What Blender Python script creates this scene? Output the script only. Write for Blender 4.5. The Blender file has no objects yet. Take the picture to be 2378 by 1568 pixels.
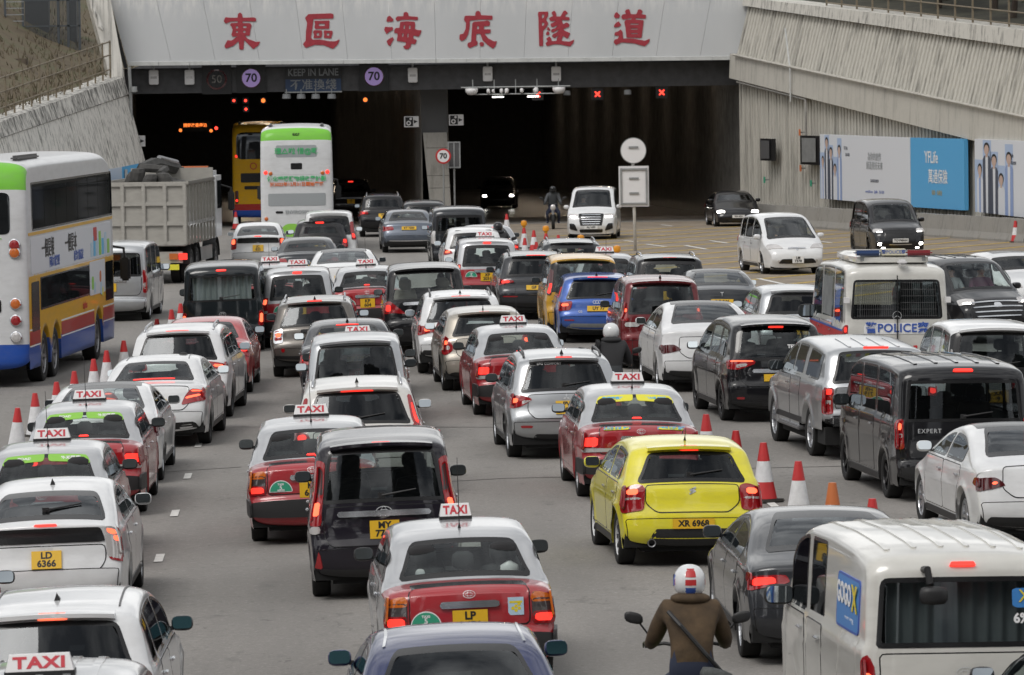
import bpy, bmesh, math, random
import numpy as np
from mathutils import Vector, Matrix
random.seed(7); np.random.seed(7)
SC = bpy.context.scene
COL = SC.collection
R = math.radians

# ------------------------------------------------------------------ camera
FPX, CX, CY = 11500.0, 1188.5, 784.0          # calibrated on a 2377 x 1568 print of the photograph
CAMH = 5.9
PSI, THETA, RHO = math.atan(288/FPX), math.atan(614/FPX), R(0.85)
CAM = Vector((0, 0, CAMH))
_f = Vector((math.sin(PSI)*math.cos(THETA), math.cos(PSI)*math.cos(THETA), -math.sin(THETA)))
_r0 = Vector((math.cos(PSI), -math.sin(PSI), 0)); _u0 = _r0.cross(_f)
_r = _r0*math.cos(RHO) - _u0*math.sin(RHO); _u = _u0*math.cos(RHO) + _r0*math.sin(RHO)
cam = bpy.data.cameras.new('camera'); camo = bpy.data.objects.new('camera', cam); COL.objects.link(camo)
camo.matrix_world = Matrix(((_r.x, _u.x, -_f.x, 0), (_r.y, _u.y, -_f.y, 0), (_r.z, _u.z, -_f.z, CAMH), (0, 0, 0, 1)))
cam.sensor_width = 36; cam.lens = 36*FPX/2377; cam.clip_start = 1; cam.clip_end = 5000
cam.dof.use_dof = True; cam.dof.focus_distance = 74; cam.dof.aperture_fstop = 11
SC.camera = camo

# ------------------------------------------------------------------ sky, sun, exposure
SUN_EL, SUN_AZ = 52, 215
w = bpy.data.worlds.new('World'); SC.world = w; w.use_nodes = True
nt = w.node_tree; nt.nodes.clear()
out = nt.nodes.new('ShaderNodeOutputWorld'); bg = nt.nodes.new('ShaderNodeBackground')
sky = nt.nodes.new('ShaderNodeTexSky'); sky.sky_type = 'NISHITA'; sky.sun_disc = False
sky.sun_elevation = R(SUN_EL); sky.sun_rotation = R(SUN_AZ); sky.dust_density = 4; sky.air_density = 1.0
hs = nt.nodes.new('ShaderNodeHueSaturation'); hs.inputs['Saturation'].default_value = 0.22
tc = nt.nodes.new('ShaderNodeTexCoord'); mp = nt.nodes.new('ShaderNodeMapping'); mp.inputs['Scale'].default_value = (1, 1, 2.6)
nz = nt.nodes.new('ShaderNodeTexNoise'); nz.inputs['Scale'].default_value = 4.6; nz.inputs['Detail'].default_value = 7; nz.inputs['Roughness'].default_value = .58
cr = nt.nodes.new('ShaderNodeValToRGB')
cr.color_ramp.elements[0].position = .38; cr.color_ramp.elements[0].color = (.42, .45, .50, 1)
cr.color_ramp.elements[1].position = .64; cr.color_ramp.elements[1].color = (2.1, 2.06, 2.0, 1)
mx = nt.nodes.new('ShaderNodeMix'); mx.data_type = 'RGBA'; mx.blend_type = 'MULTIPLY'; mx.inputs[0].default_value = 1
nt.links.new(sky.outputs[0], hs.inputs['Color']); nt.links.new(tc.outputs['Generated'], mp.inputs[0]); nt.links.new(mp.outputs[0], nz.inputs['Vector'])
nt.links.new(nz.outputs[0], cr.inputs[0])
ov = nt.nodes.new('ShaderNodeMix'); ov.data_type = 'RGBA'; ov.inputs[0].default_value = .62; ov.inputs[7].default_value = (7.6, 7.7, 7.8, 1)   # even cloud cover
nt.links.new(hs.outputs[0], ov.inputs[6]); nt.links.new(ov.outputs[2], mx.inputs[6]); nt.links.new(cr.outputs[0], mx.inputs[7])
nt.links.new(mx.outputs[2], bg.inputs[0]); nt.links.new(bg.outputs[0], out.inputs[0])
bg.inputs[1].default_value = 0.096
sl = bpy.data.lights.new('sun', 'SUN'); sl.energy = 1.2; sl.angle = R(24); sl.color = (1, .965, .92)
so = bpy.data.objects.new('sun', sl); COL.objects.link(so)
so.rotation_euler = (R(90-SUN_EL), 0, R(180-SUN_AZ)); so.location = (0, 0, 60)
SC.view_settings.view_transform = 'Standard'; SC.view_settings.look = 'None'
SC.view_settings.exposure = 0.04; SC.view_settings.gamma = 1
SC.cycles.max_bounces = 8; SC.cycles.diffuse_bounces = 2; SC.cycles.transparent_max_bounces = 14; SC.cycles.caustics_reflective = False; SC.cycles.caustics_refractive = False
SC.cycles.use_denoising = True

# ------------------------------------------------------------------ rays and ground
def ray(px, py):
    return (_f*FPX + _r*(px-CX) - _u*(py-CY)).normalized()
XCROWN = 1.7
def zg(x, y):
    fade = min(1, max(0, (172-y)/60)); fade = fade*fade*(3-2*fade)
    d = XCROWN-x; lt = -.025*min(6.7, max(0, d)); grade = -.0065*max(0, y-140)-.004*max(0, min(y, 330)-212)
    return fade*(lt - .012*min(30, max(0, x-XCROWN))) + grade
def at_z(px, py, h=0.0):
    """world point on the ray through a pixel, h metres above the road"""
    d = ray(px, py); z = h
    for _ in range(12):
        t = (z-CAMH)/d.z; p = CAM+d*t; z = zg(p.x, p.y)+h
    return p
def at_Y(px, py, Y):
    d = ray(px, py); return CAM+d*(Y/d.y)

# ------------------------------------------------------------------ object helpers
def link(o, parent=None):
    COL.objects.link(o)
    if parent is not None: o.parent = parent
    return o
def tag(o, label=None, cat=None, group=None, kind=None):
    if label: o['label'] = label
    if cat: o['category'] = cat
    if group: o['group'] = group
    if kind: o['kind'] = kind
    return o
def empty(name, loc=(0, 0, 0), rot=None):
    o = bpy.data.objects.new(name, None); COL.objects.link(o); o.location = loc
    o.empty_display_size = .2
    if rot is not None: o.rotation_euler = rot
    return o
def mesh(name, verts, faces, mats, idx=None, smooth=False, sharp=None):
    me = bpy.data.meshes.new(name)
    me.from_pydata([tuple(v) for v in verts], [], faces)
    for m in (mats if isinstance(mats, (list, tuple)) else [mats]): me.materials.append(M[m] if isinstance(m, str) else m)
    if idx is not None: me.polygons.foreach_set('material_index', np.asarray(idx, dtype=np.int32))
    if smooth: me.polygons.foreach_set('use_smooth', np.ones(len(me.polygons), dtype=bool))
    me.update()
    if sharp is not None: me.set_sharp_from_angle(angle=R(sharp))
    return me
def obj(name, me, parent=None, loc=None, rot=None, scale=None):
    o = bpy.data.objects.new(name, me); COL.objects.link(o)
    if parent is not None: o.parent = parent
    if loc is not None: o.location = loc
    if rot is not None: o.rotation_euler = rot
    if scale is not None: o.scale = scale
    return o
class MB:
    """collects boxes, bars and tubes into one mesh"""
    def __init__(s): s.v = []; s.f = []; s.i = []
    def add(s, v, f, i=0):
        b = len(s.v); s.v += [tuple(p) for p in v]; s.f += [tuple(k+b for k in q) for q in f]; s.i += [i]*len(f); return s
    def box(s, a, b, i=0, bev=0):
        (x0, y0, z0), (x1, y1, z1) = a, b
        if x0 > x1: x0, x1 = x1, x0
        if y0 > y1: y0, y1 = y1, y0
        if z0 > z1: z0, z1 = z1, z0
        if bev <= 0:
            v = [(x0,y0,z0),(x1,y0,z0),(x1,y1,z0),(x0,y1,z0),(x0,y0,z1),(x1,y0,z1),(x1,y1,z1),(x0,y1,z1)]
            f = [(3,2,1,0),(4,5,6,7),(0,1,5,4),(1,2,6,5),(2,3,7,6),(3,0,4,7)]
            return s.add(v, f, i)
        c = bev; v = []; f = []
        bm = bmesh.new(); bmesh.ops.create_cube(bm, size=1)
        for q in bm.verts: q.co = Vector((x0+(q.co.x+.5)*(x1-x0), y0+(q.co.y+.5)*(y1-y0), z0+(q.co.z+.5)*(z1-z0)))
        bmesh.ops.bevel(bm, geom=bm.edges[:], offset=c, segments=2, affect='EDGES', clamp_overlap=True)
        bm.verts.index_update(); v = [tuple(q.co) for q in bm.verts]; f = [tuple(k.index for k in q.verts) for q in bm.faces]; bm.free()
        return s.add(v, f, i)
    def tube(s, pts, r, n=8, i=0, cap=True):
        pts = [Vector(p) for p in pts]; rr = r if isinstance(r, (list, tuple)) else [r]*len(pts); rings = []
        prev = None
        for k, p in enumerate(pts):
            t = (pts[min(k+1, len(pts)-1)]-pts[max(k-1, 0)]).normalized()
            ref = Vector((0, 0, 1)) if abs(t.z) < .9 else Vector((1, 0, 0))
            a = t.cross(ref).normalized() if prev is None else (prev - t*prev.dot(t)).normalized(); prev = a
            b = t.cross(a)
            rings.append([p+(a*math.cos(2*math.pi*j/n)+b*math.sin(2*math.pi*j/n))*rr[k] for j in range(n)])
        v = [q for g in rings for q in g]; f = []
        for k in range(len(pts)-1):
            for j in range(n): f.append((k*n+j, k*n+(j+1) % n, (k+1)*n+(j+1) % n, (k+1)*n+j))
        if cap: f.append(tuple(range(n-1, -1, -1))); f.append(tuple((len(pts)-1)*n+j for j in range(n)))
        return s.add(v, f, i)
    def lathe(s, prof, n=16, i=0, c=(0, 0, 0), axis='z'):
        v = []; f = []
        for (r, z) in prof:
            for j in range(n):
                a = 2*math.pi*j/n; x, y = r*math.cos(a), r*math.sin(a)
                v.append((c[0]+x, c[1]+y, c[2]+z) if axis == 'z' else (c[0]+z, c[1]+x, c[2]+y) if axis == 'x' else (c[0]+x, c[1]+z, c[2]+y))
        for k in range(len(prof)-1):
            for j in range(n): f.append((k*n+j, k*n+(j+1) % n, (k+1)*n+(j+1) % n, (k+1)*n+j))
        return s.add(v, f, i)
    def poly(s, pts, i=0): return s.add(pts, [tuple(range(len(pts)))], i)
    def mesh(s, name, mats, smooth=False, sharp=None): return mesh(name, s.v, s.f, mats, s.i, smooth, sharp)
    def build(s, name, mats, parent=None, smooth=False, sharp=None, **k): return obj(name, s.mesh(name, mats, smooth, sharp), parent, **k)

_txt = {}
def text_mesh(body, size, mat, extrude=.002, align='CENTER', offset=0, space=1.0, line=1.0, sx=1.0):
    """lettering as flat mesh in its own XY plane"""
    key = (body, size, mat, extrude, offset, space, line, sx)
    if key in _txt: return _txt[key]
    c = bpy.data.curves.new('lettering', 'FONT'); c.body = body; c.size = size; c.extrude = extrude
    c.align_x = align; c.align_y = 'CENTER'; c.offset = offset; c.space_character = space; c.space_line = line; c.resolution_u = 3
    o = bpy.data.objects.new('lettering', c); me = bpy.data.meshes.new_from_object(o)
    if sx != 1.0:
        for v in me.vertices: v.co.x *= sx
    bpy.data.objects.remove(o); bpy.data.curves.remove(c)
    me.name = 'lettering'; me.materials.clear(); me.materials.append(M[mat]); _txt[key] = me
    return me

# ------------------------------------------------------------------ materials
M = {}
def newmat(name):
    m = bpy.data.materials.new(name); m.use_nodes = True; nt = m.node_tree; nt.nodes.clear()
    o = nt.nodes.new('ShaderNodeOutputMaterial'); return m, nt, o
def N(nt, t, **k):
    n = nt.nodes.new(t)
    for a, b in k.items():
        if a in n.inputs: n.inputs[a].default_value = b
        else: setattr(n, a, b)
    return n
def pri(nt, col, rough=.5, metal=0, **k):
    p = nt.nodes.new('ShaderNodeBsdfPrincipled'); p.inputs['Base Color'].default_value = (*col, 1)
    p.inputs['Roughness'].default_value = rough; p.inputs['Metallic'].default_value = metal
    for a, b in k.items(): p.inputs[a].default_value = b
    return p
def coords(nt, kind='Object', scale=(1, 1, 1)):
    t = nt.nodes.new('ShaderNodeTexCoord'); mp = nt.nodes.new('ShaderNodeMapping'); mp.inputs['Scale'].default_value = scale
    nt.links.new(t.outputs[kind], mp.inputs[0]); return mp.outputs[0]
def noise(nt, vec, scale, detail=4, rough=.55):
    n = N(nt, 'ShaderNodeTexNoise', Scale=scale, Detail=detail, Roughness=rough); nt.links.new(vec, n.inputs['Vector']); return n.outputs[0]
def ramp(nt, fac, stops):
    r = nt.nodes.new('ShaderNodeValToRGB'); e = r.color_ramp.elements
    while len(e) < len(stops): e.new(.5)
    for k, (p, c) in enumerate(stops): e[k].position = p; e[k].color = (*c, 1) if len(c) == 3 else c
    nt.links.new(fac, r.inputs[0]); return r.outputs[0]
def mixc(nt, fac, a, b, blend='MIX'):
    m = nt.nodes.new('ShaderNodeMix'); m.data_type = 'RGBA'; m.blend_type = blend
    for s, v in ((0, fac), (6, a), (7, b)):
        if isinstance(v, (int, float)): m.inputs[s].default_value = v
        elif isinstance(v, tuple): m.inputs[s].default_value = (*v, 1)
        else: nt.links.new(v, m.inputs[s])
    return m.outputs[2]
def simple(name, col, rough=.5, metal=0, var=0, vscale=3, bump=0, bscale=40, **k):
    m, nt, o = newmat(name); p = pri(nt, col, rough, metal, **k)
    if var:
        n = noise(nt, coords(nt), vscale, 5, .6)
        c = ramp(nt, n, [(.3, tuple(x*(1-var) for x in col)), (.7, tuple(min(1, x*(1+var)) for x in col))])
        nt.links.new(c, p.inputs['Base Color'])
    if bump:
        b = N(nt, 'ShaderNodeBump', Strength=bump, Distance=.01); nt.links.new(noise(nt, coords(nt), bscale, 3), b.inputs['Height']); nt.links.new(b.outputs[0], p.inputs['Normal'])
    nt.links.new(p.outputs[0], o.inputs[0]); M[name] = m; return m
def paint(name, col, metal=0.0, rough=.32, dirt=.10):
    dk = max(col) < .16; dirt = dirt*(.12 if max(col) < .02 else .35 if dk else 1); m, nt, o = newmat(name); p = pri(nt, col, rough, metal)
    p.inputs['Coat Weight'].default_value = .2 if name.startswith('bus') else .9; p.inputs['Coat Roughness'].default_value = .045; p.inputs['Specular IOR Level'].default_value = .12 if dk or name.startswith('bus') else .4
    # road film: thin grey dust, more of it in streaks
    v = coords(nt, scale=(1.5, .8, 4)); n = noise(nt, v, 2.2, 6, .62)
    c = mixc(nt, ramp(nt, n, [(.42, (0, 0, 0)), (.8, (dirt*2.2,)*3)]), col, (.19, .18, .165)); nt.links.new(c, p.inputs['Base Color'])
    rr = ramp(nt, n, [(.3, (.015,)*3), (.8, (.10,)*3)]); nt.links.new(rr, p.inputs['Coat Roughness'])
    inn = pri(nt, (.045, .045, .048), .8); g = nt.nodes.new('ShaderNodeNewGeometry'); mx = nt.nodes.new('ShaderNodeMixShader')
    nt.links.new(g.outputs['Backfacing'], mx.inputs[0]); nt.links.new(p.outputs[0], mx.inputs[1]); nt.links.new(inn.outputs[0], mx.inputs[2])
    nt.links.new(mx.outputs[0], o.inputs[0]); M[name] = m
def glass(name, tint, spec=1.5):
    m, nt, o = newmat(name); t = N(nt, 'ShaderNodeBsdfTransparent'); t.inputs[0].default_value = (*tint, 1)
    g = N(nt, 'ShaderNodeBsdfGlossy', Roughness=.015); g.inputs[0].default_value = (.92, .96, 1, 1)
    fr = N(nt, 'ShaderNodeFresnel', IOR=spec); mx = nt.nodes.new('ShaderNodeMixShader')
    ge = nt.nodes.new('ShaderNodeNewGeometry'); mr = N(nt, 'ShaderNodeMapRange'); mr.inputs[3].default_value = spec; mr.inputs[4].default_value = 1/spec   # a thin pane: same index from either side
    nt.links.new(ge.outputs['Backfacing'], mr.inputs[0]); nt.links.new(mr.outputs[0], fr.inputs['IOR'])
    nt.links.new(fr.outputs[0], mx.inputs[0]); nt.links.new(t.outputs[0], mx.inputs[1]); nt.links.new(g.outputs[0], mx.inputs[2]); nt.links.new(mx.outputs[0], o.inputs[0]); M[name] = m
def emit(name, col, s, base=(.3, .02, .02)):
    m, nt, o = newmat(name); p = pri(nt, base, .25); p.inputs['Emission Color'].default_value = (*col, 1); p.inputs['Emission Strength'].default_value = s
    nt.links.new(p.outputs[0], o.inputs[0]); M[name] = m

for nm, c, me_ in [('white', (.71, .718, .725), 0), ('pearl', (.62, .61, .58), 0), ('vanwhite', (.61, .60, .56), 0), ('silver', (.47, .485, .50), .75), ('taxisilver', (.50, .51, .525), .45),
        ('taxired', (.36, .018, .026), 0), ('red', (.42, .025, .03), .1), ('darkred', (.13, .008, .012), .2), ('black', (.008, .008, .010), 0), ('purpleblack', (.010, .008, .014), 0), ('greenblack', (.009, .013, .016), 0),
        ('darkgrey', (.026, .029, .034), .4), ('gunmetal', (.032, .034, .039), .35), ('bluegrey', (.11, .13, .165), .6), ('bronze', (.15, .138, .125), .55), ('champagne', (.42, .385, .33), .55), ('yellow', (.78, .70, .03), 0),
        ('vanyellow', (.62, .34, .035), 0), ('blue', (.035, .11, .42), .25), ('navy', (.026, .036, .115), .4), ('buswhite', (.63, .64, .65), 0), ('busyellow', (.72, .40, .015), 0), ('busblue', (.025, .085, .38), 0), ('busred', (.42, .035, .03), 0), ('busgreen', (.19, .52, .06), 0), ('truckgrey', (.40, .385, .35), 0)]:
    paint(nm, c, me_, dirt=.16 if nm in ('truckgrey',) else .09)
glass('glass_clear', (.80, .86, .84)); glass('glass_mid', (.46, .50, .50)); glass('glass_dark', (.15, .16, .17)); glass('glass_priv', (.035, .036, .04))
simple('frit', (.012, .012, .013), .22); simple('plastic', (.018, .018, .019), .5, bump=.15); simple('rubber', (.014, .014, .014), .85); simple('trimgrey', (.09, .09, .092), .5)
simple('chrome', (.75, .76, .78), .17, 1); simple('badge_silver', (.62, .63, .64), .35, .4); simple('alloy', (.50, .51, .53), .28, .9); simple('darkalloy', (.03, .03, .032), .3, .6); simple('steel', (.30, .30, .31), .4, .8)
simple('seat_dark', (.022, .022, .024), .8); simple('seat_beige', (.42, .38, .32), .75); simple('interior', (.03, .03, .032), .8); simple('under', (.008, .008, .008), .95)
simple('lamp_red', (.30, .008, .012), .1, **{'Coat Weight': 1.0}); simple('lamp_darkred', (.07, .004, .006), .1, **{'Coat Weight': 1.0}); simple('lamp_clear', (.60, .58, .57), .12, .3, **{'Coat Weight': 1.0}); simple('lamp_amber', (.55, .13, .015), .12, **{'Coat Weight': 1.0}); simple('lamp_smoke', (.06, .05, .05), .1, **{'Coat Weight': 1.0})
emit('lit_red', (1, .035, .022), 1.7); emit('lit_hot', (1, .12, .05), 2.6); emit('lit_white', (1, .96, .88), 14, (.8, .8, .8)); emit('lit_drl', (1, .97, .9), 5, (.8, .8, .8)); emit('lit_amber', (1, .35, .04), 2.5, (.5, .2, .02))
simple('plate_yellow', (.72, .43, .02), .4); simple('plate_white', (.75, .75, .74), .4); simple('ink', (.01, .01, .011), .5); simple('ink_red', (.52, .02, .04), .45); simple('ink_white', (.8, .8, .8), .5); simple('ink_blue', (.04, .10, .40), .45); simple('ink_green', (.05, .42, .15), .5); simple('ink_cyan', (.12, .45, .72), .5); simple('ink_grey', (.3, .32, .33), .5); simple('ink_orange', (.65, .13, .02), .5)
simple('sign_white', (.74, .73, .73), .4); simple('sign_green', (.04, .33, .20), .4); simple('strip_green', (.25, .55, .07), .45); simple('strip_yellow', (.75, .70, .05), .45); simple('sticker_blue', (.05, .22, .55), .4); simple('sticker_light', (.45, .60, .72), .4); simple('sticker_yellow', (.75, .60, .03), .4)
simple('mirror', (.52, .56, .58), .02, 1); simple('mirror_blue', (.30, .66, .78), .03, 1); simple('skin', (.42, .24, .17), .55); simple('hair', (.01, .009, .009), .6)
# ================================================================== vehicle engine
def fillet(pts, rdef, seg=5, closed=False):
    n = len(pts); o = []
    for i in range(n):
        p1 = np.array(pts[i][:2], float)
        if not closed and i in (0, n-1): o.append(p1); continue
        p0 = np.array(pts[i-1][:2], float); p2 = np.array(pts[(i+1) % n][:2], float)
        r = pts[i][2] if len(pts[i]) > 2 else rdef
        a, b = p0-p1, p2-p1; la, lb = np.hypot(*a), np.hypot(*b)
        d = min(r, .48*la, .48*lb)
        if d < 1e-5: o.append(p1); continue
        a = p1+a/la*d; b = p1+b/lb*d
        for k in range(seg+1):
            t = k/seg; o.append((1-t)**2*a+2*t*(1-t)*p1+t*t*b)
    return np.array(o)
def resample(p, step, closed=False):
    if closed: p = np.vstack([p, p[:1]])
    d = np.r_[0, np.cumsum(np.hypot(*np.diff(p, axis=0).T))]
    n = max(6, int(round(d[-1]/step))); t = np.linspace(0, d[-1], n+1)
    q = np.c_[np.interp(t, d, p[:, 0]), np.interp(t, d, p[:, 1])]
    return q[:-1] if closed else q
def inside(px, py, poly):
    r = np.zeros(px.shape, bool); n = len(poly); j = n-1
    for i in range(n):
        xi, yi = poly[i]; xj, yj = poly[j]
        c = ((yi > py) != (yj > py)) & (px < (xj-xi)*(py-yi)/(yj-yi+1e-12)+xi); r ^= c; j = i
    return r
UU = np.array([0, .16, .32, .46, .56, .635, .69, .735, .78, .825, .865, .90, .93, .955, .975, .989, .997, 1.0])

class Body:
    def __init__(s, prof, W, tum, arches, step=.05, rr=.07, rf=.14, rrl=.9, rfl=1.1, zs=.22, er=.10, eh=.09, bow=.07, crown=.045, fil=.12, flare=.015):
        P = resample(fillet(prof, fil), step); s.P = P; s.hw = W/2; s.L = P[:, 0].max(); s.st = np.hypot(*np.diff(P, axis=0).T).mean()
        T = np.gradient(P, axis=0); T /= np.hypot(*T.T)[:, None]
        for _ in range(2): T[1:-1] = (T[:-2]+2*T[1:-1]+T[2:])/4
        T /= np.hypot(*T.T)[:, None]; s.T = T; s.N = np.c_[T[:, 1], -T[:, 0]]
        s.tz = np.arange(0, 5, .01); tt = np.interp(s.tz, [a for a, b in tum], [b for a, b in tum])
        k = np.ones(3)/3; s.tt = np.convolve(np.pad(tt, 1, 'edge'), k, 'valid')
        s.rr, s.rf, s.rrl, s.rfl, s.zs, s.arches, s.flare = rr, rf, rrl, rfl, zs, arches, flare
        s.itop = int(np.argmax(P[:, 1])); av = np.abs(T[:, 1]); ah = np.abs(T[:, 0])
        s.bow = bow*av+crown*ah; s.r = er*av+eh*ah
        s.Q = P+s.N*(s.bow+s.r)[:, None]; s.wq = s.w(s.Q[:, 0], s.Q[:, 1])
        s.ii = np.arange(len(P))
        zr = np.maximum.accumulate(P[:s.itop+1, 1]); s.zrear = zr+np.arange(len(zr))*1e-6
        zf = np.maximum.accumulate(P[s.itop:, 1][::-1]); s.zfront = zf+np.arange(len(zf))*1e-6
        top = [i for i in range(len(P)) if T[i, 0] > .35]; i0, i1 = top[0], top[-1]
        s.troof = (i0, i1, np.maximum.accumulate(P[i0:i1+1, 0])+np.arange(i1-i0+1)*1e-6)
        s.top, s.side = [], []
    def w(s, y, z):
        y = np.asarray(y, float); z = np.asarray(z, float)
        a = np.clip((s.rrl-y)/s.rrl, 0, 1.3)**2.3*s.rr; b = np.clip((y-(s.L-s.rfl))/s.rfl, 0, 1.3)**2.3*s.rf
        f = 0
        for ya, Ra, zc in s.arches:
            d = np.hypot(y-ya, z-zc)-Ra; f = f+s.flare*np.exp(-(d/.07)**2)*(z < zc+Ra+.2)
        return s.hw*(1-a-b)*np.interp(z, s.tz, s.tt)+f
    def ztop(s, y):  # silhouette height above y
        o = np.argsort(s.P[:, 0]); yy = np.asarray(y, float)
        return np.array([s.P[np.abs(s.P[:, 0]-v) < .06, 1].max() if (np.abs(s.P[:, 0]-v) < .06).any() else 0 for v in np.atleast_1d(yy)])
    def S(s, si, fx, e=0.0):
        si = np.clip(np.asarray(si, float), 0, len(s.P)-1.001); fx = np.asarray(fx, float); u = np.minimum(np.abs(fx), .9995)
        g = lambda A: np.interp(si, s.ii, A)
        bow, r, wq = g(s.bow), g(s.r), g(s.wq); g8 = u**8
        ins = bow*u*u+r*(1-np.sqrt(1-g8)); ny, nz = g(s.N[:, 0]), g(s.N[:, 1]); c = np.sqrt(1-g8)
        return np.c_[fx*wq+np.sign(fx)*e*np.sqrt(g8), g(s.P[:, 0])+ny*(ins-e*c), g(s.P[:, 1])+nz*(ins-e*c)]
    def rear(s, a, z, e=0.0): return s.S(np.interp(z, s.zrear, np.arange(len(s.zrear))), np.asarray(a)/s.hw, e)
    def rearl(s, zc): return lambda a, l, e=0.0: s.S(np.interp(zc, s.zrear, np.arange(len(s.zrear)))+np.asarray(l)/s.st, np.asarray(a)/s.hw, e)
    def front(s, a, z, e=0.0): return s.S(len(s.P)-1-np.interp(z, s.zfront, np.arange(len(s.zfront))), np.asarray(a)/s.hw, e)
    def roof(s, a, y, e=0.0): return s.S(s.troof[0]+np.interp(y, s.troof[2], np.arange(len(s.troof[2]))), np.asarray(a)/s.hw, e)
    def sidef(s, sx): return lambda y, z, e=0.0: np.c_[sx*(s.w(y, z)+e), y, z]
    def build(s, name, mats, parent, pf=None, rows=20):
        ns = len(s.P); us = np.r_[-UU[:0:-1], UU]; nu = len(us)
        V = np.vstack([s.S(s.ii, np.full(ns, u)) for u in us]).reshape(nu, ns, 3)
        V[0, :, 0] = -s.wq; V[-1, :, 0] = s.wq; V[0, :, 1:] = s.Q; V[-1, :, 1:] = s.Q
        verts = [V.reshape(-1, 3)]; fa = []; mi = []
        A = (np.arange(nu-1)[:, None]*ns+np.arange(ns-1)[None]).ravel(); F = np.c_[A, A+ns, A+ns+1, A+1]
        # param of top faces for holes
        fxs = np.repeat(us, ns); sis = np.tile(s.ii, nu); keep = np.ones(len(F), bool)
        for reg, poly in s.top:
            zz = s.P[:, 1][sis]; yy = s.P[:, 0][sis]
            ok = inside(fxs*s.hw, zz if reg != 'roof' else yy, poly)
            ok &= (sis <= s.itop) if reg == 'rear' else (sis >= s.itop) if reg == 'front' else True
            keep &= ~ok[F].all(1)
        fc = fxs[F].mean(1); cp = s.P[np.minimum(sis[F].max(1), ns-1)]
        m = np.zeros(len(F), int) if pf is None else pf('top', fc, cp[:, 0], cp[:, 1])
        fa.append(F[keep]); mi.append(m[keep]); base = nu*ns
        # sides
        ds = np.hypot(*np.gradient(s.P, axis=0).T); dy = np.abs(np.gradient(s.P[:, 0]))
        f = np.cumsum(dy+.22*ds); f = (f-f[0])/(f[-1]-f[0]); yB = s.Q[0, 0]+(s.Q[-1, 0]-s.Q[0, 0])*f
        zB = np.full(ns, s.zs)
        for ya, Ra, zc in s.arches: zB = np.maximum(zB, np.where(np.abs(yB-ya) < Ra, zc+np.sqrt(np.maximum(Ra*Ra-(yB-ya)**2, 0)), 0))
        t = np.linspace(0, 1, rows+1)[1:, None]
        Y = s.Q[:, 0]*(1-t)+yB*t; Z = s.Q[:, 1]*(1-t)+zB*t
        Yf = np.vstack([s.Q[:, 0][None], Y, yB[None]]); Zf = np.vstack([s.Q[:, 1][None], Z, zB[None]])
        for sx in (-1, 1):
            X = s.w(Y, Z); X = np.vstack([X, X[-1:]-.13]); Y2 = np.vstack([Y, yB[None]]); Z2 = np.vstack([Z, zB[None]])
            verts.append(np.c_[(sx*X).ravel(), Y2.ravel(), Z2.ravel()])
            col = (0 if sx < 0 else (nu-1)*ns)
            idx = np.vstack([col+np.arange(ns), base+np.arange((rows+1)*ns).reshape(rows+1, ns)])
            a, b, c, d = idx[:-1, :-1].ravel(), idx[1:, :-1].ravel(), idx[1:, 1:].ravel(), idx[:-1, 1:].ravel()
            F = np.c_[a, d, c, b] if sx < 0 else np.c_[a, b, c, d]
            pi = np.arange((rows+2)*ns).reshape(rows+2, ns); G = np.c_[pi[:-1, :-1].ravel(), pi[1:, :-1].ravel(), pi[1:, 1:].ravel(), pi[:-1, 1:].ravel()]
            keep = np.ones(len(F), bool)
            for poly in s.side: keep &= ~inside(Yf.ravel(), Zf.ravel(), poly)[G].all(1)
            cy, cz = Yf.ravel()[G].mean(1), Zf.ravel()[G].mean(1)
            m = np.zeros(len(F), int) if pf is None else pf('side', np.full(len(F), sx*1.0), cy, cz)
            fa.append(F[keep]); mi.append(m[keep]); base += (rows+1)*ns
        Vv = np.vstack(verts); Ff = np.vstack(fa); me = bpy.data.meshes.new(name)
        me.vertices.add(len(Vv)); me.vertices.foreach_set('co', Vv.ravel().astype(np.float32))
        me.loops.add(len(Ff)*4); me.loops.foreach_set('vertex_index', Ff.ravel().astype(np.int32))
        me.polygons.add(len(Ff)); me.polygons.foreach_set('loop_start', np.arange(0, len(Ff)*4, 4, dtype=np.int32))
        me.polygons.foreach_set('material_index', np.concatenate(mi).astype(np.int32)); me.polygons.foreach_set('use_smooth', np.ones(len(Ff), bool))
        for q in mats: me.materials.append(M[q])
        me.update(calc_edges=True); me.validate()
        return obj(name, me, parent)

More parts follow.
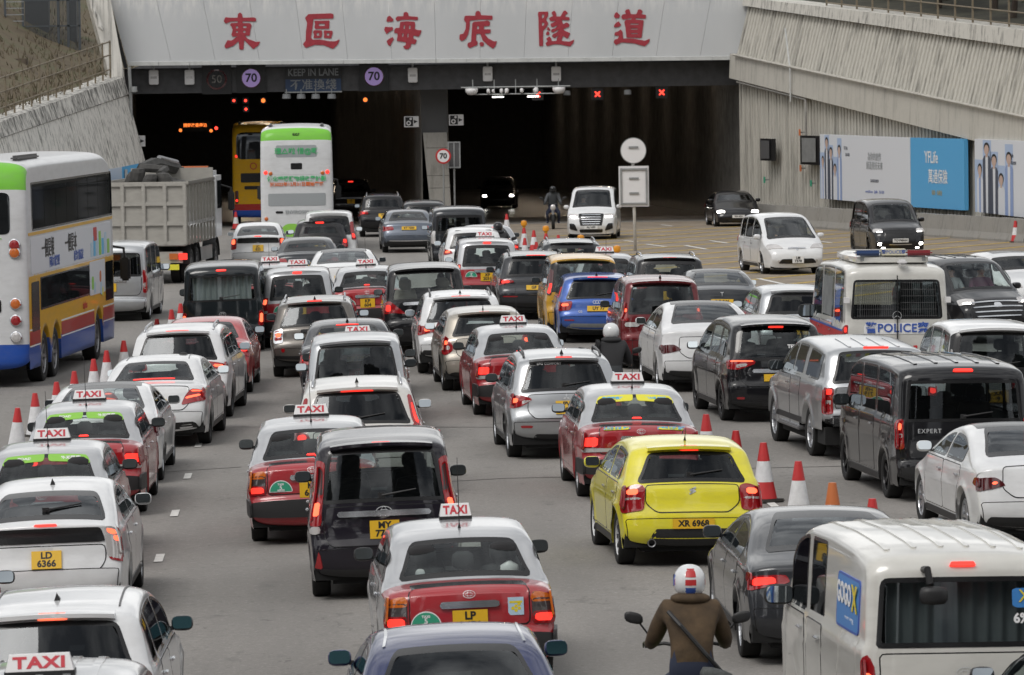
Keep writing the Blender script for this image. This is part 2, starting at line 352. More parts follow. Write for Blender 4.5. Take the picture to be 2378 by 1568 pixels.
def rpoly(poly, rnd, step=.05): return resample(fillet(poly, rnd, 4, True), step, True)
def offpoly(p, d):
    t = np.roll(p, -1, 0)-np.roll(p, 1, 0); t /= (np.hypot(*t.T)[:, None]+1e-9); n = np.c_[-t[:, 1], t[:, 0]]
    ar = .5*np.sum(p[:, 0]*np.roll(p[:, 1], -1)-np.roll(p[:, 0], -1)*p[:, 1])
    return p+n*d*(1 if ar > 0 else -1)
def cols(poly, step, rmax):
    """fill a (roughly convex) outline with columns: returns grid points [ncol, nrow, 2]"""
    x0, x1 = poly[:, 0].min(), poly[:, 0].max(); n = max(3, int(math.ceil((x1-x0)/step)))
    t = np.linspace(0, 1, n+1); d_ = min(.25, .02/(x1-x0+1e-9)); t = np.unique(np.r_[t, d_*.12, d_*.5, d_, 1-d_*.12, 1-d_*.5, 1-d_]); n = len(t)-1; xs = x0+(x1-x0)*t; e = 1e-5*(x1-x0); xs[0] += e; xs[-1] -= e
    P, Q = poly, np.roll(poly, -1, 0); lo = np.full(n+1, 1e9); hi = np.full(n+1, -1e9)
    for (ax, az), (bx, bz) in zip(P, Q):
        if abs(bx-ax) < 1e-9: continue
        k = (xs >= min(ax, bx)-1e-9) & (xs <= max(ax, bx)+1e-9); z = az+(bz-az)*(xs[k]-ax)/(bx-ax)
        lo[k] = np.minimum(lo[k], z); hi[k] = np.maximum(hi[k], z)
    m = max(2, min(14, int(math.ceil((hi-lo).max()/rmax))))
    v = np.linspace(0, 1, m+1); return np.stack([np.repeat(xs[:, None], m+1, 1), lo[:, None]*(1-v)+hi[:, None]*v], -1)
def panel(parent, name, poly, fmap, mats, e=.006, frit=0, rnd=.04, thick=.014, step=.05, rings=None, scale=1.0, gap=None):
    """a sheet that follows the body surface; frit = width of an outer band in mats[1]"""
    mats = [mats] if isinstance(mats, str) else list(mats)
    o = rpoly([(p[0]*scale, *p[1:]) for p in poly], rnd, min(step, .04)); V = []; F = []; I = []; nb = 0
    def put(v, f, i):
        nonlocal nb
        V.append(v); F.extend([tuple(k+nb for k in q) for q in f]); I.extend([i]*len(f)); nb += len(v)
    wd = o[:, 0].max()-o[:, 0].min(); st = min(.05, wd/5)
    if frit:
        n = len(o); inn = offpoly(o, frit); mid = offpoly(o, frit*.5)
        L4 = [fmap(o[:, 0], o[:, 1], e-thick), fmap(o[:, 0], o[:, 1], e), fmap(mid[:, 0], mid[:, 1], e), fmap(inn[:, 0], inn[:, 1], e)]
        put(np.vstack(L4), [(k*n+j, k*n+(j+1) % n, (k+1)*n+(j+1) % n, (k+1)*n+j) for k in range(3) for j in range(n)], 1)
        o = inn; ar = .5*np.sum(o[:, 0]*np.roll(o[:, 1], -1)-np.roll(o[:, 0], -1)*o[:, 1]); flipring = ar < 0
    G = cols(o, st, .08); nc, nr = G.shape[:2]; g = G.reshape(-1, 2)
    top = fmap(g[:, 0], g[:, 1], e)
    f = [(i*nr+j, (i+1)*nr+j, (i+1)*nr+j+1, i*nr+j+1) for i in range(nc-1) for j in range(nr-1)]
    if not frit:
        bd = [i*nr for i in range(nc)]+[(nc-1)*nr+j for j in range(1, nr)]+[i*nr+nr-1 for i in range(nc-2, -1, -1)]+[j for j in range(nr-2, 0, -1)]
        low = fmap(g[bd, 0], g[bd, 1], e-thick); n = len(bd); k0 = len(top)
        f += [(k0+j, k0+(j+1) % n, bd[(j+1) % n], bd[j]) for j in range(n)]
        top = np.vstack([top, low])
    put(top, f, 0)
    me = mesh(name, np.vstack(V), F, mats, I, True)
    c = G[nc//2, nr//2]; q0 = fmap(c[:1], c[1:], e)[0]; a = Vector(fmap(c[:1], c[1:], e+.1)[0]-q0)
    i_mid = (len(F)-len(f))+(nc//2)*(nr-1)+nr//2-1
    if me.polygons[i_mid].normal.dot(a) < 0: me.flip_normals()
    me.set_sharp_from_angle(angle=R(40))
    return obj(name, me, parent)

# -------- shared small meshes
def superbox(sx, sy, sz, p=4, n=10, m=8):
    v = []; f = []
    for i in range(m+1):
        a = -math.pi/2+math.pi*i/m
        for j in range(n):
            b = 2*math.pi*j/n; d = (math.cos(a)*math.cos(b), math.cos(a)*math.sin(b), math.sin(a))
            l = (abs(d[0])**p+abs(d[1])**p+abs(d[2])**p)**(-1/p); v.append((d[0]*l*sx/2, d[1]*l*sy/2, d[2]*l*sz/2))
    for i in range(m):
        for j in range(n): f.append((i*n+j, i*n+(j+1) % n, (i+1)*n+(j+1) % n, (i+1)*n+j))
    return v, f
SH = {}
def shared(key, fn):
    if key not in SH: SH[key] = fn()
    return SH[key]
def seat_mesh(mat):
    def f():
        b = MB(); v, q = superbox(.50, .16, .62, 5, 12, 8); b.add([(x, y+(-z-.31)*.0+.0-z*.18, z+.62) for x, y, z in v], q)
        v, q = superbox(.50, .5, .16, 5, 12, 6); b.add([(x, y+.2, z+.28) for x, y, z in v], q)
        v, q = superbox(.27, .10, .19, 4, 10, 6); b.add([(x, y-.10, z+1.05) for x, y, z in v], q)
        b.box((-.07, -.11, .88), (-.055, -.09, 1.0)); b.box((.055, -.11, .88), (.07, -.09, 1.0))
        return b.mesh('seat', [mat], True, 50)
    return shared(('seat', mat), f)
def tyre_mesh(r, wd):
    def f():
        b = MB(); h = wd/2
        b.lathe([(r*.66, -h*.8), (r*.80, -h), (r*.93, -h*.98), (r*.985, -h*.86), (r, -h*.6), (r, h*.6), (r*.985, h*.86), (r*.93, h*.98), (r*.80, h), (r*.66, h*.8)], 28, axis='x')
        return b.mesh('wheel', ['rubber'], True, 45)
    return shared(('tyre', r, wd), f)
def rim_mesh(r, wd, kind):
    """outer face towards +x"""
    def f():
        b = MB(); h = wd/2; mat = 'darkalloy' if kind[0] == 'd' else 'steel' if kind[0] == 's' else 'white' if kind[0] == 'w' else 'alloy'
        ro = r*.70; n = int(kind[1:] or 5)
        b.lathe([(ro*1.0, -h*.75), (ro*1.0, h*.82), (ro*.955, h*.86), (ro*.93, h*.74), (ro*.90, -h*.2)], 28, axis='x')
        b.lathe([(ro*.90, -h*.1), (.0, -h*.1)], 20, i=1, axis='x')
        for k in range(n):
            a = 2*math.pi*k/n
            for da in ((-.10, .10) if n <= 6 else (0,)):
                ca, sa = math.cos(a+da), math.sin(a+da); tx = (-sa, ca); wv = ro*(.07 if n <= 6 else .085)
                q = []
                for rr, hw_, xx in ((ro*.14, wv*1.2, h*.55), (ro*.94, wv, h*.74)):
                    for sg in (-1, 1): q.append((xx, rr*ca+tx[0]*hw_*sg, rr*sa+tx[1]*hw_*sg))
                for rr, hw_, xx in ((ro*.14, wv*1.5, h*.2), (ro*.94, wv*1.3, h*.35)):
                    for sg in (-1, 1): q.append((xx, rr*ca+tx[0]*hw_*sg, rr*sa+tx[1]*hw_*sg))
                b.add(q, [(0, 1, 3, 2), (0, 2, 6, 4), (1, 5, 7, 3)])
        b.lathe([(ro*.24, h*.1), (ro*.24, h*.6), (ro*.17, h*.68), (0, h*.68)], 16, axis='x')
        return b.mesh('rim', [mat, 'under'], False)
    return shared(('rim', r, wd, kind), f)
def mirror_mesh(mat, side, big=1.0):
    """housing at origin, glass faces -y (rearward); root towards -side*x"""
    def f():
        b = MB(); v, q = superbox(.235*big, .15, .165*big, 3.2, 14, 10)
        b.add([(x, (y if y < 0 else y*.9)+.02-abs(x)*.0, z) for x, y, z in v], q)
        b.box((-side*.09, -.01, -.07), (-side*.23, .05, -.03), 1)
        return b.mesh('side_mirror', [mat, 'plastic'], True, 50)
    def g():
        b = MB(); o = rpoly([(-.098*big, -.065*big), (.098*big, -.065*big), (.105*big, .0), (.098*big, .065*big), (-.098*big, .065*big), (-.105*big, 0)], .04, .03)
        b.poly([(x, -.062, z) for x, z in o]); return b.mesh('mirror_glass', ['mirror'])
    return shared(('mir', mat, side, big), f), shared(('mirg', big), g)
def ring_badge(parent, c, rot, w, kind='oval'):
    def f():
        b = MB(); n = 20
        def ring(rx, rz, t=.12):
            v = []; q = []
            for j in range(n):
                a = 2*math.pi*j/n
                for k in (1, 1-t):
                    v.append((math.cos(a)*rx*(k if k == 1 else 1-t*min(1, rz/rx)), -.008 if k == 1 else -.012, math.sin(a)*rz*(k if k == 1 else 1-t*rx/rz*.6)))
            for j in range(n): q.append((2*j, 2*((j+1) % n), 2*((j+1) % n)+1, 2*j+1))
            b.add(v, q)
        if kind == 'oval': ring(.5, .34); ring(.17, .32, .16); ring(.33, .15, .14)
        elif kind == 'circle':
            ring(.42, .42); 
            for a in (90, 210, 330): b.box((-.035, -.012, 0), (.035, -.006, .4)) if a == 90 else b.poly([(math.cos(R(a))*.4, -.012, math.sin(R(a))*.4), (math.cos(R(a+90))*.05, -.012, math.sin(R(a+90))*.05), (math.cos(R(a-90))*.05, -.012, math.sin(R(a-90))*.05)])
        elif kind == 'rings4':
            for k in range(4):
                for j in range(n):
                    a0, a1 = 2*math.pi*j/n, 2*math.pi*(j+1)/n; x = -.36+.24*k
                    b.add([(x+math.cos(a)*rr, -.01, math.sin(a)*rr) for a, rr in ((a0, .16), (a1, .16), (a1, .12), (a0, .12))], [(0, 1, 2, 3)])
        elif kind == 'tee': b.poly([(-.3, -.01, .4), (-.26, -.01, .28), (-.07, -.01, .28), (0, -.01, -.45), (.07, -.01, .28), (.26, -.01, .28), (.3, -.01, .4)])
        elif kind == 'tri':
            for a in (90, 210, 330):
                d = (math.cos(R(a)), math.sin(R(a))); n_ = (-d[1], d[0])
                b.poly([(0, -.01, 0), (d[0]*.25+n_[0]*.14, -.01, d[1]*.25+n_[1]*.14), (d[0]*.5, -.01, d[1]*.5), (d[0]*.25-n_[0]*.14, -.01, d[1]*.25-n_[1]*.14)])
        elif kind == 'ess': b.poly([(.3, -.01, .42), (.36, -.01, .2), (.02, -.01, .28), (.36, -.01, -.08), (-.3, -.01, -.42), (-.36, -.01, -.2), (-.02, -.01, -.28), (-.36, -.01, .08)])
        elif kind == 'lion': b.poly([(-.2, -.01, -.45), (-.05, -.01, -.1), (-.25, -.01, .0), (-.15, -.01, .4), (.1, -.01, .48), (.28, -.01, .3), (.12, -.01, .15), (.35, -.01, .05), (.1, -.01, -.02), (.32, -.01, -.3), (.1, -.01, -.2), (.1, -.01, -.48)])
        return b.mesh('badge', ['badge_silver'])
    return obj('badge', shared(('badge', kind), f), parent, c, rot, (w, w, w))

def plate(parent, c, tilt, lines, mat='plate_yellow', flip=False, w=None):
    two = '\n' in lines
    W, H = (w or (.335 if two else .50)), (.205 if two else .12)
    def f():
        b = MB(); b.box((-W/2, -.012, -H/2), (W/2, .012, H/2)); return b.mesh('number_plate', [mat])
    p = obj('number_plate', shared(('plate', mat, W, H), f), parent, c, (tilt, 0, math.pi if flip else 0))
    t = text_mesh(lines, .104 if two else .10, 'ink', .001, offset=.004, line=.9, space=1.02)
    obj('plate_lettering', t, p, (0, -.0135, 0), (R(90), 0, 0))
    return p

def place(root, px, local, yaw=0.0, roll=None):
    """stand the vehicle so that its local point sits on the ray through the pixel px"""
    lx, ly, lz = local; h = lz
    p = at_z(px[0], px[1], h)
    for _ in range(3):
        g = zg(p.x, p.y)
        sl = math.atan((zg(p.x+.8, p.y)-zg(p.x-.8, p.y))/1.6) if roll is None else roll
        Mx = Matrix.Rotation(yaw, 4, 'Z') @ Matrix.Rotation(-sl, 4, 'Y')
        d = Mx @ Vector((lx, ly, lz)); o = p-d
        o.z = zg(o.x, o.y)
        p = at_z(px[0], px[1], (o+d).z-zg(p.x, p.y))
    o = p-d; o.z = zg(o.x, o.y)
    root.matrix_world = Matrix.Translation(o) @ Mx
    return o
def place2(root, pxa, la, pxb, lb):
    """two wheel contacts -> position and heading"""
    a, b = at_z(*pxa), at_z(*pxb); da = Vector(lb)-Vector(la)
    yaw = math.atan2((b-a).y, (b-a).x)-math.atan2(da.y, da.x)
    place(root, pxa, la, yaw); return yaw

# ------------------------------------------------------------------ shapes: centre-line profiles (y from the tail, z), metres
def tumf(belt, H, roofw, beltw=.955, sh=.03): return [(0, .93), (.25, .96), (.30, .972), (.50, .986), (belt-.24, 1.0), (belt-.20, .990), (belt-.03, beltw+.014), (belt+.02, beltw-.006), (belt+.045, beltw-sh), (belt+.5*(H-belt), beltw-sh-(beltw-sh-roofw)*.38), (H, roofw)]
SHAPES = {
 'comfort': dict(L=4.695, W=1.695, H=1.515, belt=.98, roofw=.735, ax=(.98, 3.66), tr=.315, fil=.10,
   prof=[(.14,.24),(.03,.27),(0,.36),(0,.60,.03),(.055,.625,.03),(.06,.80),(.075,.975,.06),(.17,1.035,.06),(.66,1.055,.05),(1.14,1.42,.10),(1.42,1.475,.15),(2.2,1.515,.3),(2.8,1.465,.15),(3.42,1.02,.08),(4.4,.88),(4.62,.74),(4.69,.5),(4.6,.24)],
   rg=(1.075, 1.405, .80, .71), sw=[(1.02, 1.26), (1.34, 2.22), (2.28, 3.3)], anc=(1.14, 1.415)),
 'sedan': dict(L=4.70, W=1.81, H=1.45, belt=.98, roofw=.69, ax=(.95, 3.80), tr=.33, fil=.14,
   prof=[(.16,.24),(.04,.30),(0,.46),(.02,.66),(.10,.82),(.14,1.0,.05),(.28,1.045,.06),(.62,1.075,.08),(1.22,1.355,.16),(1.6,1.43,.2),(2.2,1.45,.3),(2.75,1.39,.2),(3.45,1.0,.1),(4.3,.85),(4.58,.68),(4.7,.45),(4.6,.24)],
   rg=(1.095, 1.37, .78, .68), sw=[(1.25, 2.2), (2.27, 3.25)], anc=(1.24, 1.365)),
 'tesla3': dict(L=4.69, W=1.85, H=1.44, belt=.96, roofw=.66, ax=(.93, 3.80), tr=.335, fil=.16,
   prof=[(.16,.22),(.04,.30),(0,.46),(.03,.66),(.10,.90),(.12,1.03,.04),(.3,1.07,.08),(.62,1.125,.15),(1.25,1.33,.3),(1.75,1.42,.3),(2.25,1.44,.3),(2.75,1.37,.25),(3.6,.98,.12),(4.35,.76),(4.6,.60),(4.69,.42),(4.6,.2)],
   rg=(1.13, 1.415, .80, .70), sw=[(1.2, 2.22), (2.28, 3.25)], anc=(1.0, 1.26)),
 'prius': dict(L=4.48, W=1.745, H=1.49, belt=.98, roofw=.70, ax=(.92, 3.62), tr=.315, fil=.12,
   prof=[(.14,.24),(.03,.30),(0,.42),(.0,.60),(.06,.72),(.10,1.02,.03),(.07,1.08,.03),(.20,1.115,.05),(.85,1.335,.2),(1.5,1.455,.3),(2.05,1.49,.3),(2.6,1.40,.25),(3.5,.98,.12),(4.15,.82),(4.4,.62),(4.48,.4),(4.38,.22)],
   rg=(1.135, 1.385, .84, .74), sw=[(1.15, 2.15), (2.21, 3.25)], anc=(.85, 1.335)),
 'suv': dict(L=4.50, W=1.83, H=1.65, belt=1.02, roofw=.73, ax=(.88, 3.55), tr=.36, fil=.12,
   prof=[(.18,.30),(.04,.36),(0,.52),(.0,.70),(.06,.80),(.10,1.02,.06),(.16,1.08),(.42,1.50,.08),(.50,1.56,.10),(.9,1.61,.2),(1.7,1.65,.3),(2.3,1.62,.25),(2.8,1.50,.2),(3.35,1.09,.1),(4.1,.98),(4.35,.83),(4.48,.52),(4.38,.28)],
   rg=(1.07, 1.50, .84, .74), sw=[(.62, 1.0), (1.08, 1.98), (2.05, 3.02)], anc=(.42, 1.50)),
 'hatch': dict(L=3.86, W=1.735, H=1.50, belt=.98, roofw=.72, ax=(.62, 3.07), tr=.32, fil=.12,
   prof=[(.14,.24),(.03,.30),(0,.44),(.02,.64),(.07,.74),(.10,.96,.06),(.15,1.02),(.38,1.36,.08),(.46,1.425,.08),(.85,1.475,.2),(1.4,1.50,.3),(1.9,1.46,.25),(2.35,1.33,.2),(2.85,1.0,.1),(3.55,.88),(3.76,.70),(3.86,.45),(3.76,.22)],
   rg=(1.02, 1.365, .80, .68), sw=[(.62, 1.5), (1.57, 2.6)], anc=(.38, 1.37)),
 'mpv': dict(L=4.70, W=1.735, H=1.83, belt=1.06, roofw=.80, ax=(.80, 3.65), tr=.325, fil=.10,
   prof=[(.14,.24),(.03,.28),(0,.42),(.0,.66),(.05,.74),(.06,1.0),(.11,1.22,.08),(.24,1.68,.06),(.30,1.755,.08),(.7,1.80,.2),(1.6,1.83,.3),(2.5,1.80,.25),(2.95,1.70,.2),(3.82,1.12,.10),(4.42,.97),(4.62,.80),(4.70,.5),(4.6,.22)],
   rg=(1.10, 1.68, .88, .82), sw=[(.42, 1.12), (1.20, 2.2), (2.27, 3.36)], anc=(.24, 1.69)),
 'van': dict(L=4.70, W=1.70, H=1.98, belt=1.12, roofw=.90, beltw=.985, ax=(.95, 3.50), tr=.325, fil=.10, rr=.03, bow=.05,
   prof=[(.12,.26),(.02,.30),(0,.40),(0,.56,.03),(.035,.60,.03),(.05,.95),(.09,1.3),(.15,1.80,.10),(.24,1.90,.08),(.7,1.955,.2),(1.8,1.98,.4),(3.1,1.95,.3),(3.55,1.82,.2),(4.15,1.15,.15),(4.52,.95),(4.64,.75),(4.70,.5),(4.62,.26)],
   rg=(1.14, 1.72, .90, .87), sw=[(.45, 1.5), (1.62, 2.6), (2.75, 3.6)], anc=(.14, 1.72)),
 'sprinter': dict(L=5.9, W=1.99, H=2.42, belt=1.25, roofw=.91, beltw=.99, ax=(1.25, 4.85), tr=.34, fil=.10, rr=.02, bow=.03,
   prof=[(.12,.30),(.02,.34),(0,.44),(0,.62,.03),(.04,.66,.03),(.05,1.2),(.08,1.8),(.14,2.28,.06),(.22,2.36,.06),(.8,2.41,.2),(2.4,2.42,.4),(4.2,2.36,.3),(4.6,2.20,.2),(5.15,1.35,.15),(5.6,1.10),(5.8,.85),(5.9,.5),(5.8,.28)],
   rg=(1.40, 2.12, .90, .86), sw=[(.45, 1.6), (1.75, 3.3), (3.45, 4.6)], anc=(.14, 2.26)),
}
def shape(base, **k):
    d = dict(SHAPES[base]); b = dict(SHAPES[base])
    L = k.pop('L', d['L']); H = k.pop('H', d['H']); fy, fz = L/d['L'], H/d['H']
    sc = lambda p: (p[0]*fy, p[1]*fz, *p[2:])
    d['prof'] = [sc(p) for p in d['prof']]; d['belt'] *= fz; d['rg'] = (d['rg'][0]*fz, d['rg'][1]*fz, *d['rg'][2:])
    d['sw'] = [(a*fy, c*fy) for a, c in d['sw']]; d['ax'] = (d['ax'][0]*fy, d['ax'][1]*fy); d['anc'] = (d['anc'][0]*fy, d['anc'][1]*fz)
    d['L'], d['H'] = L, H; d.update(k); return d

def mirror_poly(p): return [(-a[0], *a[1:]) for a in p][::-1]
def car(name, label, cat, sh, px, yaw=0.0, paint='white', roofp=None, anc=None, wheels=None, glass_='glass_dark', side_glass=None, rims='a5', mirrors=None, mcol=None,
        lamps=(), lit=(), sidelamps=(), third=None, plate_=None, tailgate=None, handle=None, badge=None, bumper=None, refl=None, spoiler=None, rails=False, antenna=None,
        wiper=False, seats='dark', rows=2, group=None, oncoming=False, frontspec=None, extra=None, step=.042, pf=None, doors=True, garnish=None, exhaust=None, roofpanel=None, cladding=False, driver=False, fm=None, visor=False, windscreen='glass_clear', skirt=.60, bcol=None, dcol=None, mglass=None):
    B0 = sh; root = empty(name); tag(root, label, cat, group)
    tr = B0['tr']; ar = [(y, tr+.055, tr) for y in B0['ax']]
    b = Body(B0['prof'], B0['W'], tumf(B0['belt'], B0['H'], B0['roofw'], B0.get('beltw', .955)), ar, step, rr=B0.get('rr', .07), rf=B0.get('rf', .14), bow=B0.get('bow', .055), fil=B0['fil']*.72, crown=B0.get('crown', .035), er=B0.get('er', .075), eh=B0.get('eh', .075), zs=B0.get('zs', .22), flare=B0.get('flare', .015))
    hw = b.hw; L = b.L; belt = B0['belt']
    pass
    # --- glass outlines
    z0, z1, f0, f1 = B0['rg']; rgl = B0.get('rgp') or [(-f0*hw, z0), (f0*hw, z0), (f1*hw, z1), (-f1*hw, z1)]
    wl = []
    ymx = max(c for a, c in B0['sw']); ymn = min(a for a, c in B0['sw'])
    for (ya, yb) in B0['sw']:
        ys = np.linspace(ya, yb, 7); zt = b.ztop(ys)-B0.get('tm', .125); zb = belt+.035+0*ys
        if B0.get('kick') and ya == ymn: zb = zb+np.linspace(B0['kick'], 0, 7)
        ok = zt > zb+.03
        if ok.sum() < 2: continue
        top = [(y, z) for y, z, k in zip(ys, zt, ok) if k]; ys2 = ys[ok]
        bot = [(ya if ok[0] else ys2[0]-.04, zb[0]), (yb if ok[-1] else ys2[-1]+.10, zb[-1])]
        wl.append([bot[0], bot[1]]+top[::-1])
    b.top.append(('rear', rpoly(rgl, .07))); ws = None
    ztw = b.P[b.itop:, 1]; 
    ycowl = [p for p in B0['prof'] if p[0] > ymx][0]
    wz0, wz1 = ycowl[1]+.04, B0['H']-.11
    ws = B0.get('ws') or [(-.84*hw, wz0), (.84*hw, wz0), (.80*hw, wz1), (-.80*hw, wz1)]
    b.top.append(('front', rpoly(ws, .07)))
    for p in wl: b.side.append(rpoly(p, .05))
    mats = [paint, roofp or paint, 'plastic', 'frit']
    if pf is None and roofp:
        pf = lambda k, x, y, z: (z > belt+.005).astype(int)
    bo = b.build('body', mats, root, pf, 16 if step > .06 else 20)
    sg = side_glass or glass_
    fr = .043 if step < .05 else .062 if step < .07 else .085
    panel(root, 'rear_window', rgl, b.rear, [glass_, 'frit'], .004, fr, .07, step=.06)
    panel(root, 'windscreen', ws, b.front, [windscreen, 'frit'], .004, fr, .07, step=.08)
    for sx in (-1, 1):
        for k, p in enumerate(wl): panel(root, 'side_window', p, b.sidef(sx), ['glass_clear' if (k == len(wl)-1 and sg != 'glass_clear') and not B0.get('fd') else sg, 'frit'], .003, fr-.01, .05, step=.08)
        if doors:
            for k, (ya, yb) in enumerate(B0['sw'][-2:]):
                zl = .34; ya2, yb2 = ya-.03, yb+(.03 if k == 0 else .12)
                ya3 = ya2
                if k == 0:
                    a0 = B0['ax'][0]; ya3 = max(ya2, a0+tr+.12)
                p = [(ya3, zl), (yb2, zl), (yb2, belt+.01), (ya2, belt+.01)] if ya3 <= ya2+.01 else [(ya3, zl), (yb2, zl), (yb2, belt+.01), (ya2, belt+.01), (ya2, tr*2+.14)]
                d = panel(root, 'door', p, b.sidef(sx), [dcol or paint, 'frit'], .003, .011, .05, .006, .12, (.7, .35))
                hb = shared('handle', lambda: (lambda m_: m_.mesh('door_handle', ['chrome'], True, 40))(MB().box((-.012, -.09, -.012), (.022, .09, .012), 0, .008)))
                hy = ya+.14; o = obj('door_handle', hb, d, b.sidef(sx)(np.array([hy]), np.array([belt-.12]), .012)[0])
                if sx < 0: o.scale = (-1, 1, 1)
    # --- underbody, cabin
    u = MB(); xx = hw-.27; u.box((-xx, .16, .19), (xx, L-.16, .42)); u.box((-hw*.92, .12, .24), (hw*.92, B0['ax'][0]-tr-.06, .5)); u.box((-hw*.9, B0['ax'][0]+tr+.08, .24), (hw*.9, B0['ax'][1]-tr-.08, .42)); u.box((-hw*.78, B0['ax'][1]+tr+.06, .24), (hw*.78, L-.22, .5))
    u.build('underbody', ['under'], root)
    c = MB(); c.box((-hw*.86, max(.3, ymn-.3), .43), (hw*.86, ymx+.2, .52))
    c.box((-hw*.82, ymx-.38, .52), (hw*.82, ymx+.05, belt-.07))
    if B0['rg'][0] > 1.05 and B0['prof'][8][0] > .5 and cat in ('taxi', 'car') and b.ztop([.5])[0] < B0['H']-.3: c.box((-hw*.78, .75, .52), (hw*.78, 1.25, belt-.03))
    c.build('cabin_floor', ['interior'], root)
    sw_y0 = ymx-1.25
    sm = seat_mesh('seat_'+seats)
    for r_ in range(rows):
        y = sw_y0-r_*.92
        if y < ymn+.05: break
        for x in ((-.37, .37) if r_ == 0 else (-.40, 0, .40) if r_ == 1 and rows == 2 else (-.38, .38)):
            o = obj('seat', sm, root, (x*hw/.86, y, .22 if B0['H'] < 1.6 else .38)); 
            if x == 0: o.scale = (.8, 1, .93)
    # --- wheels
    tw = .205 if B0['H'] < 1.6 else .215
    for y in B0['ax']:
        for sx in (-1, 1):
            t = obj('wheel', tyre_mesh(tr, tw), root, (sx*(hw*.975-tw/2-.005), y, tr)); o = obj('rim', rim_mesh(tr, tw, rims), t)
            if sx < 0: o.rotation_euler = (0, 0, math.pi)
    # --- mirrors
    my = ymx-.02; mz = belt+.10
    for sx in (-1, 1):
        a, g = mirror_mesh(mcol or paint, sx, mirrors or 1.0); xw = float(b.w(my, mz))
        m_ = obj('side_mirror', a, root, (sx*(xw+.125), my, mz)); mg_ = obj('mirror_glass', g, m_)
        if mglass: mg_.data = g.copy(); mg_.data.materials[0] = M[mglass]
        m_.rotation_euler = (R(-random.uniform(7, 13)), 0, sx*R(random.uniform(0, 4))); m_.scale = (.84, .84, .84)
    # --- rear furniture
    hs_ = hw
    def rp(nm, poly, mat, e=.008, rnd=.03, thick=.02, both=False, parent=None, step_=.04):
        r_ = []
        for q in ([poly, mirror_poly(poly)] if both else [poly]):
            r_.append(panel(parent or root, nm, [(a[0]*hs_, *a[1:]) for a in q], b.rear, mat, e, 0, rnd, thick, step_))
        return r_
    if skirt:
        panel(root, 'rear_bumper', [(-.93*hw, .262), (.93*hw, .262), (.965*hw, skirt), (-.965*hw, skirt)], b.rear, [bcol or paint, 'frit'], .010, .010, .03, .02, .05)
        for sx in (-1, 1): panel(root, 'side_sill', [(B0['ax'][0]+tr+.07, B0.get('zs', .22)+.01), (B0['ax'][1]-tr-.07, B0.get('zs', .22)+.01), (B0['ax'][1]-tr-.10, B0.get('zs', .22)+.10), (B0['ax'][0]+tr+.10, B0.get('zs', .22)+.10)], b.sidef(sx), 'plastic', .008, 0, .02, .012, .1)
    if bumper: rp('bumper', bumper[0], bumper[1], .012 if len(bumper) < 3 else bumper[2], .03, .03)
    if tailgate: 
        panel(root, 'tailgate', [(a[0]*hs_, *a[1:]) for a in tailgate], b.rear, [paint, 'frit'], .005, .012, .05, .008, .06, (.75, .5, .25))
    if garnish:
        for nm, poly, mt, both in garnish: rp(nm, poly, mt, .011, .02, .02, both)
    LP = []
    for poly, mt in lamps: LP += rp('tail_lamp', poly, mt, .014, .035, .03, True)
    for poly, mt in lit:
        q = rp('brake_light', poly, mt, .019, .02, .02, True)
    for poly, mt in sidelamps:
        for sx in (-1, 1): panel(root, 'tail_lamp', poly, b.sidef(sx), mt, .008, 0, .03, .02, .05)
    if third:
        z, hx, mt = third[:3]
        panel(root, 'high_brake_light', [(-hx*hw, -.017), (hx*hw, -.017), (hx*hw, .017), (-hx*hw, .017)], b.rearl(z), mt, .03 if len(third) < 4 else third[3], 0, .008, .05)
    if refl: rp('reflector', refl, 'lamp_red', .018, .01, .02, True)
    if plate_:
        z, tx = plate_[:2]; q = b.rear(np.array([0., 0.]), np.array([z-.05, z+.05]), .02); dv = q[1]-q[0]
        plate(root, tuple((q[0]+q[1])/2), -math.atan2(dv[1], dv[2]), tx, plate_[2] if len(plate_) > 2 else 'plate_yellow')
    if handle:
        z, hx = handle[:2]; rp('garnish_bar', [(-hx, z-.032), (hx, z-.032), (hx, z+.032), (-hx, z+.032)], handle[2] if len(handle) > 2 else 'chrome', .035, .03, .05)
    if badge:
        z, k, wd = badge; q = b.rear(np.array([0., 0.]), np.array([z-.04, z+.04]), .012); dv = q[1]-q[0]
        ring_badge(root, tuple((q[0]+q[1])/2), (-math.atan2(dv[1], dv[2]), 0, 0), wd, k)
    if wiper:
        zz = z0+.07; q = b.rear(np.array([-.02, .42])*1.0, np.array([zz, zz+.06]), .02); MB().tube([q[0], q[1]], [.014, .008], 6).box(tuple(q[0]-np.array([.04, .0, .03])), tuple(q[0]+np.array([.04, .03, .03]))).build('rear_wiper', ['plastic'], root)
    if spoiler:
        ln, dz, hx, mt = spoiler; us = np.linspace(-hx, hx, 13); si0 = np.interp(z1+.035, b.zrear, np.arange(len(b.zrear)))
        A = b.S(np.full(13, si0+2.0), us, .004); C2 = A.copy(); C2[:, 1] -= ln*(1-.35*np.abs(us/hx)**3); C2[:, 2] = A[:, 2]-dz-0.0; D2 = C2.copy(); D2[:, 2] -= .035; E2 = b.S(np.full(13, si0-.6), us, -.01)
        V = np.vstack([b.S(np.full(13, si0+5.0), us, .004), A, C2, D2, E2]); F = []
        for k in range(4):
            for j in range(12): F.append((k*13+j, k*13+j+1, (k+1)*13+j+1, (k+1)*13+j))
        F += [(13, 26, 39, 52), (64, 51, 38, 25)]
        F += [(0, 13, 52), (64, 25, 12)]
        me = mesh('spoiler', V, F, [mt], None, True, 35); me.flip_normals() if me.polygons[2].normal.z < 0 else None
        obj('spoiler', me, root)
        if third and third[2].startswith('lit'):
            pass
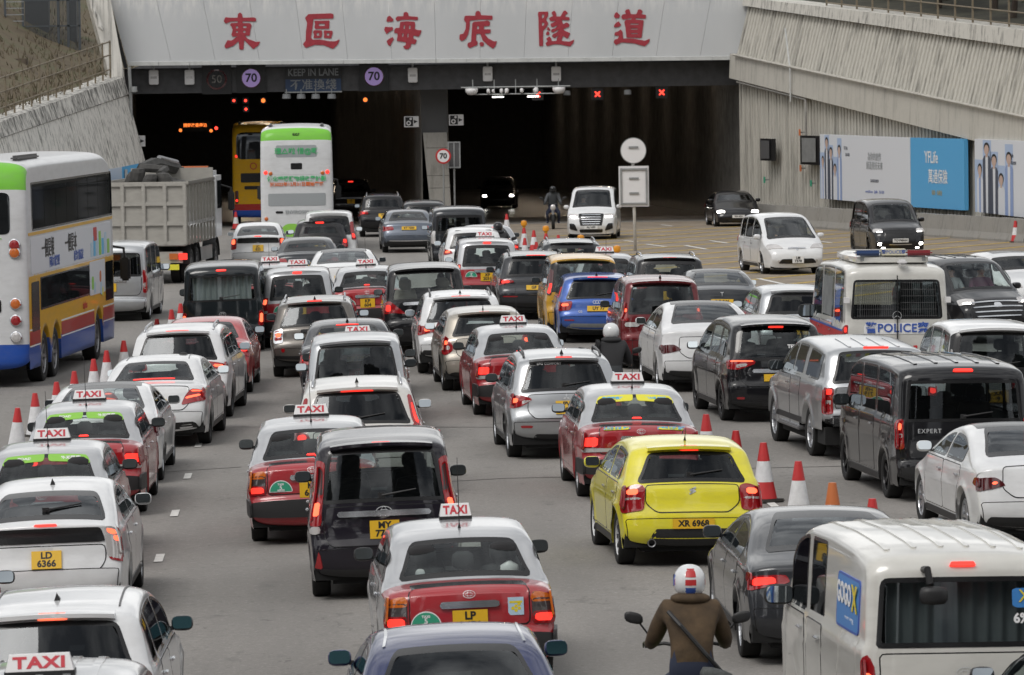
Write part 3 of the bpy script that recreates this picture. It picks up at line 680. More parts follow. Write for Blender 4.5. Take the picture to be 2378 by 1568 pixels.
    if rails:
        for sx in (-1, 1):
            ys = np.linspace(.75 if L < 4.6 else .8, ymx-1.0, 9); P_ = b.roof(np.full(9, sx*.80*hw), ys, .055); P_[0, 2] -= .05; P_[-1, 2] -= .05
            MB().tube(P_, .018, 8).build('roof_rail', [rails], root, True)
    if antenna:
        q = b.roof(np.array([0.]), np.array([antenna[1]]), 0)[0]
        if antenna[0] == 'fin': MB().add([(q[0]-.03, q[1]-.06, q[2]-.01), (q[0]+.03, q[1]-.06, q[2]-.01), (q[0]+.025, q[1]+.10, q[2]-.01), (q[0]-.025, q[1]+.10, q[2]-.01), (q[0], q[1]-.07, q[2]+.07), (q[0], q[1]+.0, q[2]+.045)], [(0, 1, 4), (1, 2, 5, 4), (3, 0, 4, 5), (2, 3, 5)]).build('antenna', ['plastic'], root)
        else: MB().tube([q, q+np.array([0, -.02, .05]), q+np.array([0, -.10, antenna[2]])], [.018, .006, .003], 6).build('antenna', ['plastic'], root)
    if roofpanel:
        for nm, ya, yb, fx, mt in roofpanel: panel(root, nm, [(-fx*hw, ya), (fx*hw, ya), (fx*hw, yb), (-fx*hw, yb)], b.roof, mt, .004, 0, .08, .008, .07, (.75, .5, .25))
    if exhaust:
        for x in exhaust:
            MB().lathe([(.05, 0), (.05, .2), (.04, .2), (.04, 0), (.05, 0)], 14, axis='y', c=(x, .02, .30)).build('exhaust_pipe', ['steel'], root, True)
    if oncoming or frontspec:
        fs = frontspec or {}
        def fp(nm, poly, mat, e=.01, rnd=.03, both=False):
            for q in ([poly, mirror_poly(poly)] if both else [poly]): panel(root, nm, [(a[0]*hw, *a[1:]) for a in q], b.front, mat, e, 0, rnd, .02, .04)
        for nm, poly, mt, both in fs.get('parts', []): fp(nm, poly, mt, both=both, e=.010 if nm in ('grille', 'lower_grille', 'bumper_intake') else .018)
        if fs.get('plate'):
            z, tx = fs['plate']; q = b.front(np.array([0., 0.]), np.array([z-.05, z+.05]), .03); dv = q[1]-q[0]
            plate(root, tuple((q[0]+q[1])/2), 0, tx, 'plate_white', True)
        if fs.get('bars'):
            for (za, hx) in fs['bars']: fp('grille_bar', [(-hx, za-.012), (hx, za-.012), (hx, za+.012), (-hx, za+.012)], 'chrome', .03, .008)
    if extra: extra(root, b)
    # --- stand it on the road
    a = anc or (0, *B0['anc'])
    if wheels: yaw = place2(root, *wheels)
    else: place(root, px, a, R(yaw)+(math.pi if oncoming else 0))
    CARS.append((root, b, B0))
    return root, b
CARS = []
def place_at(root, x, Y, yaw):
    p = at_Y(x, 500, Y); root.matrix_world = Matrix.Translation((p.x, Y, zg(p.x, Y))) @ Matrix.Rotation(R(yaw), 4, 'Z')
SHAPES['mono'] = dict(SHAPES['mpv'], prof=[(.14,.24),(.03,.28),(0,.42),(.0,.66),(.05,.74),(.06,1.0),(.11,1.22,.08),(.30,1.62,.06),(.40,1.70,.08),(.8,1.75,.2),(1.7,1.79,.3),(2.5,1.75,.25),(2.95,1.63,.25),(4.02,1.05,.15),(4.50,.86,.15),(4.66,.68),(4.70,.45),(4.6,.22)], H=1.79, belt=1.03, sw=[(.55, 1.2), (1.28, 2.2), (2.27, 3.5)], rg=(1.08, 1.62, .86, .80), anc=(.30, 1.63), rf=.20, rfl=1.3, roofw=.76)
# ================================================================== the setting
def concrete(name, col, streak=.5, scale=(1, 1, .12), fine=1.0, lo=.50, hi=.72):
    m, nt, o = newmat(name); p = pri(nt, col, .85); v = coords(nt, 'Object', scale)
    s = ramp(nt, noise(nt, v, 2.6*fine, 7, .7), [(lo, (0, 0, 0)), (hi, (1, 1, 1))])
    g = ramp(nt, noise(nt, coords(nt), .5, 5, .6), [(.35, (0, 0, 0)), (.75, (1, 1, 1))])
    f = nt.nodes.new('ShaderNodeMath'); f.operation = 'MULTIPLY'; nt.links.new(s, f.inputs[0]); f.inputs[1].default_value = streak
    c = mixc(nt, ramp(nt, noise(nt, coords(nt), 9, 6, .65), [(.3, (0, 0, 0)), (.7, (.5, .5, .5))]), col, tuple(x*.78 for x in col))
    c = mixc(nt, g, c, tuple(x*.90 for x in col)); c = mixc(nt, f.outputs[0], c, tuple(x*.13 for x in col))
    nt.links.new(c, p.inputs['Base Color']); b = N(nt, 'ShaderNodeBump', Strength=.35, Distance=.02); nt.links.new(noise(nt, coords(nt), 25, 4), b.inputs['Height']); nt.links.new(b.outputs[0], p.inputs['Normal'])
    nt.links.new(p.outputs[0], o.inputs[0]); M[name] = m
concrete('conc_left', (.78, .76, .71), .97, (1.5, 1.5, .05), 1.7, .49, .68); concrete('conc_lcoping', (.74, .72, .67), .97, (1.3, 1.3, .12), 1.6, .42, .60)
concrete('conc_right', (.52, .50, .445), .8, (.8, .8, .07))
concrete('conc_band', (.50, .48, .43), .45, (1.2, 1.2, .2)); concrete('conc_coping', (.58, .56, .51), .95, (1.3, 1.3, .35), 1.2)
concrete('conc_barrier', (.27, .26, .24), .5, (1.2, 1.2, .3)); concrete('conc_pillar', (.34, .325, .295), .5, (1, 1, .3))
# portal cladding: pale grey paint with lime runs at the top
def lintel_mat():
    m, nt, o = newmat('lintel_paint'); p = pri(nt, (.42, .435, .445), .55); v = coords(nt, 'Object', (1.3, 1, .30))
    r = ramp(nt, noise(nt, v, 2.0, 8, .68), [(.44, (0, 0, 0)), (.60, (1, 1, 1))]); sep = nt.nodes.new('ShaderNodeSeparateXYZ'); t = nt.nodes.new('ShaderNodeTexCoord'); nt.links.new(t.outputs['Object'], sep.inputs[0])
    h = N(nt, 'ShaderNodeMapRange'); nt.links.new(sep.outputs[2], h.inputs[0]); h.inputs[1].default_value = 8.2; h.inputs[2].default_value = 9.3
    mm = nt.nodes.new('ShaderNodeMath'); mm.operation = 'MULTIPLY'; nt.links.new(r, mm.inputs[0]); nt.links.new(h.outputs[0], mm.inputs[1])
    big = ramp(nt, noise(nt, coords(nt, 'Object', (.35, 1, .15)), 1.1, 4), [(.3, (.49, .505, .515)), (.7, (.555, .565, .575))])
    c = mixc(nt, mm.outputs[0], big, (.70, .695, .675)); nt.links.new(c, p.inputs['Base Color']); nt.links.new(p.outputs[0], o.inputs[0]); M['lintel_paint'] = m
lintel_mat()
simple('lintel_trim', (.50, .51, .50), .5, var=.1); simple('sign_red', (.33, .03, .045), .5, var=.12, vscale=6)
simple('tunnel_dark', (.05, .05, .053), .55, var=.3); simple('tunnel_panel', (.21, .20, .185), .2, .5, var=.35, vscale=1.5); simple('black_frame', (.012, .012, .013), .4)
simple('rail_paint', (.20, .165, .115), .6, .2, var=.2); simple('galv', (.33, .34, .34), .45, .5, var=.15); simple('cage_grey', (.085, .095, .105), .5, .3); simple('cage_mesh', (.05, .055, .06), .6)
simple('white_mark', (.62, .61, .58), .7, var=.18, vscale=8); simple('yellow_mark', (.40, .27, .06), .75, var=.45, vscale=5); simple('wood_block', (.10, .08, .06), .9, var=.3)
simple('cone_red', (.50, .028, .03), .45, var=.12); simple('cone_white', (.66, .66, .67), .5, var=.12, vscale=12); simple('cone_orange', (.55, .16, .05), .5); simple('cone_base', (.05, .045, .04), .8); simple('amber', (.75, .30, .02), .2)
simple('bill_white', (.66, .68, .72), .4); simple('bill_blue', (.10, .38, .68), .4); simple('bill_pale', (.40, .50, .68), .4); simple('suit', (.06, .07, .10), .6); simple('shirt', (.62, .64, .68), .6); simple('shirt_blue', (.25, .33, .55), .6); simple('poster_skin', (.50, .36, .30), .6); simple('gold', (.45, .34, .10), .5)
def asphalt():
    m, nt, o = newmat('asphalt'); p = pri(nt, (.25, .24, .23), .88); W = coords(nt, 'Object')
    sp = noise(nt, W, 38, 3, .8); c = ramp(nt, sp, [(.30, (.14, .130, .120)), (.48, (.25, .234, .216)), (.60, (.275, .258, .238)), (.74, (.42, .398, .368))])
    lg = noise(nt, coords(nt, 'Object', (1, .16, 1)), .55, 5, .6); c = mixc(nt, ramp(nt, lg, [(.36, (.0,)*3), (.66, (.55,)*3)]), c, (.14, .135, .128))
    st = noise(nt, coords(nt, 'Object', (1, .55, 1)), 1.7, 7, .68); c = mixc(nt, ramp(nt, st, [(.585, (0,)*3), (.70, (.6,)*3)]), c, (.085, .082, .08))
    pat = noise(nt, coords(nt, 'Object', (.5, .2, 1)), .3, 2, .5); c = mixc(nt, ramp(nt, pat, [(.40, (0,)*3), (.62, (.28,)*3)]), c, (.33, .315, .295))
    vo = N(nt, 'ShaderNodeTexVoronoi', Scale=.22, feature='DISTANCE_TO_EDGE'); wv = nt.nodes.new('ShaderNodeVectorMath'); wv.operation = 'ADD'
    n2 = N(nt, 'ShaderNodeTexNoise', Scale=1.2, Detail=4); nt.links.new(W, n2.inputs['Vector']); nt.links.new(W, wv.inputs[0]); nt.links.new(n2.outputs[1], wv.inputs[1]); nt.links.new(wv.outputs[0], vo.inputs['Vector'])
    c = mixc(nt, ramp(nt, vo.outputs[0], [(.0, (.55,)*3), (.004, (0,)*3)]), c, (.09, .085, .08))
    tk = noise(nt, coords(nt, 'Object', (1, .012, 1)), .62, 3, .5); c = mixc(nt, ramp(nt, tk, [(.44, (0,)*3), (.62, (.42,)*3)]), c, (.15, .142, .133))
    dr = noise(nt, coords(nt, 'Object', (1, .8, 1)), 7, 3, .6); c = mixc(nt, ramp(nt, dr, [(.66, (0,)*3), (.74, (.7,)*3)]), c, (.07, .066, .064))
    gr = noise(nt, W, 14, 2, .7); c = mixc(nt, ramp(nt, gr, [(.25, (.35,)*3), (.5, (0,)*3)]), c, (.15, .142, .135)); c = mixc(nt, ramp(nt, gr, [(.58, (0,)*3), (.8, (.5,)*3)]), c, (.42, .40, .375))
    nt.links.new(c, p.inputs['Base Color']); b = N(nt, 'ShaderNodeBump', Strength=.5, Distance=.006); nt.links.new(sp, b.inputs['Height']); nt.links.new(b.outputs[0], p.inputs['Normal'])
    nt.links.new(p.outputs[0], o.inputs[0]); M['asphalt'] = m
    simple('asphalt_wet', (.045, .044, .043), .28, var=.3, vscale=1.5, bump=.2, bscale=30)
asphalt()
def grassmat():
    m, nt, o = newmat('dry_grass'); p = pri(nt, (.12, .11, .05), .9)
    c = ramp(nt, noise(nt, coords(nt), .9, 6, .65), [(.32, (.075, .056, .036)), (.5, (.115, .092, .058)), (.66, (.088, .090, .046))]); nt.links.new(c, p.inputs['Base Color']); nt.links.new(p.outputs[0], o.inputs[0]); M['dry_grass'] = m
grassmat(); simple('scrub', (.032, .030, .018), .95, var=.5, vscale=1.2); simple('leaf', (.032, .045, .018), .6, var=.5, vscale=2); simple('bark', (.06, .045, .035), .9)

# ---- road: one sheet with a crown, reaching far beyond the view
xs = [-160, -90, -50, -30, -20, -12.3, -8, -4, 0, XCROWN, 4, 8, 14, 22, 31.7, 50, 90, 160]; ys = [-60, 0, 30]+list(range(40, 116, 8))+list(range(116, 176, 6))+[180, 200, 240, 300, 420, 700]
v = [(x, y, zg(x, y)) for y in ys for x in xs]; nx = len(xs)
f = [(j*nx+i, j*nx+i+1, (j+1)*nx+i+1, (j+1)*nx+i) for j in range(len(ys)-1) for i in range(nx-1)]
tag(obj('road', mesh('road', v, f, 'asphalt', None, True)), kind='structure')
simple('worn_surface', (.235, .195, .150), .9, var=.28, vscale=.8, bump=.3, bscale=40)
V_ = [(x+(.0 if y < 150 else -.03*(y-150)), y) for y in np.arange(112, 209, 4) for x in (6.0, 8, 10, 14, 18, 22, 30)]
tag(obj('exit_carriageway', mesh('exit_carriageway', [(x, y, zg(x, y)+.005) for x, y in V_], [(k*7+j, k*7+j+1, k*7+j+8, k*7+j+7) for k in range(len(V_)//7-1) for j in range(6)], 'worn_surface', None, True)), kind='structure')
def strip(name, pts, wd, mat, h=.011, par=None, kind='structure', seg=1):
    """painted line along ground points"""
    V = []; F = []
    for k, p in enumerate(pts):
        a = Vector(pts[max(k-1, 0)][:2]); b = Vector(pts[min(k+1, len(pts)-1)][:2]); t = (b-a).normalized(); n = Vector((-t.y, t.x))*wd/2
        for s_ in (1, -1): x, y = p[0]+n.x*s_, p[1]+n.y*s_; V.append((x, y, zg(x, y)+h))
    for k in range(len(pts)-1): F.append((2*k, 2*k+1, 2*k+3, 2*k+2))
    return tag(obj(name, mesh(name, V, F, mat), par), kind=kind if par is None else None)
for k in range(-3, 22):        # lane dashes, one metre of paint in six
    a, b_ = at_z(370, 1297), at_z(406, 1193); d = (b_-a)/1.0; q = a+d*k
    if 36 < q.y < 165: strip('lane_marking', [(q.x-d.normalized().x*.5, q.y-.5), (q.x+d.normalized().x*.5, q.y+.5)], .11, 'white_mark')
for (pa, pb) in [((1775, 1158), (1802, 1180))]: 
    a, b_ = at_z(*pa), at_z(*pb); strip('lane_marking', [a[:2], b_[:2]], .12, 'white_mark')
for pa, pb in [((1370, 1566/1.0*.70), (2100, 1080)), ((560, 992), (1480, 1005)), ((1380, 1190), (1640, 1215)), ((330, 1100), (560, 1085)), ((1020, 1120), (1330, 1108))]:
    A, B_ = at_z(*pa), at_z(*pb); strip('road_joint', [A.lerp(B_, t)[:2] for t in np.linspace(0, 1, 12)], .05, 'cone_base', .004)
# yellow hatching in front of the outbound bore
def hatch_line(y0):
    p = [(x, y0+1.9*(x-6.2)) for x in (6.2, 24)]
    def clip(p):   # keep between y 128 and 198
        (x0, a), (x1, b) = p; o = []
        t0, t1 = max(0, (128-a)/(b-a)), min(1, (199-a)/(b-a))
        return [(x0+(x1-x0)*t, a+(b-a)*t) for t in (t0, t1)] if t1 > t0+.05 else None
    return clip(p)
for k in range(20):
    q = hatch_line(100+k*4.6)
    if q: strip('yellow_hatching', [(q[0][0]+(q[1][0]-q[0][0])*t, q[0][1]+(q[1][1]-q[0][1])*t) for t in np.linspace(0, 1, 9)], .30, 'yellow_mark')
for (a, b_) in [((1395, 600), (1440, 606)), ((1500, 568), (1545, 574)), ((1590, 571), (1640, 580)), ((1535, 523), (1560, 526)), ((1648, 560), (1690, 566)), ((1760, 648), (1850, 668)), ((1905, 562), (1930, 565)), ((1450, 560), (1480, 563))]:
    A, B_ = at_z(*a), at_z(*b_); strip('lane_marking', [A[:2], B_[:2]], .16, 'white_mark', .016)
arc = [at_z(1950+78*math.cos(t)*(.55 if math.cos(t) < 0 else .3), 652-10*math.sin(t)) for t in np.linspace(.1, 3.1, 14)]
strip('road_arrow', [p[:2] for p in arc], .35, 'white_mark', .017)

# ---- portal
YP = 208.0
def PY(x, y, Y=YP): return at_Y(x, y, Y)
bl, br = PY(297, 153), PY(1725, 139); tl, tr_ = PY(233, -82), PY(1776, -90)
lin = empty('portal_lintel', ((bl.x+br.x)/2, YP, bl.z)); tag(lin, 'pale grey tunnel portal beam carrying six large red Chinese characters', 'portal')
nP = 14
for k in range(nP):
    t0, t1 = k/nP, (k+1)/nP; g = .004
    q = [bl.lerp(br, t0), bl.lerp(br, t1), tl.lerp(tr_, t1), tl.lerp(tr_, t0)]
    q[0].x += g; q[3].x += g; q[1].x -= g; q[2].x -= g
    V = [(p.x, YP, p.z) for p in q]+[(p.x, YP+.9, p.z) for p in q]
    o = obj('cladding_panel', mesh('cladding_panel', V, [(0, 1, 2, 3), (7, 6, 5, 4), (0, 4, 5, 1), (3, 2, 6, 7), (0, 3, 7, 4), (1, 5, 6, 2)], 'lintel_paint')); o.parent = lin; o.matrix_parent_inverse = lin.matrix_world.inverted(); o.location = (0, 0, 0)
    o.matrix_parent_inverse = Matrix.Translation(-lin.location)
def keep(o, par): o.parent = par; o.matrix_parent_inverse = Matrix.Translation(-par.location); return o
m = MB(); n = 20
for k in range(n):
    a, b_ = bl.lerp(br, k/n), bl.lerp(br, (k+1)/n); m.add([(a.x+.01, YP-.05, a.z-.005), (b_.x-.01, YP-.05, b_.z-.005), (b_.x-.01, YP-.05, b_.z+.15), (a.x+.01, YP-.05, a.z+.15), (a.x+.01, YP+.3, a.z-.005), (b_.x-.01, YP+.3, b_.z-.005), (b_.x-.01, YP+.02, b_.z+.17), (a.x+.01, YP+.02, a.z+.17)], [(0, 1, 2, 3), (4, 5, 1, 0), (3, 2, 6, 7), (0, 3, 7, 4), (1, 5, 6, 2)])
keep(m.build('bottom_trim', ['lintel_trim']), lin)
for (p, q) in ((bl, tl), (br, tr_)):
    s_ = -1 if p is bl else 1
    keep(MB().add([(p.x-.07*(s_ > 0)-.0, YP-.06, p.z-.1), (p.x+.16*s_, YP-.06, p.z-.1), (q.x+.16*s_, YP-.06, q.z), (q.x-.0, YP-.06, q.z), (p.x+.16*s_, YP+.8, p.z-.1), (q.x+.16*s_, YP+.8, q.z)], [(0, 1, 2, 3), (1, 4, 5, 2)]).build('edge_strip', ['black_frame']), lin)
def glyph(name, polys, X0, par):
    c = bpy.data.curves.new(name, 'CURVE'); c.dimensions = '2D'; c.fill_mode = 'BOTH'; c.extrude = .02
    for poly in polys:
        pts = fillet(poly, 14, 3, True) if len(poly) > 2 else poly
        sp = c.splines.new('POLY'); sp.points.add(len(pts)-1); sp.use_cyclic_u = True
        for k, (x, y) in enumerate(pts):
            w_ = PY((X0+x*.2523)/1.7227, (20+y*.2523)/1.7227); sp.points[k].co = (w_.x, w_.z, 0, 1)
    t = bpy.data.objects.new(name, c); me = bpy.data.meshes.new_from_object(t); bpy.data.objects.remove(t); bpy.data.curves.remove(c)
    me.materials.clear(); me.materials.append(M['sign_red'])
    o = obj(name, me); o.rotation_euler = (R(90), 0, 0); o.location = (0, YP-.012, 0); o.parent = par; o.matrix_parent_inverse = Matrix.Translation(-par.location)
GL = {}
GL['dong'] = (850, [
 [(175,260),(205,195),(270,205),(400,205),(400,150),(435,120),(470,150),(475,205),(660,200),(690,215),(690,265),(475,262),(475,290),(590,290),(620,320),(600,400),(590,490),(510,490),(560,540),(690,590),(755,580),(730,640),(645,705),(600,660),(500,560),(490,710),(425,710),(415,575),(330,650),(215,695),(185,660),(235,560),(300,570),(400,495),(320,510),(297,480),(320,400),(300,345),(275,320),(290,290),(400,288),(400,262),(290,265),(210,300)],
 [(368,340),(405,340),(405,375),(368,375)], [(482,335),(540,335),(540,368),(482,368)], [(370,415),(405,415),(405,445),(370,445)], [(485,412),(525,412),(525,445),(485,445)]])
GL['qu'] = (850, [
 [(1465,205),(1520,148),(1880,135),(1918,150),(1915,218),(1600,225),(1580,390),(1560,520),(1590,555),(1700,550),(1860,578),(1950,578),(2015,545),(1990,620),(1910,700),(1760,640),(1620,635),(1475,685),(1430,625),(1475,570),(1480,420),(1500,290)],
 [(1612,255),(1855,250),(1850,290),(1850,380),(1625,382),(1612,355),(1625,310)], [(1685,300),(1780,300),(1780,335),(1685,335)],
 [(1590,430),(1610,402),(1735,405),(1738,470),(1725,525),(1600,530),(1610,480)], [(1650,448),(1690,448),(1690,490),(1650,490)],
 [(1760,430),(1770,405),(1900,412),(1905,440),(1880,535),(1760,525),(1770,480)], [(1810,450),(1850,450),(1850,490),(1810,490)]])
GL['hai'] = (1500, [
 [(180,250),(195,190),(232,170),(295,235),(280,268),(185,270)], [(142,400),(160,345),(215,355),(280,352),(283,400),(215,435),(183,468)], [(180,575),(220,540),(280,510),(300,550),(270,590),(238,658),(200,630)],
 [(320,220),(350,182),(450,182),(450,125),(490,110),(525,130),(530,180),(680,192),(675,242),(540,235),(420,240),(345,260)],
 [(398,270),(500,262),(625,268),(637,300),(630,385),(680,402),(738,402),(720,460),(690,508),(630,490),(605,490),(605,535),(660,555),(650,600),(630,628),(575,615),(560,670),(520,708),(470,700),(440,662),(485,640),(490,595),(430,585),(342,575),(355,500),(355,450),(305,450),(300,410),(320,370),(385,365)],
 [(455,325),(475,325),(470,385),(450,385)], [(540,328),(562,328),(555,388),(535,388)], [(432,450),(452,450),(445,512),(428,512)], [(515,455),(532,455),(525,518),(508,518)]])
GL['di'] = (1500, [
 [(1588,140),(1605,100),(1640,95),(1670,120),(1675,165),(1862,172),(1858,238),(1700,232),(1500,250),(1500,340),(1480,450),(1440,540),(1375,578),(1335,545),(1340,470),(1400,458),(1435,380),(1440,280),(1408,245),(1415,185),(1440,172),(1590,175)],
 [(1540,290),(1570,268),(1740,258),(1780,245),(1822,270),(1815,335),(1725,340),(1725,390),(1832,388),(1828,450),(1732,458),(1790,530),(1880,580),(1932,575),(1910,650),(1870,695),(1800,650),(1700,560),(1670,460),(1605,460),(1600,570),(1625,580),(1620,640),(1560,660),(1495,688),(1460,650),(1470,600),(1520,590),(1530,450)],
 [(1618,335),(1645,335),(1645,388),(1612,388)], [(1650,610),(1680,585),(1725,600),(1720,655),(1670,662)]])
GL['sui'] = (2100, [
 [(200,150),(210,110),(365,108),(362,180),(330,235),(368,295),(335,360),(285,410),(283,655),(222,655),(215,400),(210,200)], [(265,155),(305,155),(300,195),(275,220),(265,210)], [(265,280),(305,285),(300,315),(280,340),(268,330)],
 [(415,130),(440,100),(470,95),(497,150),(490,185),(560,185),(610,95),(640,90),(678,130),(640,160),(635,190),(703,198),(698,248),(580,240),(600,310),(660,278),(703,310),(695,350),(610,380),(612,405),(715,450),(680,530),(660,535),(600,490),(575,572),(700,585),(778,550),(760,610),(712,662),(560,630),(460,625),(345,658),(320,610),(360,575),(330,540),(385,500),(415,535),(415,575),(500,572),(500,530),(540,480),(460,530),(420,495),(440,465),(500,440),(540,390),(440,440),(410,430),(415,390),(480,370),(520,320),(430,360),(405,340),(400,300),(430,290),(490,255),(400,260),(375,215),(410,190),(445,180)],
 [(340,395),(362,348),(398,385),(390,410)], [(325,465),(355,415),(388,440),(380,475),(345,485)]])
GL['dao'] = (2100, [
 [(1405,185),(1425,130),(1452,115),(1505,165),(1490,210),(1425,212)], [(1405,340),(1425,300),(1480,260),(1525,320),(1480,355),(1410,358)],
 [(1412,460),(1430,435),(1480,420),(1512,388),(1545,430),(1550,535),(1700,535),(1900,570),(1978,535),(1960,600),(1895,660),(1730,612),(1530,595),(1437,640),(1400,590),(1420,550),(1470,540),(1490,490),(1420,488)],
 [(1520,195),(1545,150),(1600,145),(1580,110),(1600,75),(1650,68),(1675,150),(1765,148),(1790,75),(1830,70),(1865,105),(1840,150),(1915,160),(1910,220),(1750,212),(1750,238),(1880,245),(1870,330),(1845,525),(1605,520),(1590,360),(1570,270),(1600,235),(1685,235),(1685,210),(1545,235)],
 [(1668,298),(1798,298),(1798,318),(1668,318)], [(1672,375),(1785,375),(1785,393),(1672,393)], [(1675,450),(1785,450),(1785,465),(1675,465)]])
for k_, (X0, polys) in GL.items(): glyph('red_character', polys, X0, lin)

# ---- bores: side walls, divider, ceiling, added light stop
TD = R(2.6); tdx = -math.tan(TD)
XL, XR = bl.x-.2, br.x+.05; ZC = min(bl.z, br.z)
def ribwall(name, x0, y0, x1, y1, za, zb, mat, rib=.30, dep=.05, out_=1, kind=None, par=None, lean=0):
    """upright fluted wall from (x0,y0) to (x1,y1)"""
    d = Vector((x1-x0, y1-y0)); Ln = d.length; d.normalize(); nrm = Vector((-d.y, d.x))*out_; n = int(Ln/rib); V = []; F = []
    pr = [(0, 0), (.26, 0), (.34, dep), (.92, dep)]
    pts = [((k+a)*rib, h) for k in range(n) for a, h in pr]+[(n*rib, 0), (Ln, 0)]
    for t, h in pts:
        a = t/Ln; z0, z1 = (za[0]+(za[1]-za[0])*a, zb[0]+(zb[1]-zb[0])*a)
        V.append((x0+d.x*t+nrm.x*h, y0+d.y*t+nrm.y*h, z0)); V.append((x0+d.x*t+nrm.x*(h-lean*(z1-z0)), y0+d.y*t+nrm.y*(h-lean*(z1-z0)), z1))
    for k in range(len(pts)-1): F.append((2*k, 2*k+2, 2*k+3, 2*k+1))
    o = obj(name, mesh(name, V, F, mat), par)
    if par is None: tag(o, kind=kind or 'structure')
    return o
D = 110
ribwall('tunnel_wall_left', XL, YP+.3, XL+tdx*D, YP+D, (-1, -4), (ZC, ZC), 'tunnel_panel', .4, .04, -1)
ribwall('tunnel_wall_right', XR, YP+.9, XR+tdx*D, YP+D, (-1, -4), (ZC, ZC), 'tunnel_panel', .4, .05, 1)
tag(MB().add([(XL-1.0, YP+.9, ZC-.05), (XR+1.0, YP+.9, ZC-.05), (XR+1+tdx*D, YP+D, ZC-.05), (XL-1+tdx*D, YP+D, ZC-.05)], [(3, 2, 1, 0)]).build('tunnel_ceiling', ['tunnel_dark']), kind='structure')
tag(MB().add([(XL-30, YP+D, -6), (XR+30, YP+D, -6), (XR+30, YP+D, 9), (XL-30, YP+D, 9)], [(0, 1, 2, 3)]).build('tunnel_light_stop', ['tunnel_dark']), kind='structure')  # added dark wall closing both bores so no light comes in
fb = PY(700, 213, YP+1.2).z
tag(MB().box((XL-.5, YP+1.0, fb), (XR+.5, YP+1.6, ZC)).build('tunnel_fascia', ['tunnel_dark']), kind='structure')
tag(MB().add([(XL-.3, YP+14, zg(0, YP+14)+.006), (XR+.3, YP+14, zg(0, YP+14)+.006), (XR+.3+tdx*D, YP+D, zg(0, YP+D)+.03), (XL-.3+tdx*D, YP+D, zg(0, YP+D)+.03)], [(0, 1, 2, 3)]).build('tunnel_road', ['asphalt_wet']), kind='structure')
px0, px1 = PY(981, 400, YP+3).x, PY(1040, 400, YP+3).x
ribwall('tunnel_divider_wall', px0, YP+3.2, px0+tdx*D, YP+D, (-1, -4), (ZC, ZC), 'tunnel_panel', .4, .05, 1)
ribwall('tunnel_divider_wall', px1, YP+3.2, px1+tdx*D, YP+D, (-1, -4), (ZC, ZC), 'tunnel_panel', .4, .05, -1)
pil = empty('portal_pillar', ((px0+px1)/2, YP+3, 0)); tag(pil, 'concrete pillar between the two tunnel bores, pale stepped foot', 'pillar')
zA, zB_ = PY(1000, 308, YP+3).z, PY(1000, 212, YP+3).z
keep(MB().box((px0-.02, YP+2.9, zA), (px1+.02, YP+3.6, ZC)).build('upper_shaft', ['trimgrey']), pil)
zs_ = [zA, PY(1000, 344, YP+3).z, PY(1000, 408, YP+3).z, PY(1000, 437, YP+3).z, -.45]
for k in range(4):
    a, b_ = zs_[k], zs_[k+1]; fx = lambda z: (zA-z)*.05
    keep(MB().add([(px0+.03+fx(b_)*1.7, YP+2.6-fx(b_)*1.2, b_+.015), (px1-.03+fx(b_)*.8, YP+2.6-fx(b_)*1.2, b_+.015), (px1-.03+fx(a)*.8, YP+2.6-fx(a)*1.2, a), (px0+.03+fx(a)*1.7, YP+2.6-fx(a)*1.2, a), (px0+.03+fx(b_)*1.7, YP+3.2, b_+.015), (px1-.03+fx(b_)*.8, YP+3.2, b_+.015), (px1-.03+fx(a)*.8, YP+3.2, a), (px0+.03+fx(a)*1.7, YP+3.2, a)], [(0, 1, 2, 3), (4, 0, 3, 7), (1, 5, 6, 2), (3, 2, 6, 7)]).build('concrete_block', ['conc_pillar']), pil)

emit('tunnel_fill_lamp', (1, .80, .60), 50, (.5, .4, .3))  # lamps added out of sight, only to light the bores dimly
for k in range(9):
    y = YP+10+k*10.5
    for nm, x, lb in (('queue', (XL+px0)/2, 'added fill lamp in the queue side bore, number %d from the mouth'), ('out', XR-3.2, 'added fill lamp in the outbound bore, number %d from the mouth')):
        xx = x+tdx*(y-YP); o = empty('tunnel_fill_lamp', (xx, y, ZC-.1)); tag(o, 'unseen fill lamp added above the '+('queue side' if nm == 'queue' else 'outbound')+' bore roadway', 'lamp', 'unseen fill lamps added in the '+('queue side' if nm == 'queue' else 'outbound')+' bore'); obj('housing', MB().box((-.16, -.6, -.08), (.16, .6, .05)).mesh('housing', ['galv']), o); obj('tube', MB().box((-.13, -.56, -.10), (.13, .56, -.08)).mesh('tube', ['tunnel_fill_lamp']), o)
# ---- things hung under the beam
def hang(name, label, cat, x, y, Y=YP+.9, group=None):
    p = PY(x, y, Y); o = empty(name, p); return tag(o, label, cat, group), 55.2*208/Y
def flat(par, name, x0, x1, z0, z1, y0, y1, mat, bev=0): return obj(name, MB().box((x0, y0, z0), (x1, y1, z1), 0, bev).mesh(name, [mat]), par)
for (x, y), lb in zip([(357, 180), (440, 180), (958, 175), (1132, 172), (1291, 172)], ['white floodlight box under the beam, by the railing side of the portal', 'white floodlight box under the beam, beside the unlit speed sign', 'white floodlight box above the portal pillar', 'white floodlight box above the camera cluster, pillar end', 'white floodlight box above the camera cluster, billboard end']):
    o, s_ = hang('floodlight', lb, 'floodlight', x, y, group='white floodlight boxes under the portal beam')
    flat(o, 'housing', -.20, .20, -.31, .31, -.15, .12, 'sign_white', .03); flat(o, 'lamp_strip', -.13, .13, -.06, .04, -.16, -.148, 'lamp_clear'); flat(o, 'bracket', -.04, .04, .30, .70, -.02, .04, 'galv')
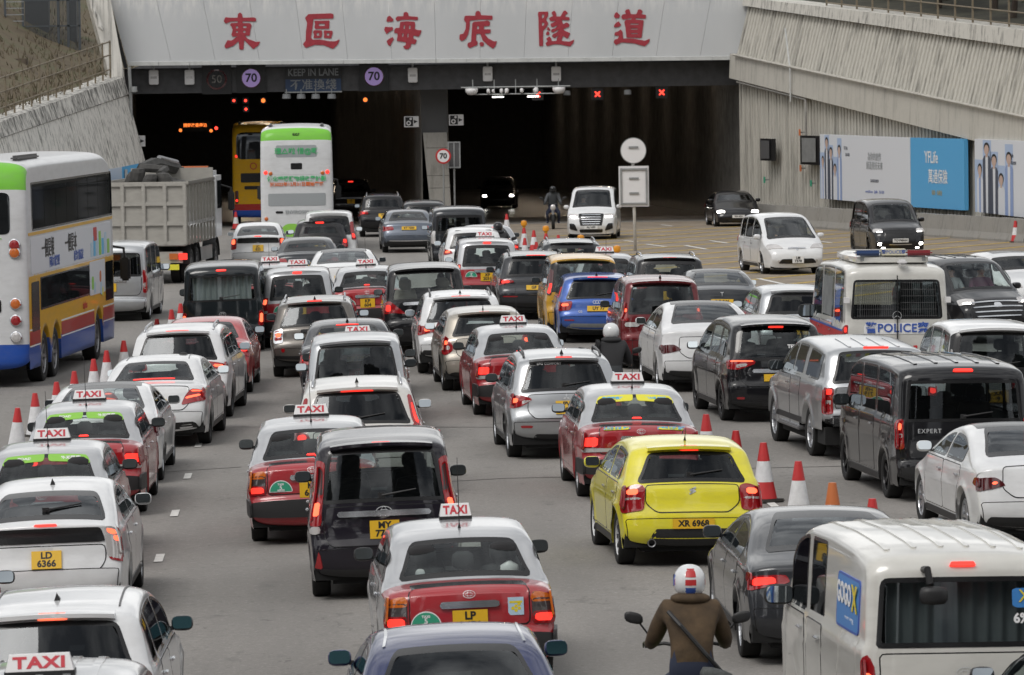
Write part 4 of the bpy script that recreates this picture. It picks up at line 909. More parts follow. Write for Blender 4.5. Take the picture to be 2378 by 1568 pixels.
emit('led_lilac', (.46, .33, .70), .27, (.20, .14, .30))
for (x, y), lb, mt in [((583, 182), 'lit lilac 70 speed limit sign beside the keep in lane board', 'led_lilac'), ((868, 178), 'lit lilac 70 speed limit sign above the red signal lamp', 'led_lilac')]:
    o, s_ = hang('speed_limit_sign', lb, 'speed sign', x, y, group='electronic speed limit signs under the beam')
    flat(o, 'backboard', -.62, .62, -.62, .62, 0, .15, 'black_frame'); m = MB(); m.lathe([(.38, -.02), (.38, -.03), (0, -.03)], 28, axis='y'); m.build('sign_face', [mt], o); m = MB(); m.lathe([(.41, -.0), (.41, -.02), (.38, -.022)], 28, axis='y'); m.build('rim', ['lamp_darkred'], o)
    obj('sign_lettering', text_mesh('70', .50, 'ink', .003, offset=.012), o, (0, -.04, 0), (R(90), 0, 0))
o, s_ = hang('speed_limit_sign', 'unlit dark speed limit sign beside the lilac 70 sign', 'speed sign', 503, 185); flat(o, 'backboard', -.62, .62, -.62, .62, 0, .15, 'black_frame'); MB().lathe([(.43, 0), (.43, -.02), (.36, -.022)], 24, axis='y').build('rim', ['lamp_darkred'], o); obj('sign_lettering', text_mesh('50', .46, 'tunnel_panel', .003), o, (0, -.03, 0), (R(90), 0, 0))
simple('dim_white', (.20, .21, .22), .6); simple('dim_blue', (.022, .045, .10), .5)
o, s_ = hang('lane_sign', 'dim blue board reading KEEP IN LANE in English and Chinese', 'sign', 727, 184)
flat(o, 'board', -1.17, 1.17, -.52, .0, 0, .1, 'dim_blue'); flat(o, 'board', -1.17, 1.17, .005, .52, 0, .1, 'black_frame'); flat(o, 'frame', -1.2, 1.2, -.57, -.52, -.03, .12, 'galv')
obj('sign_lettering', text_mesh('KEEP IN LANE', .42, 'dim_white', .002, offset=.008, sx=.82), o, (0, -.015, .27), (R(90), 0, 0)); obj('sign_lettering', text_mesh('不准換綫', .47, 'dim_white', .002, offset=.006, space=1.12), o, (0, -.015, -.26), (R(90), 0, 0))
for x in (665, 699, 733, 770): 
    o, s_ = hang('small_lamp', 'small pale lamp housing hanging below the keep in lane board', 'lamp', x, 224, group='small lamps under the lane board'); MB().lathe([(.0, .10), (.16, .10), (.19, -.09), (.15, -.11), (0, -.10)], 14).build('housing', ['dim_white'], o); flat(o, 'bracket', -.02, .02, .08, .3, -.02, .02, 'galv')
emit('sig_red', (1, .05, .03), 3); emit('sig_orange', (1, .22, .04), 1.6)
def signal(x, y, lb, mt='sig_red', r=.07, Y=YP+2):
    o, s_ = hang('signal_lamp', lb, 'signal', x, y, Y); flat(o, 'housing', -.13, .13, -.13, .13, 0, .2, 'black_frame', .02); MB().lathe([(r, -.03), (r*.7, -.06), (0, -.07)], 14, axis='y').build('lens', [mt], o)
for x, y, lb in [(543, 234, 'red signal lamp high in the dark bore, beside its pair'), (570, 234, 'red signal lamp above a smaller red lamp'), (571, 254, 'lowest small red lamp above the yellow bus'), (611, 234, 'orange red signal lamp left of the small pale lamps'), (848, 232, 'orange red signal lamp under the lilac speed sign')]: signal(x, y, lb, 'sig_orange' if 'orange' in lb else 'sig_red', .09 if 'orange' in lb else .06)
for x, y, lb in [(1248, 220, 'red lane cross among the white cameras'), (1387, 219, 'red lane cross between the cameras and the tunnel wall'), (1536, 215, 'red lane cross closest to the fluted side wall')]:
    o, s_ = hang('lane_cross', lb, 'lane signal', x, y, YP+1.1); flat(o, 'housing', -.24, .24, -.24, .24, 0, .2, 'black_frame')
    m = MB()
    for a in (45, -45): c, s2 = math.cos(R(a)), math.sin(R(a)); m.add([(c*l-s2*w_, -.02, s2*l+c*w_) for l, w_ in ((-.15, -.028), (.15, -.028), (.15, .028), (-.15, .028))], [(0, 1, 2, 3)])
    m.build('cross', ['sig_red'], o)
for x, y in ((1457, 214), (1316, 216)):
    o, s_ = hang('small_lamp', 'small dim lamp housing beside a red lane cross', 'lamp', x, y, group='small lamps by the lane crosses'); MB().lathe([(.0, .10), (.14, .08), (.15, -.10), (0, -.10)], 12).build('housing', ['dim_white'], o)
g, s_ = hang('camera_gantry', 'bracket carrying a row of small white cameras between two bowls', 'camera gantry', 1197, 212, YP+.4)
m = MB(); m.tube([(-2.3, 0, .18), (2.3, 0, .18)], .03, 6); m.tube([(-1.7, 0, -.12), (1.8, 0, -.12)], .025, 6)
for x in (-1.8, -.9, 0, .9, 1.8): m.box((x-.02, -.02, -.12), (x+.02, .02, .5))
m.build('rails', ['galv'], g)
for x, sz in [(-1.15, .09), (-.95, .07), (-.6, .09), (-.38, .10), (.25, .09), (.85, .12), (2.2*.35, .05)]: v, q = superbox(sz*1.7, .3, sz*2.2, 3); MB().add([(a+x, b_-.1, c+.02) for a, b_, c in v], q).build('camera', ['sign_white'], g, True)
for x in (-1.85, 1.82): MB().lathe([(0, .14), (.27, .14), (.26, 0), (.17, -.12), (0, -.14)], 16, c=(x, -.05, .0)).build('bowl', ['sign_white'], g, True)
for x in (-.75, .73): obj('strip_light', MB().box((x-.24, -.05, -.26), (x+.24, .02, -.21)).mesh('strip_light', ['lit_drl']), g)
def camsign(x, y, lb, Y):
    o, s_ = hang('camera_sign', lb, 'sign', x, y, Y); flat(o, 'board', -.31, .31, -.23, .23, 0, .03, 'sign_white'); m = MB(); m.box((-.26, -.008, -.19), (.07, 0, .19)); m.poly([(.1, -.008, -.08), (.27, -.008, 0), (.1, -.008, .08)]); m.build('camera_symbol', ['ink'], o); m = MB(); m.lathe([(.10, -.012), (.05, -.012)], 14, axis='y', c=(-.12, 0, -.06)); m.lathe([(.055, -.012), (0, -.012)], 12, axis='y', c=(-.03, 0, .12)); m.build('lens_symbol', ['sign_white'], o)
camsign(955, 283, 'white speed camera sign on the queue side of the pillar', YP+2.4); camsign(1059, 279, 'white speed camera sign on the outbound side of the pillar', YP+2.6); camsign(320, 328, 'white speed camera sign half hidden by the streaked wall', YP+.7)
# speed sign on post, and a sign seen from behind, at the pillar
def post_sign(name, lb, x, y, Y, build):
    p = PY(x, y, Y); g_ = zg(p.x, p.y); o = empty(name, (p.x, p.y, g_)); tag(o, lb, 'sign'); build(o, p.z-g_); return o
def b70(o, z):
    MB().tube([(0, .05, 0), (0, .05, z)], .035, 8).build('post', ['galv'], o); MB().lathe([(.0, .02), (.33, .02), (.33, -.0), (.32, -.012)], 28, axis='y', c=(0, 0, z)).build('rim', ['cone_red'], o); MB().lathe([(.26, -.012), (0, -.012)], 28, axis='y', c=(0, 0, z)).build('sign_face', ['sign_white'], o); MB().lathe([(.325, -.008), (.255, -.0125)], 28, axis='y', c=(0, 0, z)).build('ring', ['cone_red'], o)
    obj('sign_lettering', text_mesh('70', .31, 'ink', .002, offset=.01), o, (0, -.02, z), (R(90), 0, 0)); MB().tube([(0, .0, .55), (-.6, .1, .05)], .02, 6).tube([(0, .0, .55), (.6, .1, .05)], .02, 6).build('brace', ['galv'], o)
post_sign('speed_sign', 'round white 70 speed sign with red rim before the pillar foot', 1029, 363, YP+1.2, b70)
def bback(o, z):
    m = MB(); m.tube([(0, .08, 0), (0, .08, z+.2)], .04, 8); m.build('post', ['galv'], o); m = MB(); m.box((-.26, 0, z-.55), (.26, .03, z+.55)); m.build('board', ['trimgrey'], o); m = MB()
    for x in (-.24, 0, .24): m.box((x-.03, -.03, z-.55), (x+.03, 0, z+.55))
    for zz in (-.53, .53): m.box((-.27, -.032, z+zz-.03), (.27, -.002, z+zz+.03))
    m.build('frame', ['galv'], o)
post_sign('road_sign', 'narrow sign seen from behind beside the pillar foot', 1054, 360, YP+1.6, bback)
# far variable message sign and lamps inside the bore
o, s_ = hang('message_sign', 'orange lit message board deep inside the bore', 'sign', 453, 294, YP+45); flat(o, 'board', -.8, .8, -.25, .25, 0, .2, 'black_frame'); obj('sign_lettering', text_mesh('請即改善停泊', .20, 'sig_orange', .002, offset=.004), o, (0, -.02, .05), (R(90), 0, 0))
for x, y, lb in [(419, 303, 'red lamp left of the orange message board'), (490, 304, 'orange red lamp at the end of the message board'), (502, 298, 'small red figure lamp beyond the message board')]: signal(x, y, lb, 'sig_orange' if 'orange' in lb else 'sig_red', .085, YP+44)

# ---- side wall on the right
Ya, Yb = 207.0, 172.0
def lerp(a, b, t): return a+(b-a)*t
wa = {k: PY(*q, Ya) for k, q in dict(base=(1727, 497), bb=(1726, 185), bt=(1728, 128), cb=(1755, 15), ct=(1758, -4)).items()}
wb = {k: PY(*q, Yb) for k, q in dict(base=(2400, 566), bb=(2400, 357), bt=(2400, 272), cb=(2400, 117), ct=(2400, 76)).items()}
def wallp(Y, k):
    t = (Ya-Y)/(Ya-Yb); X = lerp(wa['base'].x, wb['base'].x, t); z = lerp(wa[k].z, wb[k].z, t); return X, z
sw = empty('side_wall', (wallp(190, 'bb')[0], 190, 0)); tag(sw, 'long fluted concrete wall with leaning upper panels behind the billboards', 'wall')
Yc = 135.0
def K(o): return keep(o, sw)
X0, X1 = wallp(Ya, 'bb')[0], wallp(Yc, 'bb')[0]
K(ribwall('lower_fluting', X1, Yc, X0, Ya+1.0, (-.5, -.9), (wallp(Yc, 'bb')[1], wallp(Ya, 'bb')[1]), 'conc_right', .40, .15, 1, par=None)); 
def band(name, o0, o1, ka, kb, mat, lean0=0, lean1=0, n=1):
    for k in range(n):
        y0, y1 = lerp(Ya+.9, Yc, k/n), lerp(Ya+.9, Yc, (k+1)/n); g = .012 if n > 1 else 0
        pts = []
        for y in (y0-g, y1+g):
            x, za = wallp(y, ka); _, zb = wallp(y, kb); pts.append((x, y, za, zb))
        (xa, ya, a0, a1), (xb, yb, b0, b1) = pts
        V = [(xb+o0+lean0, yb, b0), (xa+o0+lean0, ya, a0), (xa+o1+lean1, ya, a1), (xb+o1+lean1, yb, b1), (xb+1.6, yb, b0), (xa+1.6, ya, a0), (xa+1.6, ya, a1), (xb+1.6, yb, b1)]
        K(obj(name, mesh(name, V, [(0, 1, 2, 3), (3, 2, 6, 7), (5, 1, 0, 4), (1, 5, 6, 2), (4, 0, 3, 7)], mat)))
band('beam', -.30, -.25, 'bb', 'bt', 'conc_band', n=6)
h_ = wallp(190, 'cb')[1]-wallp(190, 'bt')[1]
K(ribwall('upper_fluting', wallp(Yc, 'bt')[0]-.10, Yc, wallp(Ya, 'bt')[0]-.10, Ya+.9, (wallp(Yc, 'bt')[1]-.03, wallp(Ya, 'bt')[1]-.03), (wallp(Yc, 'cb')[1], wallp(Ya, 'cb')[1]), 'conc_right', .42, .14, 1, lean=.26))
band('coping', .26*h_-.28, .26*h_-.22, 'cb', 'ct', 'conc_coping', n=10)
K(MB().tube([(wallp(200, 'bb')[0]-.26, 200, wallp(200, 'bt')[1]+1.5), (wallp(199, 'bb')[0]-.38, 199, wallp(199, 'bt')[1]-.1), (wallp(199, 'bb')[0]-.38, 199, wallp(199, 'bb')[1]-.3)], .035, 6).build('drain_pipe', ['lintel_trim']))
pp = [(wallp(y, 'bb')[0]-.22, y, wallp(y, 'bb')[1]-.10) for y in (207, 203, 199, 197.5)]; pp.append((pp[-1][0]-.02, 197.2, pp[-1][2]-.5)); pp.append((pp[-1][0]-.02, 197.1, 2.6)); K(MB().tube(pp, .05, 6).build('conduit', ['conc_barrier']))
K(MB().tube([(wallp(y, 'bt')[0]-.36, y, wallp(y, 'bt')[1]+.02) for y in (207, 190, 172, 140)], .06, 6).build('conduit', ['conc_band']))
# railing on the coping
def railing(name, lb, pts, h, rails, n):
    o = empty(name, pts[0]); tag(o, lb, 'railing'); P_ = [Vector(p) for p in pts]
    d = [0]
    for a, b_ in zip(P_, P_[1:]): d.append(d[-1]+(b_-a).length)
    def at(t):
        for k in range(len(P_)-1):
            if t <= d[k+1]+1e-6: return P_[k].lerp(P_[k+1], (t-d[k])/(d[k+1]-d[k]))
        return P_[-1]
    pm = MB().box((-.035, -.035, -.15), (.035, .035, h)).mesh('post', ['rail_paint'])
    for k in range(n+1): obj('post', pm, o, at(d[-1]*k/n)-P_[0])
    for z in rails: MB().tube([p-P_[0]+Vector((0, -.03, z)) for p in P_], .032, 6).build('rail', ['rail_paint'], o)
    return o
lean = .26*h_
railing('railing', 'brown steel railing on the coping, trees behind it', [(wallp(y, 'ct')[0]+lean+.25, y, wallp(y, 'ct')[1]) for y in (198, 185, 172, 150, 136)], 1.5, (.12, .55, 1.0, 1.46), 32)
bk = [(wallp(y, 'ct')[0]+lean, y, wallp(y, 'ct')[1]-.1) for y in (212, 190, 170, 150, 135)]
V = [p for x, y, z in bk for p in ((x+.2, y, z), (x+5, y+2, z+.6), (x+16, y+5, z+4), (x+40, y+10, z+9))]; F = [(k*4+j, k*4+j+1, k*4+j+5, k*4+j+4) for k in range(4) for j in range(3)]
tag(obj('hillside', mesh('hillside', V, [q[::-1] for q in F], 'scrub', None, True)), kind='structure')
# ---- trees behind the railing
def tree(x, y, z, h, r, lb, seed, n=1500):
    rnd = random.Random(seed); o = empty('shrub_tree', (x, y, z)); tag(o, lb, 'tree', 'dark trees behind the railing')
    m = MB(); tops = []
    m.tube([(0, 0, -.3), (.1, 0, h*.3), (-.1, .1, h*.55)], [.14, .11, .07], 7)
    for k in range(7):
        a = rnd.uniform(0, 6.28); q = Vector((math.cos(a)*r*rnd.uniform(.4, .8), math.sin(a)*r*rnd.uniform(.4, .8), h*rnd.uniform(.45, .95))); m.tube([(0, 0, h*.3), tuple(q*.6+Vector((0, 0, h*.1))), tuple(q)], [.06, .04, .015], 5); tops.append(q)
    m.build('trunk', ['bark'], o); V = []; F = []
    for k in range(n):
        c = rnd.choice(tops); p = c+Vector((rnd.gauss(0, r*.26), rnd.gauss(0, r*.26), rnd.gauss(0, h*.11))); s_ = rnd.uniform(.06, .15)
        a = Vector((rnd.gauss(0, 1), rnd.gauss(0, 1), rnd.gauss(0, .6))).normalized(); b_ = a.orthogonal().normalized()
        i = len(V); V += [p-a*s_, p+b_*s_*.5, p+a*s_, p-b_*s_*.5]; F.append((i, i+1, i+2, i+3))
    obj('crown', mesh('crown', V, F, 'leaf'), o)

for k, (y, dx, h, lb) in enumerate([(203, 5, 2.4, 'low dark shrub behind the railing closest to the portal beam'), (199, 3, 2.2, 'small shrub pressed against the railing near the portal'), (195, 4, 2.8, 'dark shrub behind the railing with leaning stems'), (191, 2.4, 2.4, 'low spreading shrub behind the railing above the lamp box'), (187, 3.2, 3.2, 'dark leafy tree behind the railing, thin crown'), (182, 2.2, 2.8, 'bushy shrub behind the railing above the white billboard'), (178, 2.6, 3.4, 'dense dark tree behind the railing above the blue billboard'), (174, 2.0, 3.0, 'round dark shrub behind the railing past the blue billboard'), (170, 2.4, 3.6, 'broad dark tree behind the railing beyond the portrait billboard'), (165, 3.5, 3.8, 'tall dark tree at the far bend of the railing')]):
    tree(wallp(y, 'ct')[0]+lean+dx, y, wallp(y, 'ct')[1], h, 2.1, lb, k+3, 1700)
# ---- concrete barriers in front of the wall
jp = [(-.30, 0), (-.30, .08), (-.20, .30), (-.11, .82), (.11, .82), (.20, .30), (.30, .08), (.30, 0)]
def jersey(Lg):
    V = [(x, y, z) for y in (-Lg/2, Lg/2) for x, z in jp]; n = 8
    return mesh('concrete_barrier', V, [(k, k+1, k+1+n, k+n) for k in range(n-1)]+[tuple(range(n-1, -1, -1)), tuple(range(n, 2*n))], 'conc_barrier')
jm = jersey(2.96); ang = math.atan2(wb['base'].x-wa['base'].x, Ya-Yb)
wn = ['closest to the portal', 'second from the portal', 'third from the portal', 'fourth from the portal', 'fifth from the portal', 'sixth from the portal', 'seventh from the portal', 'eighth from the portal', 'ninth from the portal', 'tenth from the portal', 'eleventh from the portal', 'twelfth from the portal', 'thirteenth from the portal']
for k in range(13):
    y = 206-k*2.93; x = wallp(y, 'base')[0]-1.0
    o = obj('concrete_barrier', jm, None, (x, y, zg(x, y)), (0, 0, ang)); tag(o, 'grey concrete road barrier along the fluted wall, '+wn[k], 'barrier', 'concrete barriers along the wall')
# ---- billboards on the wall
def wally(px, off):
    for i in range(6000):
        y = 208-i*.02; x = wallp(y, 'bb')[0]-off
        v = Vector((x, y, 3))-CAM; xx = v.dot(_r)/v.dot(_f)*FPX+CX
        if xx >= px: return y
def board(name, lb, pxa, pxb, yt, yb_, mat, cat='billboard', deco=None):
    off = .42; ya, yb = wally(pxa, off), wally(pxb, off); xa, xb = wallp(ya, 'bb')[0]-off, wallp(yb, 'bb')[0]-off
    zt, zb = PY(pxa, yt, ya).z, PY(pxa, yb_, ya).z; zt2, zb2 = PY(pxb, deco[1], yb).z, PY(pxb, deco[2], yb).z
    Ln = math.hypot(xb-xa, yb-ya); o = empty(name, (xa, ya, zb)); a2 = math.atan2(yb-ya, xb-xa); o.rotation_euler = (0, 0, a2); tag(o, lb, cat)
    H1, H2, dz = zt-zb, zt2-zb2, zb2-zb
    V = [(0, 0, 0), (Ln, 0, dz), (Ln, 0, dz+H2), (0, 0, H1)]; V += [(x, .16, z) for x, y, z in V]
    obj('panel', mesh('panel', V, [(0, 1, 2, 3), (7, 6, 5, 4), (0, 4, 5, 1), (3, 2, 6, 7), (0, 3, 7, 4), (1, 5, 6, 2)], mat), o)
    def P_(u, w_, e=-.006): return (u*Ln, e, dz*u+w_*(H1+(H2-H1)*u))
    deco[0](o, P_, Ln, H1); return o
def person_print(o, P_, u0, u1, htop, coat, inner, hair=True):
    c = (u0+u1)/2; w_ = (u1-u0)
    def bl_(pts, mat, e, nm): m = MB(); m.poly([P_(c+x*w_, y, e) for x, y in pts]); m.build(nm, [mat], o)
    bl_([(-.5, 0), (.5, 0), (.5, htop-.22), (.30, htop-.17), (-.30, htop-.17), (-.5, htop-.22)], coat, -.010, 'printed_coat'); bl_([(-.12, 0), (.12, 0), (.16, htop-.175), (-.16, htop-.175)], inner, -.013, 'printed_shirt')
    el = lambda rx, ry, cy, a0=0, a1=360: [(rx*math.cos(R(a)), cy+ry*math.sin(R(a))) for a in range(a0, a1, 20)]
    bl_(el(.36, .075, htop-.065), 'hair', -.0145, 'printed_hair'); bl_(el(.29, .068, htop-.090), 'poster_skin', -.017, 'printed_face'); bl_([(-.12, htop-.19), (.12, htop-.19), (.12, htop-.13), (-.12, htop-.13)], 'poster_skin', -.0155, 'printed_neck')
def txt(o, P_, body, u, w_, size, mat, al='CENTER', e=-.012, off=0):
    obj('printed_lettering', text_mesh(body, size, mat, .001, al, off), o, P_(u, w_, e), (R(90), 0, 0))
def deco_people(o, P_, Ln, H, s_=1.0, full=True):
    def band_(u0, u1, a, b, mat): m = MB(); m.poly([P_(u0, a, -.004), P_(u1, a, -.004), P_(u1, b, -.004), P_(u0, b, -.004)]); m.build('printed_band', [mat], o)
    k = s_
    for (u0, u1, a, b) in [(.0, .055, 0, .72), (.055, .11, 0, .99), (.10, .155, 0, .84), (.15, .20, 0, .66), (.20, .252, 0, .95)]: band_(u0*k, u1*k-.001, a, b, 'bill_pale')
    for (u0, u1, h, c, i_) in [(.015, .055, .66, 'shirt', 'shirt_blue'), (.055, .108, .95, 'suit', 'shirt'), (.104, .155, .80, 'suit', 'shirt'), (.152, .198, .55, 'shirt', 'shirt'), (.2, .252, .84, 'shirt_blue', 'shirt')]: person_print(o, P_, u0*k, u1*k, h, c, i_)
    if full:
        txt(o, P_, 'YFLife', .30, .80, .20, 'suit'); txt(o, P_, '萬通保險', .32, .70, .14, 'suit')
        txt(o, P_, '為你的創作\n締造美好未來', .62, .62, .34, 'ink_grey'); txt(o, P_, '萬通保險集團成員', .62, .33, .13, 'suit'); txt(o, P_, 'www.yflife.com    @yflife    2533 5555', .62, .17, .15, 'ink_blue')
board('portrait_billboard', 'white insurance billboard with five people printed beside the blue one', 1903, 2112, 312, 461, 'bill_white', deco=(lambda *a: deco_people(*a), 320, 480))
def deco_blue(o, P_, Ln, H): txt(o, P_, 'YFLife', .40, .72, .62, 'ink_white', off=.006); txt(o, P_, '萬通保險', .52, .44, .56, 'ink_white', off=.004); txt(o, P_, '保險・強積金', .50, .22, .2, 'gold')
simple('board_edge', (.015, .016, .018), .5)
board('blue_billboard', 'bright blue insurance billboard with white lettering on the wall', 2113, 2237, 320, 481, 'bill_blue', deco=(deco_blue, 323, 489))
board('portrait_billboard', 'second white portrait billboard beyond a gap from the blue one', 2262, 2560, 323, 492, 'bill_white', deco=(lambda o, P_, Ln, H: deco_people(o, P_, Ln, H, 1.25), 337, 527))
# boxes on the wall by the portal
for pa, pb, yt, yb_, yt2, yb2, lb, mt in [(1764, 1792, 322, 373, 323, 374, 'small dark wall cabinet near the portal edge', 'tunnel_panel'), (1857, 1902, 315, 382, 316, 384, 'large grey lamp box with rounded cover beside the billboard', 'trimgrey')]:
    def d_(o, P_, Ln, H): m = MB(); m.add([P_(u, w_, -.05) for u, w_ in ((.14, .08), (.86, .1), (.86, .92), (.14, .92))], [(0, 1, 2, 3)]); m.build('cover', ['galv' if 'lamp' in o['label'] else 'trimgrey'], o)
    board('wall_box', lb, pa, pb, yt, yb_, 'black_frame', 'cabinet', (d_, yt2, yb2))
for x, y, mt, lb in [(1862, 308, 'cone_orange', 'small orange marker above the grey lamp box'), (1864, 391, 'cone_orange', 'small orange marker below the grey lamp box'), (1780, 418, 'sign_green', 'small green sign low on the wall by the cabinet'), (1888, 426, 'sign_green', 'small green sign below the grey lamp box')]:
    yy = wally(x, .15); p = PY(x, y, yy); o = empty('wall_marker', (p.x-.1, yy, p.z)); tag(o, lb, 'marker'); obj('plate', MB().box((-.03, -.16, -.13), (.03, .16, .13), 0, .01).mesh('plate', [mt]), o); obj('fixing', MB().box((.03, -.03, -.03), (.2, .03, .03)).mesh('fixing', ['galv']), o)

# ---- left wing wall
def lw(t, up):   # t=0 at portal, 1 at frame edge
    A0, A1 = PY(365, 497, 206.5), PY(280, 181, 206.5); B1 = PY(0, 283, 188); B0 = Vector((B1.x+.27*B1.z, 188, 0))
    return A0.lerp(B0, t).lerp(A1.lerp(B1, t), up)
lwo = empty('wing_wall', lw(.5, 0)); tag(lwo, 'pale battered retaining wall with black rain streaks below the railing', 'wall')
T_ = [-.02, .25, .5, .75, 1.0, 1.4, 2.0]
for k in range(len(T_)-1):
    a, b_ = T_[k], T_[k+1]; up1 = .865; g = .0015
    V = [lw(b_-g, -.14), lw(a+g, -.14), lw(a+g, up1), lw(b_-g, up1)]; V += [v_+Vector((-1.2, .6, 0)) for v_ in V]
    keep(obj('wall_panel', mesh('wall_panel', V, [(0, 1, 2, 3), (1, 5, 6, 2), (4, 0, 3, 7)], 'conc_left')), lwo)
    V = [lw(b_, up1+.008)+Vector((.06, -.03, 0)), lw(a, up1+.008)+Vector((.06, -.03, 0)), lw(a, 1.0)+Vector((.03, -.02, 0)), lw(b_, 1.0)+Vector((.03, -.02, 0))]; V += [v_+Vector((-.9, .7, .1)) for v_ in V]
    keep(obj('coping', mesh('coping', V, [(0, 1, 2, 3), (3, 2, 6, 7), (1, 5, 6, 2), (1, 0, 4, 5)], 'conc_lcoping')), lwo)
railing('railing', 'brown steel railing above the streaked wing wall', [lw(t, 1.0)+Vector((-.3, .3, .05)) for t in (.03, .25, .5, .75, 1.0, 1.5)], 1.55, (.35, .95, 1.5), 22)
# grass bank behind it
V = []
for t in np.linspace(-.9, 2.0, 22):
    p = lw(t, 1.0)
    for j, (dx, dy, dz) in enumerate(((-.5, .5, .05), (-2, 2.2, .5), (-4, 6, 1.9), (-7, 12, 4.6), (-10, 22, 9), (-14, 40, 17))): V.append((p.x+dx, p.y+dy, p.z+dz+random.gauss(0, .12)*(j > 0)))
F = [(k*6+j, k*6+j+1, k*6+j+7, k*6+j+6) for k in range(21) for j in range(5)]
tag(obj('grass_bank', mesh('grass_bank', V, F, 'dry_grass', None, True)), kind='structure')
def blades():
    VV = []; FF = []; rnd = random.Random(5)
    for k in range(5000):
        q = rnd.randrange(len(F)); a, b_, c, d_ = [Vector(V[i]) for i in F[q]]; u, w_ = rnd.random(), rnd.random(); p = a.lerp(b_, u).lerp(d_.lerp(c, u), w_); h = rnd.uniform(.12, .35); x = rnd.gauss(0, .1)
        i = len(VV); VV += [p+Vector((-.03, 0, -.03)), p+Vector((.03, 0, -.03)), p+Vector((x, rnd.gauss(0, .08), h))]; FF.append((i, i+1, i+2))
    tag(obj('grass_blades', mesh('grass_blades', VV, FF, 'dry_grass')), 'short dry grass covering the bank behind the railing', 'grass', kind='stuff')
blades()
# parapet of the portal and steps beside it
pr = empty('portal_parapet', PY(270, 180, 206.8)); tag(pr, 'weathered concrete parapet running up beside the portal beam', 'parapet')
for q, mt in (([(196, -40), (250, -40), (291, 190), (262, 205)], 'conc_left'),):
    W_ = [PY(x, y, 206.9) for x, y in q]; V2 = W_+[w_+Vector((-.2, 1.2, 0)) for w_ in W_]
    keep(obj('slab', mesh('slab', V2, [(0, 3, 2, 1), (0, 1, 5, 4), (1, 2, 6, 5), (2, 3, 7, 6), (3, 0, 4, 7)], mt)), pr)
keep(MB().tube([PY(x, y, 206.6) for x, y in ((300, 155), (303, 210), (306, 330))], .07, 8).build('pipe', ['galv']), pr)
keep(MB().tube([PY(x, y, 206.5) for x, y in ((213, -10), (216, 20), (228, 45), (232, 62), (240, 72))], [.10, .12, .09, .12, .08], 6).build('creeper_stem', ['conc_left']), pr)
keep(MB().lathe([(.0, .12), (.13, .12), (.15, -.10), (.1, -.14), (0, -.14)], 12, c=tuple(PY(311, 208, 206.4))).build('lamp', ['galv']), pr)
# metal cage, ladder and concrete block on the bank
cg = empty('metal_cage', PY(100, 128, 213)); tag(cg, 'grey steel mesh cage with ladder on the grass bank', 'cage')
def cp(x, y, Y=213): return PY(x, y, Y)
m_ = MB()
for x in (14, 55, 137, 160, 186):
    a, b_ = cp(x, 133), cp(x, -30); keep(MB().box((a.x-.05, 213, a.z), (a.x+.05, 213.1, b_.z)).build('post', ['cage_grey']), cg)
for y in (2, 62, 126): a, b_ = cp(55, y), cp(186, y); keep(MB().box((a.x, 213.0, a.z-.03), (b_.x, 213.06, a.z+.03)).build('rail', ['cage_grey']), cg)
for x in np.arange(57, 186, 3.2): a, b_ = cp(x, 133), cp(x, -30); m_.box((a.x-.013, 213.02, a.z), (a.x+.013, 213.04, b_.z))
keep(tag(m_.build('wire_mesh', ['cage_mesh']), kind='stuff'), cg)
a, b_ = cp(60, 134, 214.5), cp(184, -30, 214.5); keep(MB().box((a.x, 214.5, a.z), (a.x+1.0, 215.5, b_.z)).box((a.x+1.9, 214.7, a.z), (a.x+2.2, 215.5, b_.z)).build('cabinet', ['cage_mesh']), cg)
for k in range(9): a = cp(14, 5+k*15); b_ = cp(55, 5+k*15); keep(MB().box((a.x, 212.98, a.z-.02), (b_.x, 213.0, a.z+.02)).build('rung', ['galv']), cg)
q = PY(25, 165, 205); bo = empty('concrete_block', q); tag(bo, 'dark weathered concrete plinth on the grass behind the railing', 'block'); obj('cap', MB().box((-.7, -.4, .1), (.7, .5, .5), 0, .05).mesh('cap', ['wood_block']), bo); obj('stem', MB().box((-.45, -.2, -1.0), (.45, .4, .1), 0, .04).mesh('stem', ['wood_block']), bo)
# hoarding between wall foot and lorry
for (xa, ya1, xb, yb1, mt, lb) in [(222, 398, 283, 388, 'bill_white', 'white hoarding panel at the foot of the streaked wall'), (283, 388, 352, 374, 'bill_blue', 'blue hoarding panel at the foot of the streaked wall')]:
    A, B_ = PY(xa, ya1, 190), PY(xb, yb1, 192); o = empty('hoarding', (A.x, 190, 0)); tag(o, lb, 'billboard')
    V3 = [(0, 0, .4), (B_.x-A.x, 2, .4), (B_.x-A.x, 2, B_.z), (0, 0, A.z)]; V3 += [(x, y+.1, z) for x, y, z in V3]; obj('panel', mesh('panel', V3, [(0, 1, 2, 3), (3, 2, 6, 7), (0, 3, 7, 4), (1, 5, 6, 2)], mt), o); MB().box((.1, .12, 0), (.2, .2, A.z-.1)).box((B_.x-A.x-.2, 2.12, 0), (B_.x-A.x-.1, 2.2, B_.z-.1)).build('post', ['galv'], o)

